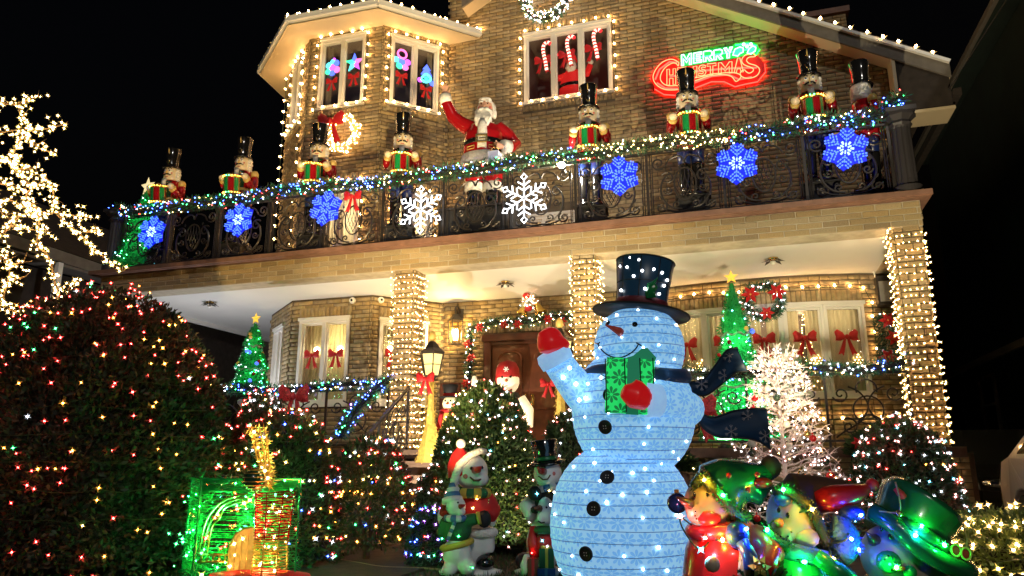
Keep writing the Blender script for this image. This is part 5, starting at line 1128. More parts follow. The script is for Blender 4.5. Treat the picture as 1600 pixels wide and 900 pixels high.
def snowman_parts(t, spec):
    for nm, m_, f, sm in spec: m = MB(); f(m); m.build(nm, m_, t, sm)
t = thing('snowman_figure', 'small yellow lit snowman with black hat and red scarf beside the lamp post', 'snowman', (-3.98, 9.62, FLOOR - .1))
snowman_parts(t, [('body', 'yellow_shell', lambda m: (m.ball((0, 0, .22), (.2, .17, .24), 16), m.ball((0, 0, .5), (.155, .14, .16), 16)), True), ('head', 'pale_shell', lambda m: m.ball((.01, 0, .72), (.115, .11, .115), 16), True), ('scarf', 'red_cloth', lambda m: (m.tube([(.11 * math.cos(a), .1 * math.sin(a), .615) for a in np.linspace(0, 6.28, 17)[:-1]], .034, 8, closed=True), m.puff([(-.1, .6), (-.03, .6), (-.06, .42), (-.12, .33), (-.15, .35)], -.16, -.1)), True),
    ('hat', 'black_cloth', lambda m: (m.lathe([(.15, .80), (.155, .815), (.0, .82)], 20), m.lathe([(.1, .815), (.095, .9), (.115, .985), (0, .985)], 20)), True), ('hat_band', 'red_cloth', lambda m: m.lathe([(.102, .82), (.1, .86)], 20), True), ('nose', 'orange', lambda m: m.tube([(0.01, -.1, .72), (0.02, -.19, .71)], [.022, .004], 8), True),
    ('eyes', 'black_gloss', lambda m: [m.ball((.01 + s * .04, -.098, .755), .014, 8) for s in (-1, 1)], True), ('buttons', 'black_gloss', lambda m: [m.ball((.02, -.165 + .02 * k, .32 + .1 * k), .016, 8) for k in range(3)], True)])
t = thing('snowman_figure', 'tall white snowman with dark red beanie and black vest at the front door', 'snowman', (-3.2, 9.85, FLOOR - .02), rad(8)); t.scale = (.88,) * 3
mat('snow_lit', (.82, .74, .55), .5, emit=(1, .82, .50), es=.55)
snowman_parts(t, [('body', 'snow_lit', lambda m: m.lathe([(.22, 0), (.29, .2), (.28, .5), (.2, .75), (.16, .9)], 20, sy=.8), True), ('head', 'snow_lit', lambda m: m.ball((0, -.01, 1.08), (.185, .17, .2), 18), True),
    ('vest', 'black_cloth', lambda m: m.lathe([(.30, .25), (.295, .5), (.235, .75), (.16, .9)], 20, sy=.85), True), ('shirt_front', 'snow_lit', lambda m: m.puff([(-.09, .9), (.09, .9), (.03, .3), (-.03, .3)], -.275, -.19), True),
    ('beanie', 'red_cloth', lambda m: m.lathe([(.185, 1.13), (.195, 1.17), (.185, 1.28), (.13, 1.38), (0, 1.42)], 20, (-.01, .01, 0)), True), ('ear_flap', 'red_cloth', lambda m: m.ball((-.165, .02, 1.08), (.05, .09, .15), 10), True), ('snow_emblem', 'white_ink', lambda m: [m.bar((-.045 * math.cos(a), -.185, 1.25 - .045 * math.sin(a)), (.045 * math.cos(a), -.185, 1.25 + .045 * math.sin(a)), .012, .012) for a in (0, PI / 3, 2 * PI / 3)], False),
    ('nose', 'orange', lambda m: m.tube([(0, -.16, 1.08), (0.02, -.27, 1.06)], [.032, .006], 8), True), ('eyes', 'black_gloss', lambda m: [m.ball((s * .065, -.16, 1.135), .022, 8) for s in (-1, 1)], True), ('smile', 'black_gloss', lambda m: m.tube([(.085 * math.sin(a), -.16 + .02 * abs(a), 1.03 - .035 * math.cos(a)) for a in np.linspace(-1.2, 1.2, 9)], .007, 5), True), ('bow_tie', 'red_cloth', lambda m: [m.puff([(0, .9), (s * .1, .95), (s * .1, .85)], -.25, -.17) for s in (-1, 1)], False)])
for s, pts, hp in ((1, [(.2, -.02, .8), (.33, -.04, .62), (.34, -.1, .36)], (.33, -.11, .27)), (-1, [(-.2, -.02, .8), (-.33, -.1, .72), (-.36, -.2, .88)], (-.37, -.22, .98))):
    m = MB(); m.tube(pts, [.09, .085, .07], 12); m.build('arm', 'snow_lit', t, True); m = MB(); m.ball(hp, (.075, .065, .095), 12); m.ball((hp[0] - .06, hp[1], hp[2]), (.03, .03, .05), 8); m.build('mitten', 'red_cloth', t, True)
b = thing('candle_basket', 'red basket with pale candle beside the beanie snowman', 'basket', (-3.62, 9.62, 1.72)); m = MB(); m.lathe([(.08, 0), (.12, .16), (.125, .18), (.1, .16)], 16); m.tube([(.118 * math.cos(a), 0, .17 + .1 * math.sin(a)) for a in np.linspace(0, PI, 12)], .01, 6); m.build('bowl', 'red_gloss', b, True); m = MB(); m.lathe([(.04, .1), (.04, .34), (.025, .4), (0, .41)], 12); m.build('candle', 'snow_lit', b, True); m = MB(); m.lathe([(.07, -.7), (.02, -.66), (.02, 0)], 10); m.build('stem', 'iron', b)

# potted poinsettia plants on the right of the porch base
for x, y, z, l in ((1.35, 9.6, 1.05, 'dark leafy potted plant with red flowers under the right porch railing'), (-.95, 9.5, .85, 'rounded potted shrub with few warm lights behind the big snowman')):
    t = thing('potted_plant', l, 'plant', (x, y, 0)); n = 1100; d = unit(RNG.normal(size=(n, 3))); d[:, 2] = np.abs(d[:, 2]) * .9; leaf_mesh('leaves', d * np.array([.28, .25, .26]) * RNG.uniform(.6, 1, (n, 1)) + np.array([0, 0, z]), d, .09, .05, ['leaf_a', 'leaf_c', 'leaf_b'], t)
    m = MB(); m.lathe([(.14, z - .45), (.2, z - .05), (.18, z - .03)], 16); m.lathe([(.25, 0), (.25, z - .45)], 12); m.build('pot', 'stone_step', t, True)
    if x > 0:
        for k in range(3): poinsettia(t, (-.2 + .22 * k, -.24, z + .12 - .05 * k), .08)
    else: bulbs('bulbs', d[:9] * np.array([.28, .25, .26]) * 1.02 + np.array([0, -.05, z]), .016, ['warm'], np.zeros(9, int), t)

# lights wound round the brick columns
for x, l, nb in ((-4.94, 'dense warm mini lights wound round the left brick column', 17), (-2.12, 'dense warm mini lights wound round the middle brick column', 17), (2.06, 'dense warm mini lights wound round the right brick column', 19)):
    t = thing('light_string', l, 'string lights', (x, 10.2, FLOOR), 0, 'light strings round the columns'); pp = []; wire = []; hw, hd = .165 + .024, .195 + .024; per = 4 * (hw + hd); zz = -.55 if x > 0 else 0.02
    tot = SOFFIT - FLOOR - zz - .03; turns = 27 if x < 0 else 33; k = 0; s = 0.0; L = turns * per; st = .068
    while s < L:
        q = s % per; z = zz + tot * s / L + random.uniform(-.016, .016)
        if q < 2 * hw: p = (-hw + q, -hd)
        elif q < 2 * hw + 2 * hd: p = (hw, -hd + q - 2 * hw)
        elif q < 4 * hw + 2 * hd: p = (hw - (q - 2 * hw - 2 * hd), hd)
        else: p = (-hw, hd - (q - 4 * hw - 2 * hd))
        wire.append((*p, z)); s += st
        if p[1] < .0 or (x < 0 and p[0] > 0) or (x > 0 and p[0] < 0): pp.append((p[0] * 1.06 + random.uniform(-.015, .015), p[1] * 1.05, z))
    m = MB(); m.tube(wire, .0045, 3); stuff(m.build('wire', 'wire_green', t)); bulbs('bulbs', pp, .0115 if x < 0 else .0125, ['warm', 'gold'], (RNG.uniform(0, 1, len(pp)) < .3).astype(int), t)

# ------------------------------------------------------------------ ground, neighbours, cars
def sheet(name, pts, z, m_):
    m = MB(); m.add([(x, y, z) for x, y in pts], [tuple(range(len(pts)))]); return structure(m.build(name, m_))
sheet('ground', [(-600, -600), (600, -600), (600, 600), (-600, 600)], -.012, 'lawn')
sheet('lawn', [(-12, -1), (2.45, -1), (2.45, 10), (-12, 10)], -.004, 'lawn')
sheet('planting_bed', [(-8.5, 6.0), (2.4, 6.0), (2.4, 10), (-8.5, 10)], .002, 'soil')
sheet('driveway', [(2.5, -6), (4.65, -6), (4.65, 30), (2.5, 30)], .0, 'concrete'); sheet('street', [(-600, -14), (600, -14), (600, -6), (-600, -6)], -.002, 'asphalt')
m = MB(); m.box((-3.45, 4.6, .01), (1.1, 7.0, .03)); structure(m.build('garden_path', 'soil'))
n = 9000; P = np.stack([RNG.uniform(-5.2, -.8, n), RNG.uniform(4.6, 8.3, n), np.zeros(n)], 1); P = P[~((P[:, 0] > -4.02) & (P[:, 0] < -2.88) & (P[:, 1] < 8.1))]
o = leaf_mesh('grass', P, np.stack([RNG.normal(0, .3, len(P)), RNG.normal(0, .3, len(P)), np.ones(len(P))], 1), .05, .008, ['grass_blade', 'leaf_c'])
nb = thing('neighbour_house', 'dark neighbouring house beyond the driveway on the right', 'house', (0, 0, 0))
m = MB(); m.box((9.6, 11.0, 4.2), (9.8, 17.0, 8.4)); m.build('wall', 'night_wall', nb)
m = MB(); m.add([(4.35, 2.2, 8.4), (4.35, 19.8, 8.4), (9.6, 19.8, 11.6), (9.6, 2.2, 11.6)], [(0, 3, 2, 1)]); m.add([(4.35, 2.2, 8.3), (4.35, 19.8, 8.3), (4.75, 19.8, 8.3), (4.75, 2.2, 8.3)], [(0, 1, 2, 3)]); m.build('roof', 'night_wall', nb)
m = MB(); m.bar((4.33, 2.2, 8.36), (4.33, 19.8, 8.36), .1, .1); m.build('gutter', 'siding', nb)
for y in (17.4, 14.0):
    m = MB(); [m.box((4.68, y + dy, 2.1 + dz), s) for dy, dz, s in ((-.5, 0, (.06, .07, 1.1)), (.5, 0, (.06, .07, 1.1)), (0, .55, (.06, 1.07, .07)), (0, -.55, (.08, 1.1, .07)), (0, 0, (.05, 1.0, .05)))]; wf = m.build('window', 'siding', nb); m = MB(); m.box((4.69, y, 2.1), (.02, .95, 1.05)); m.build('pane', 'black_gloss', wf)
m = MB(); m.add([(4.7, 12.5, 3.1), (4.7, 19.5, 3.1), (4.1, 19.5, 2.8), (4.1, 12.5, 2.8)], [(0, 3, 2, 1)]); m.box((4.12, 16, 2.77), (.06, 7, .12)); m.build('canopy', 'siding', nb)
nl = thing('neighbour_house', 'dark neighbouring house with pale eave line at the far left', 'house', (0, 0, 0))
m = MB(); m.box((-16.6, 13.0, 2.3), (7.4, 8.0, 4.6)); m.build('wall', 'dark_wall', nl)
m = MB(); m.bar((-12.55, 6.2, 4.95), (-12.55, 17.5, 4.65), .12, .22); m.box((-12.75, 11.9, 4.68), (.5, 11.2, .05)); m.build('eave_board', 'siding', nl)
m = MB(); m.add([(-12.5, 6.2, 5.06), (-12.5, 17.4, 4.8), (-16.6, 17.4, 7.2), (-16.6, 6.2, 7.4)], [(0, 1, 2, 3)]); m.build('roof', 'shingle', nl)
m = MB(); m.bar((-12.48, 10.4, 0), (-12.48, 10.4, 4.7), .1, .1); m.build('downpipe', 'white_metal', nl)
for yy in (8.8, 12.2):
    m = MB(); m.box((-12.86, yy, 2.6), (.06, 1.1, 1.4)); wf = m.build('window', 'siding', nl); m = MB(); m.box((-12.82, yy, 2.6), (.03, .95, 1.25)); m.build('pane', 'black_gloss', wf)
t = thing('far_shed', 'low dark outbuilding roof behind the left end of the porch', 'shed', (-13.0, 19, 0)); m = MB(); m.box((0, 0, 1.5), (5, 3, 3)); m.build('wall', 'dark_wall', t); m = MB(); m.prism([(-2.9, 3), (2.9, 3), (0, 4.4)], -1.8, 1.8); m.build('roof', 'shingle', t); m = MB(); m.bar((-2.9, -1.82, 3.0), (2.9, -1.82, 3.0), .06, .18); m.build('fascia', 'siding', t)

def car(label, x, y, body, rz_=0):
    t = thing('parked_car', label, 'car', (x, y, 0), rz_, 'cars in the driveway')
    W2 = .88   # length along y, nose at -y
    prof = [(-2.2, .32), (-2.22, .62), (-2.05, .78), (-1.2, .93), (-.5, 1.42), (.9, 1.46), (1.75, 1.02), (2.12, .96), (2.22, .7), (2.2, .34)]
    def wheel_arc(c): return [(c + .36 * math.cos(a), .32 + .36 * math.sin(a)) for a in np.linspace(0, PI, 9)]
    low = wheel_arc(1.38) + wheel_arc(-1.36)
    pts = prof + [(2.0, .3)] + low[:9] + low[9:] + [(-2.0, .3)]
    m = MB(); k = len(pts); sec = [(-W2, .92), (-W2 * .96, 1.0), (W2 * .96, 1.0), (W2, .92)]
    vs = []
    for xx, s_ in sec: vs += [(xx * (1 - .16 * max(0, (z - .9)) / .55), yy * (s_ if abs(yy) > 1.9 else 1), z) for yy, z in pts]
    fs = [(i + a * k, (i + 1) % k + a * k, (i + 1) % k + (a + 1) * k, i + (a + 1) * k) for a in range(3) for i in range(k)] + [tuple(range(k - 1, -1, -1)), tuple(range(3 * k, 4 * k))]
    m.add(vs, fs); b = m.build('body', body, t); md = b.modifiers.new('b', 'BEVEL'); md.width = .04; md.segments = 3; md.limit_method = 'ANGLE'
    for s in (-1, 1):
        m = MB(); m.add([(s * (W2 * .985 - .10 * (z - .95) / .5) * 1.003, yy, z) for yy, z in ((-.95, 1.0), (-.42, 1.36), (.8, 1.39), (1.45, 1.04))], [(0, 1, 2, 3) if s < 0 else (3, 2, 1, 0)]); m.build('side_window', 'black_gloss', t)
        m = MB(); m.ball((s * (W2 + .09), -.75, 1.02), (.1, .06, .075), 12); m.build('mirror', body, t, True)
        for yy in (-1.36, 1.38):
            m = MB(); m.M = Matrix.Translation((s * (W2 - .12), yy, .32)) @ Matrix.Rotation(PI / 2, 4, 'Y'); m.lathe([(.2, -.1), (.31, -.1), (.32, -.05), (.32, .05), (.31, .1), (.2, .1)], 24); w_o = m.build('wheel', 'rubber', t, True)
            m = MB(); m.M = Matrix.Translation((s * (W2 - .12), yy, .32)) @ Matrix.Rotation(PI / 2, 4, 'Y'); m.lathe([(.0, .1 * s), (.05, .1 * s), (.2, .07 * s), (.215, .1 * s)], 24); [m.bar((0, 0, .09 * s), (.2 * math.cos(a), .2 * math.sin(a), .09 * s), .05, .03) for a in np.linspace(0, 5.03, 5)]; m.build('rim', 'chrome', w_o)
        m = MB(); m.ball((s * .62, 2.1, .78), (.2, .1, .08), 12); m.build('tail_light', 'red_gloss', t, True); m = MB(); m.ball((s * .62, -2.1, .68), (.2, .1, .075), 12); m.build('headlight', 'chrome', t, True)
    m = MB(); m.add([(-.62, .93, 1.44), (.62, .93, 1.44), (.7, 1.72, 1.05), (-.7, 1.72, 1.05)], [(0, 1, 2, 3)]); m.v = [(a, b_ + .012, c + .008) for a, b_, c in m.v]; m.build('rear_window', 'black_gloss', t); m = MB(); m.box((0, 2.215, .62), (.5, .02, .13)); m.build('number_plate', 'white_paint', t)
    return t
car('white car parked in the driveway at the right edge', 3.5, 7.75, 'car_white'); car('dark car parked behind the white car in the driveway', 3.5, 13.0, 'car_dark', 0)
t = thing('power_line', 'thin dark cable running up to the right above the roof', 'cable', (3.3, 12, 6.6)); m = MB(); m.tube([(0, 0, 0), (1.3, -3, 1.6), (3.0, -7, 3.9)], .012, 5); m.build('wire', 'wire_black', t)
for i, (p, tg, e, c, a, fl_) in enumerate(FLOODS):
    d = (Vector(tg) - Vector(p)).normalized(); t = thing('floodlight', 'small floodlight ' + ('on a stake ' if p[2] < 1 else '') + fl_, 'floodlight', p, 0, 'floodlights in the yard'); s, u, dd = frame_axes(d)
    Mx = Matrix.Translation(-d * .07) @ d.to_track_quat('Z', 'Y').to_matrix().to_4x4(); m = MB(); m.M = Mx; m.lathe([(.02, -.1), (.06, -.06), (.075, .0), (.08, .03)], 14); m.build('housing', 'iron', t, True); m = MB(); m.tube([-d * .12, (0, 0, -p[2] if p[2] < 1 else FLOOR - p[2])], .012, 6); m.build('stake', 'iron', t)

# ------------------------------------------------------------------ hedges and shrubs
def dome(label, name, loc, rx, ry, h, nleaf, leaf, mats, cols, wts, nb, br, ex=2.4, taper=0, litname='mini lights in a net over the shrub', zlo=.0, core=True, grid=True, front=True, star=True, sprays=0, cat='shrub', group=None, wirenet=True):
    t = thing(name, label, cat, loc, 0, group)
    def surf(d, k=1.0):   # unit direction -> point on the clipped dome
        z = d[:, 2]; q = np.linalg.norm(d[:, :2], axis=1); ph = np.arctan2(z, q); rr = np.abs(np.cos(ph)) ** (2 / ex); zz = np.abs(np.sin(ph)) ** (2 / ex)
        if taper: rr = (1 - zz) ** taper * .92 + .04; 
        u = d[:, :2] / np.maximum(q[:, None], 1e-6)
        lump = 1 + .05 * np.sin(u[:, 0] * 7 + zz * 9) * np.cos(u[:, 1] * 6 - zz * 7)
        return np.stack([u[:, 0] * rx * rr * lump * k, u[:, 1] * ry * rr * lump * k, zlo + (h - zlo) * zz * (k if np.isscalar(k) else 1)], 1)
    def dirs(n):
        if taper: zz = 1 - np.sqrt(RNG.uniform(0, 1, n)); a = RNG.uniform(0, 2 * PI, n); ph = np.arcsin(np.clip(zz, 0, 1) ** (ex / 2)); return np.stack([np.cos(a) * np.cos(ph), np.sin(a) * np.cos(ph), np.sin(ph)], 1)
        d = unit(RNG.normal(size=(n, 3))); d[:, 2] = np.abs(d[:, 2]); return d
    d = dirs(nleaf); P = surf(d, 1.0); c = np.array([0, 0, h * .35]); k = RNG.uniform(.86, 1.03, nleaf) ** 1.0
    hole = np.sin(d[:, 0] * 11 + 1) * np.cos(d[:, 2] * 13) * np.sin(d[:, 1] * 9)
    k -= np.clip(hole, 0, 1) * .12; P = c + (P - c) * k[:, None]
    out = unit(P - c); D = out * .7 + RNG.normal(size=(nleaf, 3)) * .55 + np.array([0, 0, .25])
    clump = (np.sin(P[:, 0] * 5 + 2) + np.sin(P[:, 1] * 4 + P[:, 2] * 6) + RNG.normal(size=nleaf) * .9); mi = np.clip(((clump + 2) / 4 * len(mats)).astype(int), 0, len(mats) - 1)
    leaf_mesh('foliage', P, D, leaf, leaf * .42, mats, t, mi)
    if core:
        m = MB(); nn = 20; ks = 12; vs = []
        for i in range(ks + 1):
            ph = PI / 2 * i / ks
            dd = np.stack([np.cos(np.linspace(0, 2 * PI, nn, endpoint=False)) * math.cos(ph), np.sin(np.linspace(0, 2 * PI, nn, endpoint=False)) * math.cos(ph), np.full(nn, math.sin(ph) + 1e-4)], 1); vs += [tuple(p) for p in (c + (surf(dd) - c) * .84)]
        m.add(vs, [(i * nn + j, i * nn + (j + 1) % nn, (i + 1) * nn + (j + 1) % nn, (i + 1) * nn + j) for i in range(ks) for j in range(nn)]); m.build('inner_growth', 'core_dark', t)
    m = MB(); m.tube([(0, 0, -.02), (0, .01, h * .3), (.02, 0, h * .6)], [rx * .08, rx * .06, .02], 8)
    for i in range(5): a = i * 1.3; m.tube([(0, 0, h * .1), (rx * .4 * math.cos(a), ry * .4 * math.sin(a), h * .4)], [rx * .045, .012], 6)
    m.build('trunk', 'bark', t)
    if nb:
        L = thing('net_lights', litname, 'string lights', loc, 0, 'net lights on the shrubs')
        dd = dirs(nb * 2); dd = dd[(dd[:, 1] < .25)][:nb] if front else dd[:nb]
        if grid:
            # rows of a net: snap heights to rows
            P = surf(dd, 1.02); rows_ = np.round(P[:, 2] / .13) * .13; P[:, 2] = P[:, 2] * .45 + rows_ * .55
        else: P = surf(dd, 1.0)
        P = c + (P - c) * RNG.uniform(.98, 1.05, len(P))[:, None]; w2 = np.array(wts, float)
        bulbs('bulbs', P, br, cols, RNG.choice(len(cols), len(P), p=w2 / w2.sum()), L, star)
        if wirenet:
            m = MB()
            for zz in np.arange(.2, .97, .085):
                ph = math.asin(zz ** (ex / 2)); aa = np.linspace(PI, 2 * PI, 26); q = np.stack([np.cos(aa) * math.cos(ph), np.sin(aa) * math.cos(ph), np.full(26, math.sin(ph))], 1); pp = surf(q, 1.01); pp[:, 2] += RNG.normal(0, .012, 26); m.tube([tuple(x) for x in pp], .0045, 3)
            stuff(m.build('wire', 'wire_green', L))
    return t
multi = ['red', 'amber', 'green', 'white', 'gold']
hp = at(140, 700, 7.1)
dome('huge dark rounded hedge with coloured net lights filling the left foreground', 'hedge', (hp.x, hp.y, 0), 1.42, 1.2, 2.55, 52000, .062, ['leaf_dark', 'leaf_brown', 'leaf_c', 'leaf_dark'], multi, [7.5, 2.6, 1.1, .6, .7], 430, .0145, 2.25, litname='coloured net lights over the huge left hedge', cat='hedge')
hp = at(440, 760, 7.4); dome('dark shrub with red and green lights behind the wire light sculpture', 'shrub', (hp.x, hp.y, 0), .60, .5, 1.42, 12000, .055, ['leaf_c', 'leaf_a', 'leaf_brown'], multi + ['blue'], [4, 2, 1, 2, 2, .5], 190, .015, 2.6, litname='coloured lights on the shrub behind the wire sculpture')
hp = at(410, 640, 7.9); dome('shrub covered in red and white lights below the green porch tree', 'shrub', (hp.x, hp.y, 0), .38, .35, 1.66, 9000, .05, ['leaf_c', 'leaf_brown', 'leaf_a'], ['red', 'white', 'gold', 'pink'], [3, 3, 1, 2], 130, .014, 2.6, litname='red and white lights on the shrub below the green porch tree')
hp = at(575, 800, 7.7); dome('open branched shrub with red and amber lights left of the steps', 'shrub', (hp.x, hp.y, 0), .48, .42, 1.2, 5200, .06, ['leaf_brown', 'leaf_a', 'leaf_c'], multi + ['blue'], [5, 3, 1, 2, 2, .4], 180, .015, 2.2, litname='coloured lights on the open shrub left of the steps', core=False, zlo=.15, front=False)
hp = at(672, 800, 8.3); dome('small dark shrub with white and red lights beside the steps', 'shrub', (hp.x, hp.y, 0), .24, .22, .82, 4000, .045, ['leaf_c', 'leaf_a'], ['white', 'red', 'pink'], [3, 3, 2], 46, .014, 2.5, litname='white and red lights on the small shrub beside the steps')
hp = at(672, 860, 7.3); dome('low shrub wrapped in blue and purple lights beside the child snowman', 'shrub', (hp.x, hp.y, 0), .22, .22, .55, 2500, .045, ['leaf_c', 'leaf_a'], ['blue', 'purple', 'cyan', 'red', 'green'], [5, 3, 1, 1, 1], 62, .014, 2.4, litname='blue and purple lights on the low shrub beside the child snowman')
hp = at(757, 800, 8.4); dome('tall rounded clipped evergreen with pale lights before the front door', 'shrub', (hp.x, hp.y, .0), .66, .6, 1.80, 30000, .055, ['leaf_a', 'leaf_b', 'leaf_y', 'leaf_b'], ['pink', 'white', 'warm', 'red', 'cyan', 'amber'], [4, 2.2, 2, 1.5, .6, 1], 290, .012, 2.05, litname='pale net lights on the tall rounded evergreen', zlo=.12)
hp = at(884, 760, 9.0); dome('dark shrub with red ribbons between the tall rounded evergreen and the big snowman', 'shrub', (hp.x, hp.y, 0), .34, .3, 1.5, 7000, .06, ['leaf_c', 'leaf_a'], ['red', 'white', 'pink', 'amber'], [2, 3, 2, 1], 50, .014, 2.5, litname='sparse lights on the dark shrub left of the big snowman')
hp = at(1418, 790, 7.8); dome('rounded shrub with small multicoloured lights below the right column', 'shrub', (hp.x, hp.y, 0), .53, .5, 1.36, 15000, .055, ['leaf_a', 'leaf_c', 'leaf_brown', 'leaf_b'], ['pink', 'white', 'cyan', 'red', 'amber'], [4, 4, 2, 2, 1], 260, .0135, 2.5, litname='dense pastel net lights on the rounded shrub below the right column')
hp = at(1590, 900, 5.2); dome('low clipped hedge blazing with warm flaring lights at the lower right corner', 'hedge', (hp.x, hp.y, -.1), .60, .5, .72, 12000, .05, ['leaf_b', 'leaf_a', 'leaf_y'], ['warm', 'gold'], [4, 1], 210, .017, 3.0, litname='warm flaring lights on the low hedge at the lower right corner', cat='hedge')
hp = at(1150, 720, 9.0); dome('low dark green shrub under the scarf of the big snowman', 'shrub', (hp.x, hp.y, 0), .5, .4, .95, 8000, .055, ['leaf_a', 'leaf_c'], ['warm'], [1], 10, .014, 2.5, litname='few warm lights on the low shrub under the scarf', wirenet=False)

# bare tree on the left wrapped in flaring lights: branches surveyed 6.9 m ahead
lt = thing('bare_tree', 'bare tree with every branch wrapped in warm flaring lights at the left edge', 'tree', (0, 0, 0))
LTD = 7.6
BRN = [[(-70, 520), (-50, 400), (-55, 260), (-30, 190), (0, 164), (30, 162), (64, 149)], [(27, 164), (36, 182), (52, 207)], [(-55, 260), (-25, 225), (0, 208), (35, 202), (62, 203), (98, 195)], [(30, 206), (48, 220), (62, 232), (86, 239)], [(38, 205), (28, 225), (20, 243), (33, 248)],
       [(-52, 300), (-20, 268), (10, 250), (32, 258)], [(12, 250), (24, 268), (45, 287), (56, 290), (72, 277)], [(70, 276), (80, 290), (86, 312), (90, 326)], [(28, 265), (62, 262)], [(56, 290), (42, 303), (45, 318), (60, 326)], [(-50, 330), (-20, 318), (12, 312), (34, 322), (58, 330)], [(-48, 370), (0, 366), (18, 352), (32, 336), (60, 331), (92, 333), (146, 341)],
       [(90, 336), (112, 356), (132, 372), (150, 392), (172, 411), (195, 424)], [(132, 362), (150, 362), (156, 358)], [(18, 352), (45, 358), (80, 362)], [(-20, 318), (0, 330), (16, 345)], [(58, 386), (72, 396), (81, 416), (86, 442), (96, 456), (112, 447), (122, 432)], [(96, 456), (88, 470), (62, 486), (32, 489), (6, 474), (10, 446), (16, 414), (9, 390)], [(16, 414), (36, 410)], [(12, 440), (40, 432)], [(-60, 470), (-20, 480), (6, 474)], [(62, 332), (58, 386)], [(0, 287), (22, 292), (34, 300)], [(-10, 392), (4, 402), (14, 416)]]
m = MB(); pp = []
for i, b in enumerate(BRN):
    dep = LTD + .25 * math.sin(i * 2.1); P = smooth_path([at(x, y, dep + .05 * math.sin(k * 1.7 + i)) for k, (x, y) in enumerate(b)], 5); r0 = .028 if i == 0 else .013
    m.tube(P, [r0 * (1 - .65 * k / len(P)) for k in range(len(P))], 5)
    for q in resample(P, .024):
        if q.x * math.cos(YAW) + q.y * math.sin(YAW) < -6.0: continue
        pp.append(q + Vector([random.gauss(0, .024) for _ in range(3)]))
        if random.random() < .4: pp.append(q + Vector([random.gauss(0, .05) for _ in range(3)]))
    for k in range(2):   # thin side twigs
        q = random.choice(P[len(P) // 2:]); m.tube([q, q + Vector((random.uniform(-.05, .12), random.uniform(-.08, .08), random.uniform(-.04, .1)))], [.006, .002], 4)
q = at(-75, 560, LTD); m.tube([Vector((q.x, q.y, 0)), q, at(-70, 520, LTD), at(-52, 400, LTD)], [.09, .075, .06, .04], 8)
m.build('trunk', 'bark_lit', lt, True); L = thing('light_string', 'warm flaring lights wrapped round the branches of the bare tree', 'string lights', (0, 0, 0)); bulbs('bulbs', pp, .0165, ['warm', 'gold'], (RNG.uniform(0, 1, len(pp)) < .3).astype(int), L)

# white twig tree with ornaments
hp = at(1232, 800, 7.7); wt = thing('white_tree', 'frosty white twig tree with white lights and red and gold baubles', 'christmas tree', (hp.x, hp.y, 0)); m = MB(); m.tube([(0, 0, 0), (0, 0, 1.2), (.0, 0, 2.12)], [.03, .022, .008], 6); tips = []
for i in range(92):
    z = .28 + 1.80 * (i / 92) ** 1.05; a = i * 2.39996; Lb = .52 * (1 - (z - .2) / 2.05) ** .8 + .06; d = Vector((math.cos(a), math.sin(a), .32)); b0 = Vector((0, 0, z)); pts = [b0 + d * Lb * k / 4 + Vector((random.gauss(0, .012), random.gauss(0, .012), -.06 * Lb * (k / 4) ** 2 + random.gauss(0, .01))) for k in range(5)]
    m.tube(pts, [.010, .008, .0065, .005, .003], 4); tips.append(pts[-1])
    for k in range(2, 5):
        for s in range(4):
            e = (d + Vector((random.gauss(0, .75), random.gauss(0, .75), random.gauss(.15, .6)))).normalized() * random.uniform(.06, .15); q = pts[k] + e; m.tube([pts[k], pts[k] + e * .5 + Vector((0, 0, .01)), q], [.005, .0042, .0025], 3); tips.append(q)
            f = Vector((random.gauss(0, 1), random.gauss(0, 1), random.gauss(.2, 1))).normalized() * .05; m.tube([pts[k] + e * .6, pts[k] + e * .6 + f], [.0035, .002], 3)
stuff(m.build('branches', 'twig_white', wt)); tips = [p for p in tips if p.y < .25]; tt = random.sample(tips, min(420, len(tips))); L = thing('light_string', 'bright white lights all over the white twig tree', 'string lights', tuple(wt.location)); bulbs('bulbs', [tuple(p * .97) for p in tt], .0105, ['frost', 'pink', 'warm'], RNG.choice(3, len(tt), p=[.46, .36, .18]), L)
for k in range(30):
    z = random.uniform(.35, 1.75); q = (.49 * (1 - (z - .2) / 2.05) ** .8 + .05); a = random.uniform(PI * 1.0, PI * 2.0); m = MB(); r = random.uniform(.036, .052); m.ball((0, 0, 0), r, 12); m.lathe([(.009, r), (.009, r + .014), (.003, r + .02)], 8); o = m.build('bauble', random.choice(['ball_red', 'ball_red', 'ball_gold', 'ball_dark', 'ball_white']), wt, True, loc=(q * math.cos(a), q * math.sin(a) - .03, z))

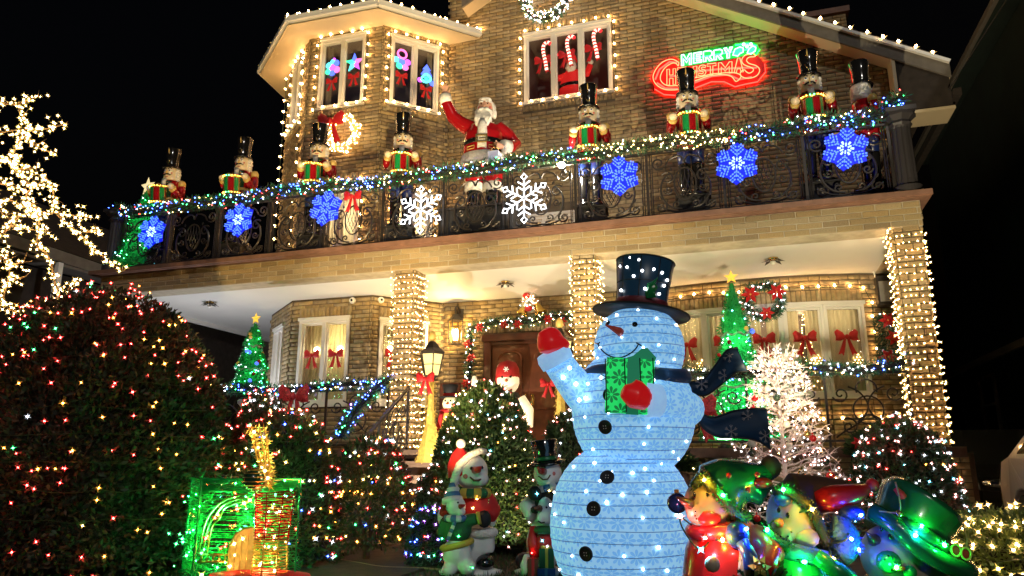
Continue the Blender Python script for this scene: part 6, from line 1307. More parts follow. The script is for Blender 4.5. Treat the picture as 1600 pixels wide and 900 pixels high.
# ------------------------------------------------------------------ the big pop-up snowman
BS = thing('snowman_figure', 'giant glowing blue white cloth snowman with top hat, scarf and gift in the front yard', 'snowman', (-.86, 5.3, 0), 0)
def cloth_ball(name, c, rx, rz_, m_, zcut=1.0, n=40, k=26, wob=.006):
    """Sewn cloth ball on hoops: the cloth sags a little between the ring wires; UV in metres."""
    me = bpy.data.meshes.new(name); vs = []; uv = []
    for i in range(k * 3 + 1):
        p = -PI / 2 + PI * i / (k * 3); sag = 1 - .008 * abs(math.sin(PI * i / 3)) 
        for j in range(n + 1):
            a = 2 * PI * j / n; q = sag * (1 - .004 * abs(math.sin(4 * a)))
            cp = max(0, math.cos(p)) ** .82; vs.append((c[0] + rx * cp * q * math.cos(a), c[1] + rx * cp * q * math.sin(a), c[2] + rz_ * math.sin(p))); uv.append((a * rx * .93, p * rz_))
    fs = [(i * (n + 1) + j, i * (n + 1) + j + 1, (i + 1) * (n + 1) + j + 1, (i + 1) * (n + 1) + j) for i in range(k * 3) for j in range(n)]
    me.from_pydata(vs, [], fs); l = me.uv_layers.new(name='UVMap'); l.data.foreach_set('uv', [x for f in fs for v in f for x in uv[v]]); me.materials.append(M[m_]); me.polygons.foreach_set('use_smooth', [True] * len(fs)); me.update()
    return new_obj(name, me, BS)
def hoops(parent, c, rx, rz_, n, name='hoop_wires'):
    m = MB()
    for i in range(1, n):
        p = -PI / 2 + PI * i / n; r = rx * math.cos(p) ** .82 * .9985 + .0005; jt = random.uniform(-.004, .004)
        m.tube([(c[0] + r * math.cos(a), c[1] + r * math.sin(a), c[2] + rz_ * math.sin(p) + jt * math.sin(3 * a + i)) for a in np.linspace(0, 2 * PI, 41)[:-1]], .0019, 4, closed=True)
    return m.build(name, 'seam', parent)
def csurf(c, rx, rz_, az, el, k=1.0):   # az measured from local -y towards +x
    return Vector((c[0] + rx * k * math.cos(el) ** .82 * math.sin(az), c[1] - rx * k * math.cos(el) ** .82 * math.cos(az), c[2] + rz_ * k * math.sin(el)))
C1, C2, C3 = (-.03, 0, .53), (.07, 0, 1.30), (.13, 0, 1.745)
LB = cloth_ball('lower_ball', C1, .505, .55, 'snow_cloth'); hoops(LB, C1, .505, .55, 22)
MBALL = cloth_ball('middle_ball', C2, .435, .445, 'snow_cloth'); hoops(MBALL, C2, .435, .445, 17)
HD = cloth_ball('head', C3, .325, .305, 'snow_cloth'); hoops(HD, C3, .325, .305, 14)
for ball, c, rx, rz_, nb in ((LB, C1, .505, .55, 36), (MBALL, C2, .435, .445, 27), (HD, C3, .325, .305, 17)):
    pp = []
    while len(pp) < nb:
        p = csurf(c, rx, rz_, random.uniform(-1.35, 1.5), random.uniform(-.9, 1.0), 1.004)
        if all((p - q).length > .095 for q in pp): pp.append(p)
    v, f = OCT; mb = MB()
    for p in pp: mb.ball(p, random.uniform(.006, .0115), 8)
    stuff(mb.build('bulbs', 'c_white', ball, True))
def hit(px, py, c, rx, rz_):   # where the line of sight of a surveyed photo point meets a cloth ball
    o = co.location - BS.location; d = (at(px, py, 5.0) - co.location).normalized()
    f = lambda p: (math.hypot(p.x - c[0], p.y - c[1]) / rx) ** 2.44 + ((p.z - c[2]) / rz_) ** 2 - 1
    t0 = 4.2
    while f(o + d * t0) > 0 and t0 < 6.5: t0 += .004
    p = o + d * t0; e = .002; g = Vector([f(p + Vector([e if i == k else 0 for i in range(3)])) - f(p) for k in range(3)]); return p, g.normalized()
E3 = (C3, .325, .305); E2 = (C2, .435, .445); E1 = (C1, .505, .55)
for q_ in ((950, 505), (992, 507)):
    p, nn = hit(*q_, *E3); m = MB(); m.M = Matrix.Translation(p) @ nn.to_track_quat('Z', 'Y').to_matrix().to_4x4(); m.lathe([(.02, -.002), (.018, .008), (0, .012)], 16); m.build('eye', 'black_gloss', BS, True)
p, nn = hit(969, 519, *E3); p2, _n = hit(953, 514, *E3); m = MB(); m.tube([p - nn * .02, p + nn * .02, p2 + nn * .075], [.03, .029, .004], 12); m.build('nose', 'nose_cloth', BS, True)
m = MB(); pts = []
for x, y in ((935, 537), (938, 543), (944, 550), (952, 555.5), (961, 558.5), (970, 558.5), (979, 555.5), (988, 550), (994, 544), (998, 537)): p, nn = hit(x, y, *E3); pts.append(p + nn * .004)
m.tube(smooth_path(pts, 4), .0055, 6)
for a_, b_, c_ in (((931, 536), (935, 537.5), (938, 535)), ((994, 536), (998, 537.5), (1003, 541))): m.tube([hit(*q_, *E3)[0] + hit(*q_, *E3)[1] * .004 for q_ in (a_, b_, c_)], .005, 6)
m.build('smile', 'black_gloss', BS, True)
for q_, e_ in (((953, 617), E2), ((946, 667), E2), ((949, 746), E1), ((928, 795), E1), ((916, 865), E1)):
    p, nn = hit(*q_, *e_); m = MB(); m.M = Matrix.Translation(p) @ nn.to_track_quat('Z', 'Y').to_matrix().to_4x4(); m.lathe([(.046, -.004), (.048, .01), (.04, .016), (.034, .011), (0, .011)], 24); bt = m.build('button', 'black_cloth', BS, True)
    mm = MB(); mm.M = m.M
    for a in range(4): mm.ball((.012 * math.cos(a * PI / 2 + .8), .012 * math.sin(a * PI / 2 + .8), .012), .0035, 6)
    stuff(mm.build('button_holes', 'white_ink', bt))
# hat
Mh = Matrix.Translation((.15, .02, 2.0)) @ Matrix.Rotation(rad(7), 4, 'Y') @ Matrix.Rotation(rad(-3), 4, 'X')
m = MB(); m.M = Mh; m.lathe([(.345, .0), (.35, .012), (.2, .03), (.19, .012)], 40); br_ = m.build('hat_brim', 'brim_cloth', BS, True); m = MB(); m.M = Mh; m.tube([(.348 * math.cos(a), .348 * math.sin(a), .008) for a in np.linspace(0, 2 * PI, 41)[:-1]], .008, 6, closed=True); m.build('brim_wire', 'black_cloth', br_)
m = MB(); m.M = Mh; m.lathe([(.19, .02), (.185, .08), (.19, .2), (.212, .40), (.20, .408), (0, .40)], 36); hat = m.build('hat_crown', 'hat_cloth', BS, True)
m = MB(); m.M = Mh; m.lathe([(.193, .025), (.193, .095), (.189, .098)], 36); m.build('hat_band', 'band_cloth', BS, True)
m = MB(); m.M = Mh; m.tube([(.214 * math.cos(a), .214 * math.sin(a), .40) for a in np.linspace(0, 2 * PI, 37)[:-1]], .006, 6, closed=True)
for a in (-2.9, -2.3, -1.57, -.9, -.3): m.tube([(.186 * math.cos(a), .186 * math.sin(a), .1), (.19 * math.cos(a), .19 * math.sin(a), .2), (.213 * math.cos(a), .213 * math.sin(a), .40)], .004, 4)
m.tube([(.193 * math.cos(a), .193 * math.sin(a), .22) for a in np.linspace(0, 2 * PI, 37)[:-1]], .004, 4, closed=True); m.build('hat_wires', 'black_cloth', hat)
m = MB(); m.M = Mh
for a, z in ((-2.5, .33), (-2.1, .31), (-1.8, .24), (-2.3, .14), (-1.5, .28), (-1.35, .15), (-1.1, .30), (-.75, .29), (-.6, .2), (-.8, .13), (-1.65, .36), (-1.0, .18), (-.45, .25), (-2.0, .38)): m.ball((.198 * math.cos(a) * (1 + .05 * z), .198 * math.sin(a) * (1 + .05 * z), z), .0105, 8)
stuff(m.build('bulbs', 'c_white', hat, True))
m = MB(); m.M = Mh; m.puff([(.06, .08), (.13, .09), (.115, .13), (.135, .16), (.115, .19), (.13, .24), (.085, .20), (.055, .19), (.06, .15), (.045, .12)], -.215, -.175); m.build('holly_leaf', 'green_gloss', BS)
# raised arm (its own right) with mitten
def L_(px, py, D=5.15): return at(px, py, D) - BS.location
def cloth_tube(name, pts, rr, m_, parent=BS, n=18):
    P = smooth_path(pts, 6); R_ = np.interp(np.linspace(0, 1, len(P)), np.linspace(0, 1, len(rr)), rr); m = MB(); m.tube(P, list(R_), n); o = m.build(name, m_, parent, True)
    me_ = o.data; l = me_.uv_layers.new(name='UVMap'); l.data.foreach_set('uv', [x for lp in me_.loops for x in (2 * PI * (lp.vertex_index % n) / n * rr[0], (lp.vertex_index // n) * (sum((P[i + 1] - P[i]).length for i in range(len(P) - 1)) / (len(P) - 1)))]); return o
a1 = cloth_tube('arm', [L_(930, 640, 5.25), L_(905, 610, 5.2), L_(884, 583, 5.15), L_(872, 566, 5.1)], [.135, .125, .11, .105], 'snow_cloth')
m = MB(); m.tube([L_(872, 568, 5.1), L_(866, 557, 5.09), L_(862, 549, 5.08)], [.118, .124, .112], 18); m.build('cuff', 'cuff_cloth', BS, True)
mb = MB()
for q in ((880, 590), (900, 600), (890, 575), (905, 625), (868, 558), (915, 622)): mb.ball(L_(*q, 5.03), .0135, 8)
stuff(mb.build('bulbs', 'c_white', a1, True))
m = MB(); c = L_(860, 532, 5.06); m.ball(c, (.095, .06, .10), 16); m.tube([L_(862, 550, 5.06), L_(860, 535, 5.06), L_(852, 516, 5.06)], [.085, .098, .06], 14); m.tube([L_(868, 545, 5.05), L_(882, 538, 5.04), L_(887, 532, 5.03)], [.05, .042, .03], 12); mt = m.build('mitten', 'mitt_cloth', BS, True); remesh(mt, .016)
# other arm holding the present
a2 = cloth_tube('arm', [L_(1075, 640, 5.2), L_(1050, 628, 4.98), L_(1015, 624, 4.86)], [.12, .115, .10], 'snow_cloth')
m = MB(); m.tube([L_(1028, 626, 4.86), L_(1010, 625, 4.83)], [.11, .112], 18); m.build('cuff', 'cuff_cloth', BS, True)
m = MB(); m.tube([L_(1010, 624, 4.80), L_(990, 618, 4.76), L_(972, 610, 4.75)], [.075, .085, .045], 16); m.tube([L_(1005, 612, 4.78), L_(996, 602, 4.76), L_(990, 598, 4.75)], [.045, .042, .03], 12); mt = m.build('mitten', 'mitt_cloth', BS, True); remesh(mt, .016)
gift = thing('gift_box', 'green lit present with open lid held against the chest of the giant snowman', 'present', tuple(at(983, 605, 4.93)), rad(12))
def uvbox(o):
    me_ = o.data; l = me_.uv_layers.new(name='UVMap'); dat = []
    for p in me_.polygons:
        for li in p.loop_indices: v = me_.vertices[me_.loops[li].vertex_index].co; dat += [v.x + v.y, v.z]
    l.data.foreach_set('uv', dat)
m = MB(); m.box((0, 0, .0), (.31, .2, .36), R=Matrix.Rotation(rad(4), 3, 'Y')); g = m.build('box', 'gift_cloth', gift); uvbox(g)
m = MB(); m.box((.02, 0, .0), (.08, .212, .372), R=Matrix.Rotation(rad(4), 3, 'Y')); m.build('ribbon', 'ribbon_cloth', gift)
m = MB(); m.prism([(-.03, .182), (.03, .20), (.085, .245), (.125, .25), (.18, .185), (.175, .17), (.1, .175)], -.08, .06); m.build('lid', 'ribbon_cloth', gift)
m = MB()
for s in (-1, 1): m.tube([(-.155 * s, -.102, -.18), (-.155 * s, -.102, .18)], .004, 4)
m.tube([(-.03, -.108, -.17), (-.03, -.108, .18)], .004, 4); m.tube([(.07, -.108, -.17), (.07, -.108, .18)], .004, 4); m.build('wires', 'wire_black', gift)
# scarf: neck band and two blowing tails with printed flakes
sc_m = MB(); sc_m.tube([(C3[0] - .03 + .33 * math.cos(a), .33 * math.sin(a), 1.535 + .02 * math.sin(2 * a)) for a in np.linspace(0, 2 * PI, 37)[:-1]], .062, 10, closed=True, sq=1.0); SCF = sc_m.build('scarf', 'wing_blue', BS, True)
def ribbon(top, bot, D, amp, flakes):
    k = 14; A = [Vector((*p, 0)) for p in top]; B = [Vector((*p, 0)) for p in bot]
    A = smooth_path(A, 5); B = smooth_path(B, 5); n = min(len(A), len(B)); vs = []; f = []
    front = []
    for i in range(n):
        dd = D + amp * math.sin(i / n * 5.0)
        for q in range(5): p = A[i].lerp(B[i], q / 4); front.append(L_(p.x, p.y, dd + .02 * math.sin(q * 1.6 + i * .3)))
    Y = Vector((-math.sin(YAW), math.cos(YAW), 0)) * .014; back_ = [p + Y for p in front]; N = len(front)
    for i in range(n - 1):
        for q in range(4): a = i * 5 + q; f += [(a, a + 5, a + 6, a + 1), (a + N, a + 1 + N, a + 6 + N, a + 5 + N)]
        for q, sgn in ((0, 1), (4, -1)): a = i * 5 + q; f.append((a, a + N, a + 5 + N, a + 5) if sgn > 0 else (a, a + 5, a + 5 + N, a + N))
    for i in (0, n - 1):
        for q in range(4): a = i * 5 + q; f.append((a, a + 1, a + 1 + N, a + N))
    m = MB(); m.add(front + back_, f); o = m.build('scarf_tail', 'wing_blue', BS, True)
    for e in (0, 4): m = MB(); m.tube([front[i * 5 + e] for i in range(n)], .006, 5); m.build('edge_wire', 'black_cloth', o)
    for fx, fy in flakes:
        bi = min(range(N), key=lambda i: (front[i] - L_(fx, fy, D)).length); c = front[bi] - Y * .8; R = Vector((math.cos(YAW), math.sin(YAW), 0)); U = Vector((0, 0, 1)); m = MB(); r = .048
        for q in range(3):
            d = R * math.cos(q * PI / 3 + .5) + U * math.sin(q * PI / 3 + .5); m.bar(c - d * r, c + d * r, .007, .004)
            for s in (-1, 1):
                for w2_ in (.6, -.6): e = (d + (R * -math.sin(q * PI / 3 + .5) + U * math.cos(q * PI / 3 + .5)) * w2_).normalized(); m.bar(c + d * s * r * .55, c + d * s * r * .55 + e * s * r * .42, .006, .004)
        m.build('printed_flake', 'flake_grey', o)
ribbon([(1052, 584), (1075, 596), (1100, 592), (1118, 570), (1135, 548), (1152, 543)], [(1062, 604), (1078, 612), (1102, 618), (1130, 598), (1150, 582), (1168, 580)], 5.25, .06, [(1068, 594), (1100, 606), (1127, 586), (1142, 558)])
ribbon([(1056, 590), (1078, 606), (1092, 638), (1112, 652), (1150, 641), (1190, 638), (1199, 642)], [(1064, 604), (1084, 640), (1098, 668), (1124, 683), (1158, 684), (1186, 690), (1204, 702)], 5.2, .07, [(1095, 636), (1138, 670), (1168, 650), (1192, 678)])
for fx, fy in ((948, 590), (1038, 596)):
    c = L_(fx, fy, 4.93); R = Vector((math.cos(YAW), math.sin(YAW), 0)); m = MB()
    for q in range(3): d = R * math.cos(q * PI / 3 + .5) + Vector((0, 0, 1)) * math.sin(q * PI / 3 + .5); m.bar(c - d * .045, c + d * .045, .009, .006)
    m.build('printed_flake', 'flake_grey', SCF)
m = MB(); m.lathe([(.42, 0), (.42, .02), (.0, .025)], 24); m.build('base_plate', 'black_cloth', BS)

# ------------------------------------------------------------------ wire light sculpture
WB = at(357, 902, 5.6); ws = thing('wire_sculpture', 'wire light sculpture: green box with arched opening, golden arch and red and white chimney', 'light sculpture', (WB.x, WB.y, WB.z), YAW - rad(6)); sS = .00585 * 5.6 / 6.55
def wx(px): return (px - 372) * sS
def wz(py): return (893 - py) * sS
def mesh_fill(m, quad, n, jit, r=.0025):   # quad: 4 corners (tl,tr,br,bl): close-set wires across it
    tl, tr, br2, bl = [Vector(q) for q in quad]
    for i in range(n):
        t0 = (i + random.uniform(-jit, jit)) / n; t1 = (i + random.uniform(-jit, jit)) / n; a = tl.lerp(bl, min(1, max(0, t0))); b = tr.lerp(br2, min(1, max(0, t1))); mid = a.lerp(b, .5) + Vector((0, random.uniform(-.012, .012), random.uniform(-.006, .006))); m.tube([a, mid, b], r, 3)
def edges(m, pts, r=.006, closed=True): m.tube([Vector(p) for p in pts], r, 5, closed=closed)
FL_, FR = wx(318), wx(470); z0, z1 = 0.0, wz(757); dpt = .42; LX = wx(276)
m = MB(); fr_ = [(FL_, 0, z1), (FR, 0, z1), (FR, 0, z0), (FL_, 0, z0)]; edges(m, fr_, .010); sd = [(LX, dpt * .6, z1 + .01), (FL_, 0, z1), (FL_, 0, z0), (LX - .01, dpt * .6, z0 + .02)]; edges(m, sd, .010); m.build('frame', 'green_gloss', ws)
m = MB(); ax0, ax1, az0, az1 = wx(332), wx(378), wz(853), wz(800)
mesh_fill(m, [(FL_, 0, z1), (FR, 0, z1), (FR, 0, az1 + .12), (FL_, 0, az1 + .12)], 26, .6); mesh_fill(m, [(FL_, 0, az1 + .12), (ax0, 0, az1 + .12), (ax0, 0, 0), (FL_, 0, 0)], 34, .6); mesh_fill(m, [(ax1, 0, az1 + .12), (FR, 0, az1 + .12), (FR, 0, 0), (ax1, 0, 0)], 34, .6); mesh_fill(m, [(ax0, 0, az0), (ax1, 0, az0), (ax1, 0, 0), (ax0, 0, 0)], 16, .6)
stuff(m.build('front_mesh', 'tinsel', ws)); m = MB(); mesh_fill(m, sd, 52, .8); mesh_fill(m, [(LX, dpt * .6, z1 + .01), (wx(440), dpt * .6, z1), (wx(440), dpt * .6, z0), (LX, dpt * .6, z0)], 40, .8); stuff(m.build('side_mesh', 'tinsel', ws))
n = 2600; side = RNG.uniform(0, 1, n) < .3; px_ = np.where(side, RNG.uniform(LX, FL_, n), RNG.uniform(FL_, FR, n)); pz_ = RNG.uniform(.0, z1, n); py_ = np.where(side, (FL_ - px_) / (FL_ - LX) * dpt * .6, 0) + .015
kk = ~((px_ > ax0 + .02) & (px_ < ax1 - .01) & (pz_ > az0) & (pz_ < az1 + .1)); P = np.stack([px_, py_, pz_], 1)[kk]; leaf_mesh('tinsel', P, RNG.normal(size=(len(P), 3)) * np.array([1, .3, .5]), .06, .006, ['tinsel', 'green_gloss'], ws)
m = MB(); ar = [(wx(326), -.02, wz(862)), (wx(330), -.02, wz(825)), (wx(340), -.02, wz(803)), (wx(356), -.02, wz(788)), (wx(376), -.02, wz(780)), (wx(392), -.02, wz(778))]
for o_ in (0, .03, .06): m.tube(smooth_path([(x + o_ * (1 if i < 3 else .3), y, z - o_ * (0 if i < 2 else .8)) for i, (x, y, z) in enumerate(ar)]), .008, 5)
m.tube([(wx(326), -.02, wz(862)), (wx(380), -.02, wz(862))], .008, 5); m.tube([(wx(326), -.02, wz(872)), (wx(380), -.02, wz(872))], .008, 5)
for k in range(6): m.tube([(wx(330 + k * 9), -.02, wz(862)), (wx(332 + k * 9), -.03, wz(867)), (wx(330 + k * 9), -.02, wz(872))], .007, 4)
m.build('gold_window_trim', 'gold', ws)
m = MB(); q = [(wx(374), -.05, 0), (wx(375), -.05, wz(848)), (wx(381), -.05, wz(834)), (wx(392), -.05, wz(826)), (wx(406), -.05, wz(823)), (wx(412), -.05, wz(823)), (wx(412), -.05, 0)]; m.add(q, [(0, 1, 2, 3, 4, 5, 6)]); m.add([(x, .05, z) for x, y, z in q], [(6, 5, 4, 3, 2, 1, 0)]); m.build('gold_arch_cloth', 'yellow_shell', ws); m = MB(); edges(m, q, .007)
for k in range(4): m.tube([(wx(374 + 9 * k), -.055, 0), (wx(375 + 9 * k), -.055, wz(845 - 6 * min(k, 3)))], .004, 4)
m.build('gold_arch_frame', 'gold', ws)
def basket(name, cyl, m1, nring, verts_=8):
    m = MB()
    for i in range(nring): t_ = i / (nring - 1); x = cyl[0][0] + (cyl[1][0] - cyl[0][0]) * t_; z = cyl[0][1] + (cyl[1][1] - cyl[0][1]) * t_; r = cyl[0][2] + (cyl[1][2] - cyl[0][2]) * t_; m.tube([(x + r * math.cos(a), -.06 + r * math.sin(a), z + random.uniform(-.006, .006)) for a in np.linspace(0, 2 * PI, 15)[:-1]], .0042, 4, closed=True)
    for k in range(verts_): a = 2 * PI * k / verts_; m.tube([(cyl[0][0] + cyl[0][2] * math.cos(a), -.06 + cyl[0][2] * math.sin(a), cyl[0][1]), (cyl[1][0] + cyl[1][2] * math.cos(a), -.06 + cyl[1][2] * math.sin(a), cyl[1][1])], .005, 4)
    return m.build(name, m1, ws)
basket('red_chimney_basket', ((wx(437), wz(838), .12), (wx(438), wz(774), .145)), 'red_gloss', 17); basket('white_chimney_basket', ((wx(437), wz(892), .13), (wx(437), wz(840), .12)), 'gold', 13)
m = MB(); A_, B_ = Vector((wx(402), -.05, wz(683))), Vector((wx(428), -.06, wz(766)))
for k in range(7): a = 2 * PI * k / 7; o1 = Vector((.06 * math.cos(a), .06 * math.sin(a), 0)); m.tube([A_ + o1, B_ + o1 * .45], .006, 4)
for k in range(16): t_ = k / 15; c = A_.lerp(B_, t_); r = .06 * (1 - .55 * t_); m.tube([c + Vector((r * math.cos(a), r * math.sin(a), 0)) for a in np.linspace(0, 2 * PI, 11)[:-1]], .004, 3, closed=True)
m.build('gold_spout', 'gold', ws)
for p_, e_, c_ in (((.0, .14, .28), 20, (.03, 1, .16)), ((-.26, .12, .3), 12, (.03, 1, .16)), ((.14, .12, .5), 15, (.03, 1, .16)), ((.05, -.02, .16), 2.5, (1, .6, .08)), ((.29, -.06, .42), 9, (1, .12, .03)), ((.29, -.06, .12), 3, (1, .62, .2))):
    lamp('sculpture_light', 'POINT', ws.matrix_basis @ Vector(p_), e_, c_, .03)
n = 500; t_ = RNG.uniform(0, 1, n); a = RNG.uniform(0, 6.3, n); r = .055 * (1 - .55 * t_); P = np.stack([A_.x + (B_.x - A_.x) * t_ + r * np.cos(a), -.05 + r * np.sin(a), A_.z + (B_.z - A_.z) * t_], 1); leaf_mesh('tinsel', P, RNG.normal(size=(n, 3)), .045, .006, ['gold', 'yellow_shell'], ws)
m = MB(); m.ball((wx(407), -.08, wz(757)), .085, 16); bl_ = m.build('ball', 'dark_green', ws, True); m = MB(); [m.tube([(wx(407) + .086 * math.cos(e) * math.cos(a), -.08 + .086 * math.cos(e) * math.sin(a), wz(757) + .086 * math.sin(e)) for a in np.linspace(0, 6.28, 21)[:-1]], .0035, 3, closed=True) for e in np.linspace(-1.2, 1.2, 8)]; m.build('ball_rings', 'gold', bl_)
m = MB(); m.lathe([(.40, -.02), (.36, .03), (.15, .06), (0, .065)], 24, (wx(420), -.02, 0), sy=.5); m.build('red_skirt', 'red_velvet', ws, True)
gp = [(random.uniform(FL_, FR), -.035, random.uniform(.05, z1)) for _ in range(34)] + [(random.uniform(LX, FL_), .1, random.uniform(.05, z1)) for _ in range(16)]
gp = [p for k_, p in enumerate(gp) if not (ax0 < p[0] < ax1 and az0 < p[2] < az1 + .1) and p[0] < wx(462)]; bulbs('bulbs', gp[::2], .0135, ['green', 'cyan'], (RNG.uniform(0, 1, len(gp[::2])) < .12).astype(int), ws); bulbs('bulbs', gp[1::2], .0075, ['green'], np.zeros(len(gp[1::2]), int), ws, pre='big_')
gp = [(wx(x), -.12, wz(y)) for x, y in ((388, 845), (390, 860), (384, 875), (400, 838), (432, 848), (448, 850), (446, 835), (432, 828), (404, 690), (412, 712), (420, 740), (430, 755), (425, 745), (398, 790), (388, 798), (406, 786), (440, 795), (452, 800), (436, 815), (430, 870), (450, 880), (405, 885), (344, 887), (356, 810), (345, 838))]; bulbs('bulbs', gp, .017, ['gold', 'warm', 'red'], RNG.choice(3, len(gp), p=[.5, .35, .15]), ws)

# ------------------------------------------------------------------ painted plastic snowmen on the lawn
def figure_at(px, py, D, rz_=None): p = at(px, py, D); return (p.x, p.y, 0), (YAW if rz_ is None else rz_)
q = .00582
loc, rr_ = figure_at(735, 893, 6.85); A = thing('snowman_figure', 'painted snowman in red stocking cap hugging a child snowman in green sweater', 'snowman', loc, rr_)
def X(px): return (px - 735) * q
def Z(py): return max(0, (895 - py) * q)
def part(t, nm, m_, f, vox=None): m = MB(); f(m); o = m.build(nm, m_, t, True); (remesh(o, vox) if vox else None); return o
part(A, 'snow_base', 'snow_plastic', lambda m: m.lathe([(.27, 0), (.28, .03), (.2, .05), (0, .05)], 20, sy=.6))
part(A, 'body', 'snow_plastic', lambda m: (m.ball((X(738), .06, .28), (.17, .15, .24), 16), m.ball((X(740), .05, .55), (.17, .14, .2), 16), m.tube([(X(758), .02, .18), (X(756), .0, .38)], [.085, .09], 12)), .02)
part(A, 'coat', 'red_cloth', lambda m: (m.ball((X(743), .04, .56), (.185, .155, .17), 16), m.tube([(X(718), .03, .66), (X(700), .0, .56), (X(698), -.08, .48)], [.09, .08, .07], 12), m.tube([(X(757), .03, .64), (X(768), -.02, .53), (X(762), -.1, .48)], [.085, .08, .07], 12)), .018)
part(A, 'coat_trim', 'fur', lambda m: m.tube([(X(752) + .105 * math.cos(a), .0 + .1 * math.sin(a), Z(835)) for a in np.linspace(0, 6.28, 17)[:-1]], .04, 8, closed=True))
for x, y, yy in ((701, 820, -.1), (756, 814, -.14)): part(A, 'mitten', 'black_cloth', lambda m: m.ball((X(x), yy, Z(y)), (.062, .055, .075), 12))
for x, y in ((690, 812), (768, 815)): part(A, 'cuff', 'fur', lambda m: m.ball((X(x), -.04, Z(y)), (.035, .05, .07), 10))
for x in (703, 757): part(A, 'boot', 'black_gloss', lambda m: m.ball((X(x), -.02, Z(878)), (.085, .12, .075), 14))
hd = part(A, 'head', 'snow_plastic', lambda m: (m.ball((X(734), 0, Z(745)), (.155, .15, .155), 20, 12), m.ball((X(748), -.06, Z(756)), (.085, .09, .07), 12)), .014)
part(A, 'nose', 'red_paint', lambda m: m.tube([(X(741), -.14, Z(743)), (X(747), -.2, Z(742)), (X(751), -.235, Z(738))], [.034, .03, .008], 10)); part(A, 'eye', 'black_gloss', lambda m: m.ball((X(736), -.148, Z(740)), .017, 8)); part(A, 'eye', 'black_gloss', lambda m: m.ball((X(752), -.118, Z(739)), .015, 8))
part(A, 'smile', 'wood_dark', lambda m: m.tube([(X(734), -.152, Z(753)), (X(740), -.165, Z(758)), (X(747), -.155, Z(758)), (X(752), -.13, Z(755))], [.006, .011, .011, .005], 6)); part(A, 'cheek', 'blush', lambda m: m.ball((X(727), -.138, Z(752)), (.022, .012, .022), 10))
part(A, 'cap', 'red_velvet', lambda m: m.tube([(X(724), .02, Z(745)), (X(718), .0, Z(730)), (X(716), -.01, Z(718)), (X(717), -.02, Z(708))], [.16, .13, .075, .025], 16), .016); part(A, 'cap_brim', 'fur', lambda m: m.tube([(X(708), -.06, Z(772)), (X(710), -.1, Z(757)), (X(718), -.125, Z(735)), (X(733), -.11, Z(721)), (X(748), -.07, Z(714)), (X(755), -.0, Z(715))], [.038, .04, .038, .034, .03, .027], 10)); part(A, 'pompom', 'fur', lambda m: m.ball((X(718), -.02, Z(703)), .044, 12))
for i in range(6): a0 = -2.7 + i * .42; part(A, 'scarf_stripe', ['green_knit', 'yellow_knit'][i % 2], lambda m: m.tube([(X(737) + .13 * math.cos(a), .12 * math.sin(a) - .02, Z(777)) for a in np.linspace(a0, a0 + .42, 5)], .045, 10))
ch_ = A
part(A, 'child_body', 'snow_plastic', lambda m: (m.ball((X(716), -.16, Z(862)), (.13, .12, .13), 14), m.ball((X(706), -.2, Z(884)), (.07, .09, .06), 10), m.ball((X(732), -.2, Z(880)), (.08, .1, .075), 10)), .016); part(A, 'child_sweater', 'green_knit', lambda m: (m.ball((X(716), -.16, Z(828)), (.13, .11, .12), 14), m.tube([(X(730), -.2, Z(816)), (X(746), -.22, Z(812))], [.06, .05], 10), m.tube([(X(700), -.17, Z(816)), (X(692), -.16, Z(838))], [.055, .05], 10)), .014)
part(A, 'sweater_hem', 'yellow_knit', lambda m: m.tube([(X(716) + .125 * math.cos(a), -.16 + .11 * math.sin(a), Z(850) + .03 * math.cos(a)) for a in np.linspace(0, 6.28, 17)[:-1]], .027, 8, closed=True)); part(A, 'sleeve_cuff', 'yellow_knit', lambda m: m.tube([(X(746), -.22, Z(812)), (X(751), -.22, Z(811))], [.056, .056], 10))
part(A, 'child_head', 'snow_plastic', lambda m: (m.ball((X(714), -.2, Z(795)), (.088, .09, .088), 16), m.ball((X(722), -.25, Z(802)), (.045, .045, .04), 10)), .012); part(A, 'child_nose', 'red_paint', lambda m: m.tube([(X(721), -.28, Z(795)), (X(729), -.31, Z(792))], [.024, .006], 8)); part(A, 'child_eye', 'black_gloss', lambda m: m.ball((X(718), -.283, Z(789)), .009, 8))
for i in range(4): part(A, 'child_cap_stripe', ['white_knit', 'blue_knit'][i % 2], lambda m: m.tube([(X(709 - i * .5), -.19 + .015 * i, Z(790 - i * 7)), (X(708 - i * .5), -.18 + .015 * i, Z(783 - i * 7))], [.096 - .02 * i, .09 - .022 * i], 14))
part(A, 'child_cap_tip', 'fur', lambda m: m.ball((X(713), -.12, Z(772)), .034, 10))
for i in range(6): a0 = -2.9 + i * .45; part(A, 'child_scarf_stripe', ['blue_knit', 'white_knit'][i % 2], lambda m: m.tube([(X(715) + .085 * math.cos(a), -.18 + .085 * math.sin(a), Z(812)) for a in np.linspace(a0, a0 + .45, 5)], .03, 8))
for i in range(5): part(A, 'child_scarf_stripe', ['blue_knit', 'white_knit'][i % 2], lambda m: m.tube([(X(714 - i * 2), -.285, Z(816 + i * 5)), (X(712 - i * 2), -.29, Z(821 + i * 5))], [.028, .03], 8, sq=.5))
bulbs('bulbs', [(X(x), -.31, Z(y)) for x, y in ((720, 836), (741, 879))] + [(X(755), -.13, Z(776)), (X(739), -.17, Z(798)), (X(762), -.06, Z(790)), (X(745), -.17, Z(785))], .013, ['green', 'warm'], [0, 0, 0, 1, 0, 1], A)
loc, rr_ = figure_at(850, 893, 6.85); B = thing('snowman_figure', 'painted snowman in black top hat with child snowman and wrapped presents', 'snowman', loc, rr_)
def X(px): return (px - 850) * q
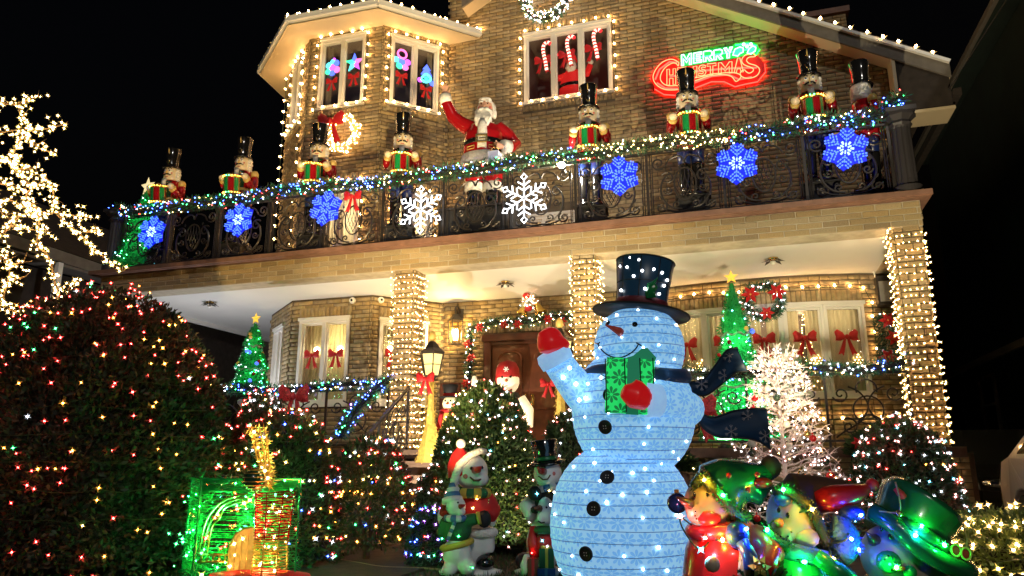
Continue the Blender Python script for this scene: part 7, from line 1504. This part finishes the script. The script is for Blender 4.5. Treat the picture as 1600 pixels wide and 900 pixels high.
part(B, 'snow_base', 'snow_plastic', lambda m: m.lathe([(.25, 0), (.26, .03), (.2, .05), (0, .05)], 20, sy=.6)); part(B, 'body', 'snow_plastic', lambda m: (m.ball((X(852), .06, .25), (.17, .15, .22), 16), m.ball((X(852), .06, .52), (.15, .13, .18), 16), m.tube([(X(838), .02, .66), (X(824), -.06, .57), (X(833), -.14, .48)], [.06, .075, .06], 12)), .018)
part(B, 'head', 'snow_plastic', lambda m: (m.ball((X(857), 0, Z(748)), (.13, .13, .13), 20, 12), m.ball((X(856), -.07, Z(757)), (.08, .07, .06), 12)), .014); part(B, 'nose', 'red_paint', lambda m: m.tube([(X(850), -.13, Z(745)), (X(845), -.19, Z(744)), (X(841), -.22, Z(739))], [.034, .028, .008], 10)); part(B, 'eye', 'black_gloss', lambda m: m.ball((X(852), -.13, Z(738)), .013, 8)); part(B, 'smile', 'wood_dark', lambda m: m.tube([(X(842), -.125, Z(752)), (X(849), -.145, Z(757)), (X(856), -.143, Z(756)), (X(860), -.13, Z(750))], .007, 6)); part(B, 'cheek', 'blush', lambda m: m.ball((X(865), -.112, Z(748)), (.02, .012, .02), 8))
part(B, 'hat_brim', 'black_gloss', lambda m: (setattr(m, 'M', Matrix.Translation((X(856), 0, Z(733))) @ Matrix.Rotation(rad(-8), 4, 'Y') @ Matrix.Rotation(rad(8), 4, 'X')), m.lathe([(.12, -.01), (.165, .0), (.172, .018), (.12, .03)], 24))); part(B, 'hat_crown', 'black_gloss', lambda m: (setattr(m, 'M', Matrix.Translation((X(855), 0, Z(732))) @ Matrix.Rotation(rad(-6), 4, 'Y')), m.lathe([(.105, .0), (.105, .08), (.128, .195), (.118, .205), (0, .2)], 24))); part(B, 'hat_band', 'green_paint', lambda m: (setattr(m, 'M', Matrix.Translation((X(855), 0, Z(732))) @ Matrix.Rotation(rad(-6), 4, 'Y')), m.lathe([(.109, .02), (.109, .055)], 24)))
for i in range(6): a0 = -2.8 + i * .45; part(B, 'scarf_stripe', ['blue_knit', 'white_knit'][i % 2], lambda m: m.tube([(X(857) + .115 * math.cos(a), .105 * math.sin(a), Z(769) + .02 * math.cos(a)) for a in np.linspace(a0, a0 + .45, 5)], .032, 10))
part(B, 'vest', 'black_cloth', lambda m: m.ball((X(856), .0, Z(790)), (.15, .13, .11), 16)); part(B, 'mitten', 'black_cloth', lambda m: (m.ball((X(836), -.14, Z(777)), (.06, .055, .065), 12), m.ball((X(836), -.2, Z(800)), (.04, .04, .035), 10)))
part(B, 'child_head', 'snow_plastic', lambda m: (m.ball((X(852), -.18, Z(802)), (.075, .075, .12), 16), m.ball((X(844), -.22, Z(812)), (.04, .04, .05), 10)), .012); part(B, 'child_nose', 'wood_dark', lambda m: m.tube([(X(843), -.24, Z(798)), (X(836), -.29, Z(797))], [.032, .014], 8)); part(B, 'child_eye', 'black_gloss', lambda m: m.ball((X(853), -.255, Z(796)), .011, 8)); part(B, 'child_smile', 'black_gloss', lambda m: m.tube([(X(840), -.25, Z(815)), (X(845), -.257, Z(818)), (X(850), -.25, Z(817))], .005, 5))
part(B, 'child_scarf', 'green_knit', lambda m: m.tube([(X(852) + .075 * math.cos(a), -.17 + .07 * math.sin(a), Z(829)) for a in np.linspace(0, 6.28, 15)[:-1]], .03, 8, closed=True)); part(B, 'sack', 'red_velvet', lambda m: m.tube([(X(834), -.1, Z(825)), (X(833), -.12, Z(845)), (X(838), -.12, Z(868))], [.03, .05, .06], 10)); part(B, 'child_coat', 'red_cloth', lambda m: m.ball((X(852), -.14, Z(846)), (.09, .08, .09), 12))
for nm, x, y, w2_, h2, m_, rb in (('green_present', 852, 868, .125, .17, 'green_paint', 'yellow_knit'), ('blue_present', 851, 887, .155, .075, 'blue_paint', 'blue_knit'), ('brown_present', 832, 880, .085, .15, 'wood_door', 'red_cloth')):
    m = MB(); m.box((X(x), -.22 if 'green' in nm else -.24, Z(y)), (w2_, .12, h2)); o = m.build(nm, m_, B); m = MB(); m.box((X(x), -.22 if 'green' in nm else -.24, Z(y)), (.024, .126, h2 + .006)); m.build('ribbon', rb, o)
part(B, 'white_paw', 'snow_plastic', lambda m: m.tube([(X(826), -.1, Z(868)), (X(822), -.15, Z(880)), (X(826), -.18, Z(890))], [.04, .05, .045], 10)); part(B, 'bow_loop', 'yellow_knit', lambda m: [m.ball((X(852) + s * .025, -.25, Z(852)), (.024, .015, .014), 8) for s in (-1, 1)])
bulbs('bulbs', [(X(839), -.21, Z(777)), (X(846), -.25, Z(843)), (X(831), -.2, Z(861)), (X(853), -.29, Z(850)), (X(858), -.16, Z(773))], .013, ['cyan', 'red', 'white', 'gold'], [0, 0, 1, 2, 3], B)
t = thing('extension_cord', 'pale extension cord lying on the soil left of the painted snowmen', 'cord', (-4.2, 6.9, .012)); m = MB(); m.tube(smooth_path([(0, 0, .008), (.5, -.25, .01), (.9, -.45, .008), (1.3, -.42, .01), (1.6, -.5, .008)]), .009, 6); m.build('cable', 'cord', t)

# ------------------------------------------------------------------ the three plastic carolers nearest the camera
def caroler(label, px0, D):
    p = at(px0, 800, D); t = thing('caroler_figure', label, 'yard figure', (p.x, p.y, 0), YAW, 'plastic caroler figures at the lower right')
    s = (at(px0 + 100, 800, D) - at(px0, 800, D)).length / 100; zz = at(px0, 800, D).z; s2 = (at(px0, 760, D).z - at(px0, 840, D).z) / 80
    return t, (lambda px: (px - px0) * s), (lambda py: zz + (800 - py) * s2), s
def fuzz(t, path, r, mats, n, leaf=.03, nm='fur_trim'):
    P = resample(smooth_path(path, 6), .01); A_ = np.array([tuple(p) for p in P]); i = RNG.integers(0, len(A_), n); d = unit(RNG.normal(size=(n, 3))); leaf_mesh(nm, A_[i] + d * r * .55, d + RNG.normal(size=(n, 3)) * .3, leaf, .005, mats, t); m = MB(); m.tube(P[::4] + [P[-1]], r * .8, 10); m.build('trim_roll', mats[0], t, True)
mat('face_plastic', (.38, .30, .24), .4, vary=.12, nscale=9, coat=.2); mat('cheek_red', (.60, .02, .03), .35, coat=.3); mat('knit_dark', (.03, .03, .012), .8); mat('knit_olive', (.05, .075, .015), .8); mat('fur_brown', (.07, .03, .018), .8); mat('hat_green', (.010, .11, .04), .24, coat=.5)
mat('glass_ball', (.03, .08, .35), .08, .6, coat=1)
t, X, Z, s = caroler('caroler figure with green stocking cap blowing to the right and long dark red nose', 1130, 3.6)
part(t, 'coat', 'red_paint', lambda m: (m.lathe([(.24, 0), (.23, .3), (.19, Z(860)), (.13, Z(815))], 24, (X(1135), .05, 0)), m.tube([(X(1170), -.02, Z(835)), (X(1185), -.12, Z(862)), (X(1165), -.2, Z(880))], [.07, .07, .05], 12)), .015)
part(t, 'coat_panel', 'face_plastic', lambda m: m.puff([(X(1138), Z(850)), (X(1152), Z(850)), (X(1150), Z(905)), (X(1128), Z(905))], -.2, -.1)); part(t, 'mitten', 'face_plastic', lambda m: m.ball((X(1092), -.19, Z(872)), (.035, .03, .035), 12)); part(t, 'scarf_knot', 'blue_paint', lambda m: (m.ball((X(1137), -.13, Z(832)), (.055, .05, .06), 14), m.tube([(X(1140), -.16, Z(840)), (X(1148), -.19, Z(862)), (X(1146), -.2, Z(880))], [.03, .035, .03], 10)))
part(t, 'scarf', 'cheek_red', lambda m: m.tube([(X(1122) + .12 * math.cos(a), .02 + .12 * math.sin(a), Z(826) + .015 * math.cos(a)) for a in np.linspace(0, 6.28, 19)[:-1]], .035, 10, closed=True))
part(t, 'head', 'face_plastic', lambda m: (m.ball((X(1108), .0, Z(788)), (.115, .115, .125), 20, 14), m.ball((X(1088), -.05, Z(800)), (.06, .06, .06), 14)), .011); part(t, 'cheek', 'cheek_red', lambda m: m.ball((X(1100), -.088, Z(806)), (.06, .03, .042), 14)); part(t, 'nose', 'wood_dark', lambda m: m.tube([(X(1075), -.075, Z(787)), (X(1062), -.09, Z(781)), (X(1051), -.095, Z(775))], [.024, .016, .003], 10))
for x, y in ((1080, 772), (1098, 770)): part(t, 'eye', 'black_gloss', lambda m: m.ball((X(x), -.085 - (.02 if x > 1090 else 0), Z(y)), (.008, .008, .014), 8))
part(t, 'mouth_dots', 'black_gloss', lambda m: [m.ball((X(x), -.108, Z(y)), .005, 6) for x, y in ((1078, 797), (1077, 803), (1079, 808), (1083, 812))])
part(t, 'cap', 'hat_green', lambda m: (m.ball((X(1124), .03, Z(776)), (.135, .13, .14), 18), m.tube([(X(1118), .02, Z(765)), (X(1142), .02, Z(752)), (X(1172), .03, Z(748)), (X(1198), .04, Z(742)), (X(1212), .05, Z(735))], [.13, .115, .09, .06, .045], 16), m.tube([(X(1165), .01, Z(765)), (X(1185), .0, Z(775)), (X(1205), .02, Z(755))], [.05, .05, .03], 10)), .012); part(t, 'cap_tassel', 'fur_brown', lambda m: m.ball((X(1213), .03, Z(729)), (.05, .045, .055), 14)); part(t, 'red_patch', 'red_paint', lambda m: m.ball((X(1190), -.045, Z(754)), (.05, .03, .025), 12))
for x, y in ((1134, 742), (1162, 764), (1178, 741)): part(t, 'holly_berry', 'red_paint', lambda m: m.ball((X(x), -.09, Z(y)), .014, 8))
fuzz(t, [(X(1083), -.05, Z(758)), (X(1092), -.1, Z(745)), (X(1108), -.13, Z(762)), (X(1125), -.13, Z(785)), (X(1145), -.1, Z(805)), (X(1165), -.03, Z(806))], .026, ['knit_olive', 'green_knit'], 700, .022)
CB = [((1118, 771), 'green'), ((1090, 747), 'gold'), ((1137, 831), 'blue'), ((1084, 834), 'red'), ((1111, 840), 'gold'), ((1056, 806), 'pink'), ((1078, 852), 'cyan'), ((1146, 822), 'blue')]
fg = t; bp = [(X(x), -.165 if i not in (5,) else -.1, Z(y)) for i, ((x, y), c) in enumerate(CB)]; _bmats = [c for _, c in CB]
def c9(parent, p, col, r=.012):
    o = new_obj('bulb', one_bulb(col, r, True), parent, p); o.rotation_euler = (random.uniform(0, 6), random.uniform(0, 6), 0)
def front_of(parent_loc): pass
CAR_L = []
def glow_string(label, t, pts):
    L = thing('light_string', label, 'string lights', tuple(t.location), t.rotation_euler.z, 'big coloured bulbs on the caroler figures'); m = MB(); Q_ = []
    for (p, c), (p2, c2) in zip(pts, pts[1:]): Q_ += [Vector(p) + Vector((0, .012, 0)), (Vector(p) + Vector(p2)) / 2 + Vector((0, .13, 0))]
    m.tube(smooth_path(Q_ + [Vector(pts[-1][0])], 4), .004, 5); m.build('wire', 'wire_green', L)
    for p, c in pts: c9(L, p, c)
glow_string('big coloured bulbs on the caroler figure with green stocking cap', t, list(zip(bp, _bmats)))
b = thing('glass_ball', 'blue and gold glass ball beside the long dark red nose', 'bauble', tuple(at(1058, 786, 3.75))); m = MB(); m.ball((0, 0, 0), .05, 20); m.build('ball', 'glass_ball', b, True); m = MB(); m.lathe([(.012, .048), (.012, .064), (0, .066)], 10); m.build('cap', 'gold', b)
t, X, Z, s = caroler('caroler figure with spotted face and red and black pointed cap', 1235, 3.6)
part(t, 'coat', 'green_gloss', lambda m: m.lathe([(.24, 0), (.23, .3), (.18, Z(880)), (.12, Z(848))], 24, (X(1235), .05, 0)), None); part(t, 'scarf', 'blue_knit', lambda m: (m.tube([(X(1240) + .13 * math.cos(a), .02 + .13 * math.sin(a), Z(862) - .03 * math.cos(a)) for a in np.linspace(0, 6.28, 19)[:-1]], .04, 10, closed=True),)); part(t, 'scarf_tail', 'green_gloss', lambda m: m.tube([(X(1250), -.14, Z(862)), (X(1280), -.17, Z(885)), (X(1310), -.17, Z(910))], [.035, .04, .035], 10))
part(t, 'head', 'face_plastic', lambda m: (m.ball((X(1236), 0, Z(812)), (.115, .11, .16), 20, 14), m.ball((X(1214), -.06, Z(832)), (.055, .06, .06), 14)), .011); part(t, 'cheek', 'face_plastic', lambda m: m.ball((X(1245), -.09, Z(838)), (.06, .03, .045), 12)); part(t, 'nose', 'orange', lambda m: m.tube([(X(1206), -.09, Z(815)), (X(1196), -.12, Z(812))], [.022, .005], 8))
for x, y in ((1206, 795), (1219, 803)): part(t, 'eye', 'black_gloss', lambda m: m.ball((X(x), -.095, Z(y)), (.009, .008, .014), 8))
part(t, 'mouth_dots', 'black_gloss', lambda m: [m.ball((X(x), -.125, Z(y)), .005, 6) for x, y in ((1202, 834), (1207, 838), (1213, 834), (1219, 827))])
part(t, 'cap', 'fur_brown', lambda m: (m.ball((X(1250), .04, Z(790)), (.125, .12, .125), 18), m.tube([(X(1245), .03, Z(775)), (X(1285), .03, Z(768)), (X(1330), .03, Z(764))], [.11, .075, .045], 16)), .012)
part(t, 'cap_tail', 'red_paint', lambda m: m.tube([(X(1270), -.02, Z(782)), (X(1300), -.03, Z(778)), (X(1335), -.02, Z(772)), (X(1366), .0, Z(760))], [.055, .062, .05, .014], 14)); part(t, 'cap_tassel', 'red_velvet', lambda m: m.ball((X(1366), -.01, Z(757)), (.03, .028, .03), 12)); part(t, 'blue_ball', 'blue_paint', lambda m: m.ball((X(1320), -.07, Z(800)), (.06, .05, .035), 14)); part(t, 'brow_tuft', 'blue_paint', lambda m: m.ball((X(1215), -.08, Z(780)), (.04, .035, .03), 12))
fuzz(t, [(X(1205), -.06, Z(768)), (X(1222), -.1, Z(764)), (X(1245), -.12, Z(782)), (X(1262), -.11, Z(810)), (X(1275), -.07, Z(838)), (X(1282), .0, Z(852))], .030, ['knit_dark', 'fur_brown', 'knit_olive'], 900, .022)
fuzz(t, [(X(1290), -.06, Z(820)), (X(1305), -.07, Z(825)), (X(1312), -.06, Z(850)), (X(1295), -.05, Z(865))], .07, ['blue_knit', 'blue_paint'], 800, .03, 'blue_fringe')
fuzz(t, [(X(1185), -.1, Z(822)), (X(1195), -.11, Z(840)), (X(1215), -.13, Z(852))], .03, ['green_knit', 'hat_green'], 260, .02, 'green_fringe')
glow_string('big coloured bulbs on the caroler figure with spotted face', t, [((X(x), y_, Z(z)), c) for x, y_, z, c in ((1212, -.12, 764, 'green'), (1247, -.17, 792, 'gold'), (1183, -.13, 822, 'green'), (1196, -.15, 858, 'pink'), (1230, -.18, 869, 'green'), (1270, -.17, 866, 'gold'), (1300, -.17, 835, 'blue'), (1322, -.14, 803, 'blue'), (1317, -.13, 856, 'blue'), (1305, -.2, 896, 'green'))])
t, X, Z, s = caroler('caroler figure with wide dark green brimmed hat and holly buckle', 1400, 3.65)
part(t, 'coat', 'dark_green', lambda m: m.lathe([(.26, 0), (.25, .25), (.2, Z(905)), (.1, Z(880))], 24, (X(1420), .06, 0))); part(t, 'head', 'face_plastic', lambda m: (m.ball((X(1385), .0, Z(868)), (.14, .13, .145), 20, 14), m.tube([(X(1380), .0, Z(850)), (X(1420), .0, Z(890)), (X(1455), .02, Z(915))], [.12, .11, .08], 14), m.ball((X(1358), -.06, Z(868)), (.06, .06, .065), 12)), .012)
part(t, 'nose', 'wood_dark', lambda m: m.tube([(X(1352), -.06, Z(842)), (X(1343), -.09, Z(838)), (X(1335), -.1, Z(828))], [.03, .018, .004], 10)); part(t, 'muzzle', 'green_gloss', lambda m: m.ball((X(1362), -.112, Z(872)), (.06, .03, .05), 14)); part(t, 'lips', 'orange', lambda m: m.ball((X(1370), -.15, Z(880)), (.03, .012, .012), 10)); part(t, 'chin', 'green_gloss', lambda m: m.ball((X(1388), -.135, Z(886)), (.035, .02, .03), 10))
for x, y in ((1358, 823), (1369, 835)): part(t, 'eye', 'black_gloss', lambda m: m.ball((X(x), -.105, Z(y)), (.009, .009, .014), 8))
part(t, 'mouth_dots', 'black_gloss', lambda m: [m.ball((X(x), -.143, Z(y)), .005, 6) for x, y in ((1352, 868), (1358, 862), (1364, 866))])
part(t, 'hat_brim', 'hat_green', lambda m: m.tube(smooth_path([(X(1353), -.05, Z(796)), (X(1375), -.13, Z(818)), (X(1402), -.16, Z(850)), (X(1440), -.16, Z(873)), (X(1475), -.12, Z(885)), (X(1492), -.03, Z(884))], 5), .045, 12), .012)
part(t, 'hat_crown', 'hat_green', lambda m: m.tube([(X(1408), -.01, Z(842)), (X(1422), .0, Z(818)), (X(1438), .01, Z(795)), (X(1444), .012, Z(786)), (X(1445), .012, Z(785))], [.19, .172, .185, .19, .17], 24)); part(t, 'hat_band', 'green_paint', lambda m: m.tube([(X(1410), -.012, Z(840)), (X(1416), -.008, Z(829))], [.193, .186], 24))
part(t, 'buckle', 'gold_paint', lambda m: [m.tube([(X(1455 + 14 * k) + .022 * math.cos(a), -.165, Z(853 + 5 * k) + .026 * math.sin(a)) for a in np.linspace(0, 6.28, 15)[:-1]], .005, 6, closed=True) for k in (0, 1)]); part(t, 'buckle_plate', 'red_cloth', lambda m: m.puff([(X(1440), Z(850)), (X(1452), Z(842)), (X(1482), Z(855)), (X(1480), Z(868)), (X(1462), Z(870))], -.165, -.12)); part(t, 'hat_ribbon', 'red_cloth', lambda m: m.tube([(X(1390), -.08, Z(762)), (X(1398), -.1, Z(775)), (X(1402), -.1, Z(782))], [.012, .02, .008], 8)); part(t, 'yellow_bead', 'ball_gold', lambda m: m.ball((X(1381), -.14, Z(800)), .017, 10))
m = MB(); m.tube(smooth_path([(X(1388), -.1, Z(752)), (X(1386), -.13, Z(775)), (X(1381), -.14, Z(797)), (X(1355), -.12, Z(796))]), .004, 5); m.tube(smooth_path([(X(1497), -.02, Z(818)), (X(1482), -.12, Z(838)), (X(1470), -.16, Z(852))]), .004, 5); m.build('cord', 'cord', t)
glow_string('big coloured bulbs on the caroler figure with brimmed hat', t, [((X(x), y_, Z(z)), c) for x, y_, z, c in ((1376, -.15, 813, 'gold'), (1401, -.205, 818, 'green'), (1392, -.19, 830, 'cyan'), (1364, -.17, 876, 'green'), (1430, -.21, 842, 'green'))])
t = thing('leafy_plant', 'dark leafy plant with a golden flower between two carolers', 'plant', tuple(at(1190, 925, 3.45))); n = 300; d = unit(RNG.normal(size=(n, 3))); d[:, 2] = np.abs(d[:, 2]); leaf_mesh('leaves', d * np.array([.10, .08, .10]) * RNG.uniform(.5, 1, (n, 1)), d, .07, .045, ['dark_green', 'leaf_a', 'leaf_c'], t); poinsettia(t, (.0, -.1, .12), .05, 'gold_paint')
print('objects', len(bpy.data.objects))
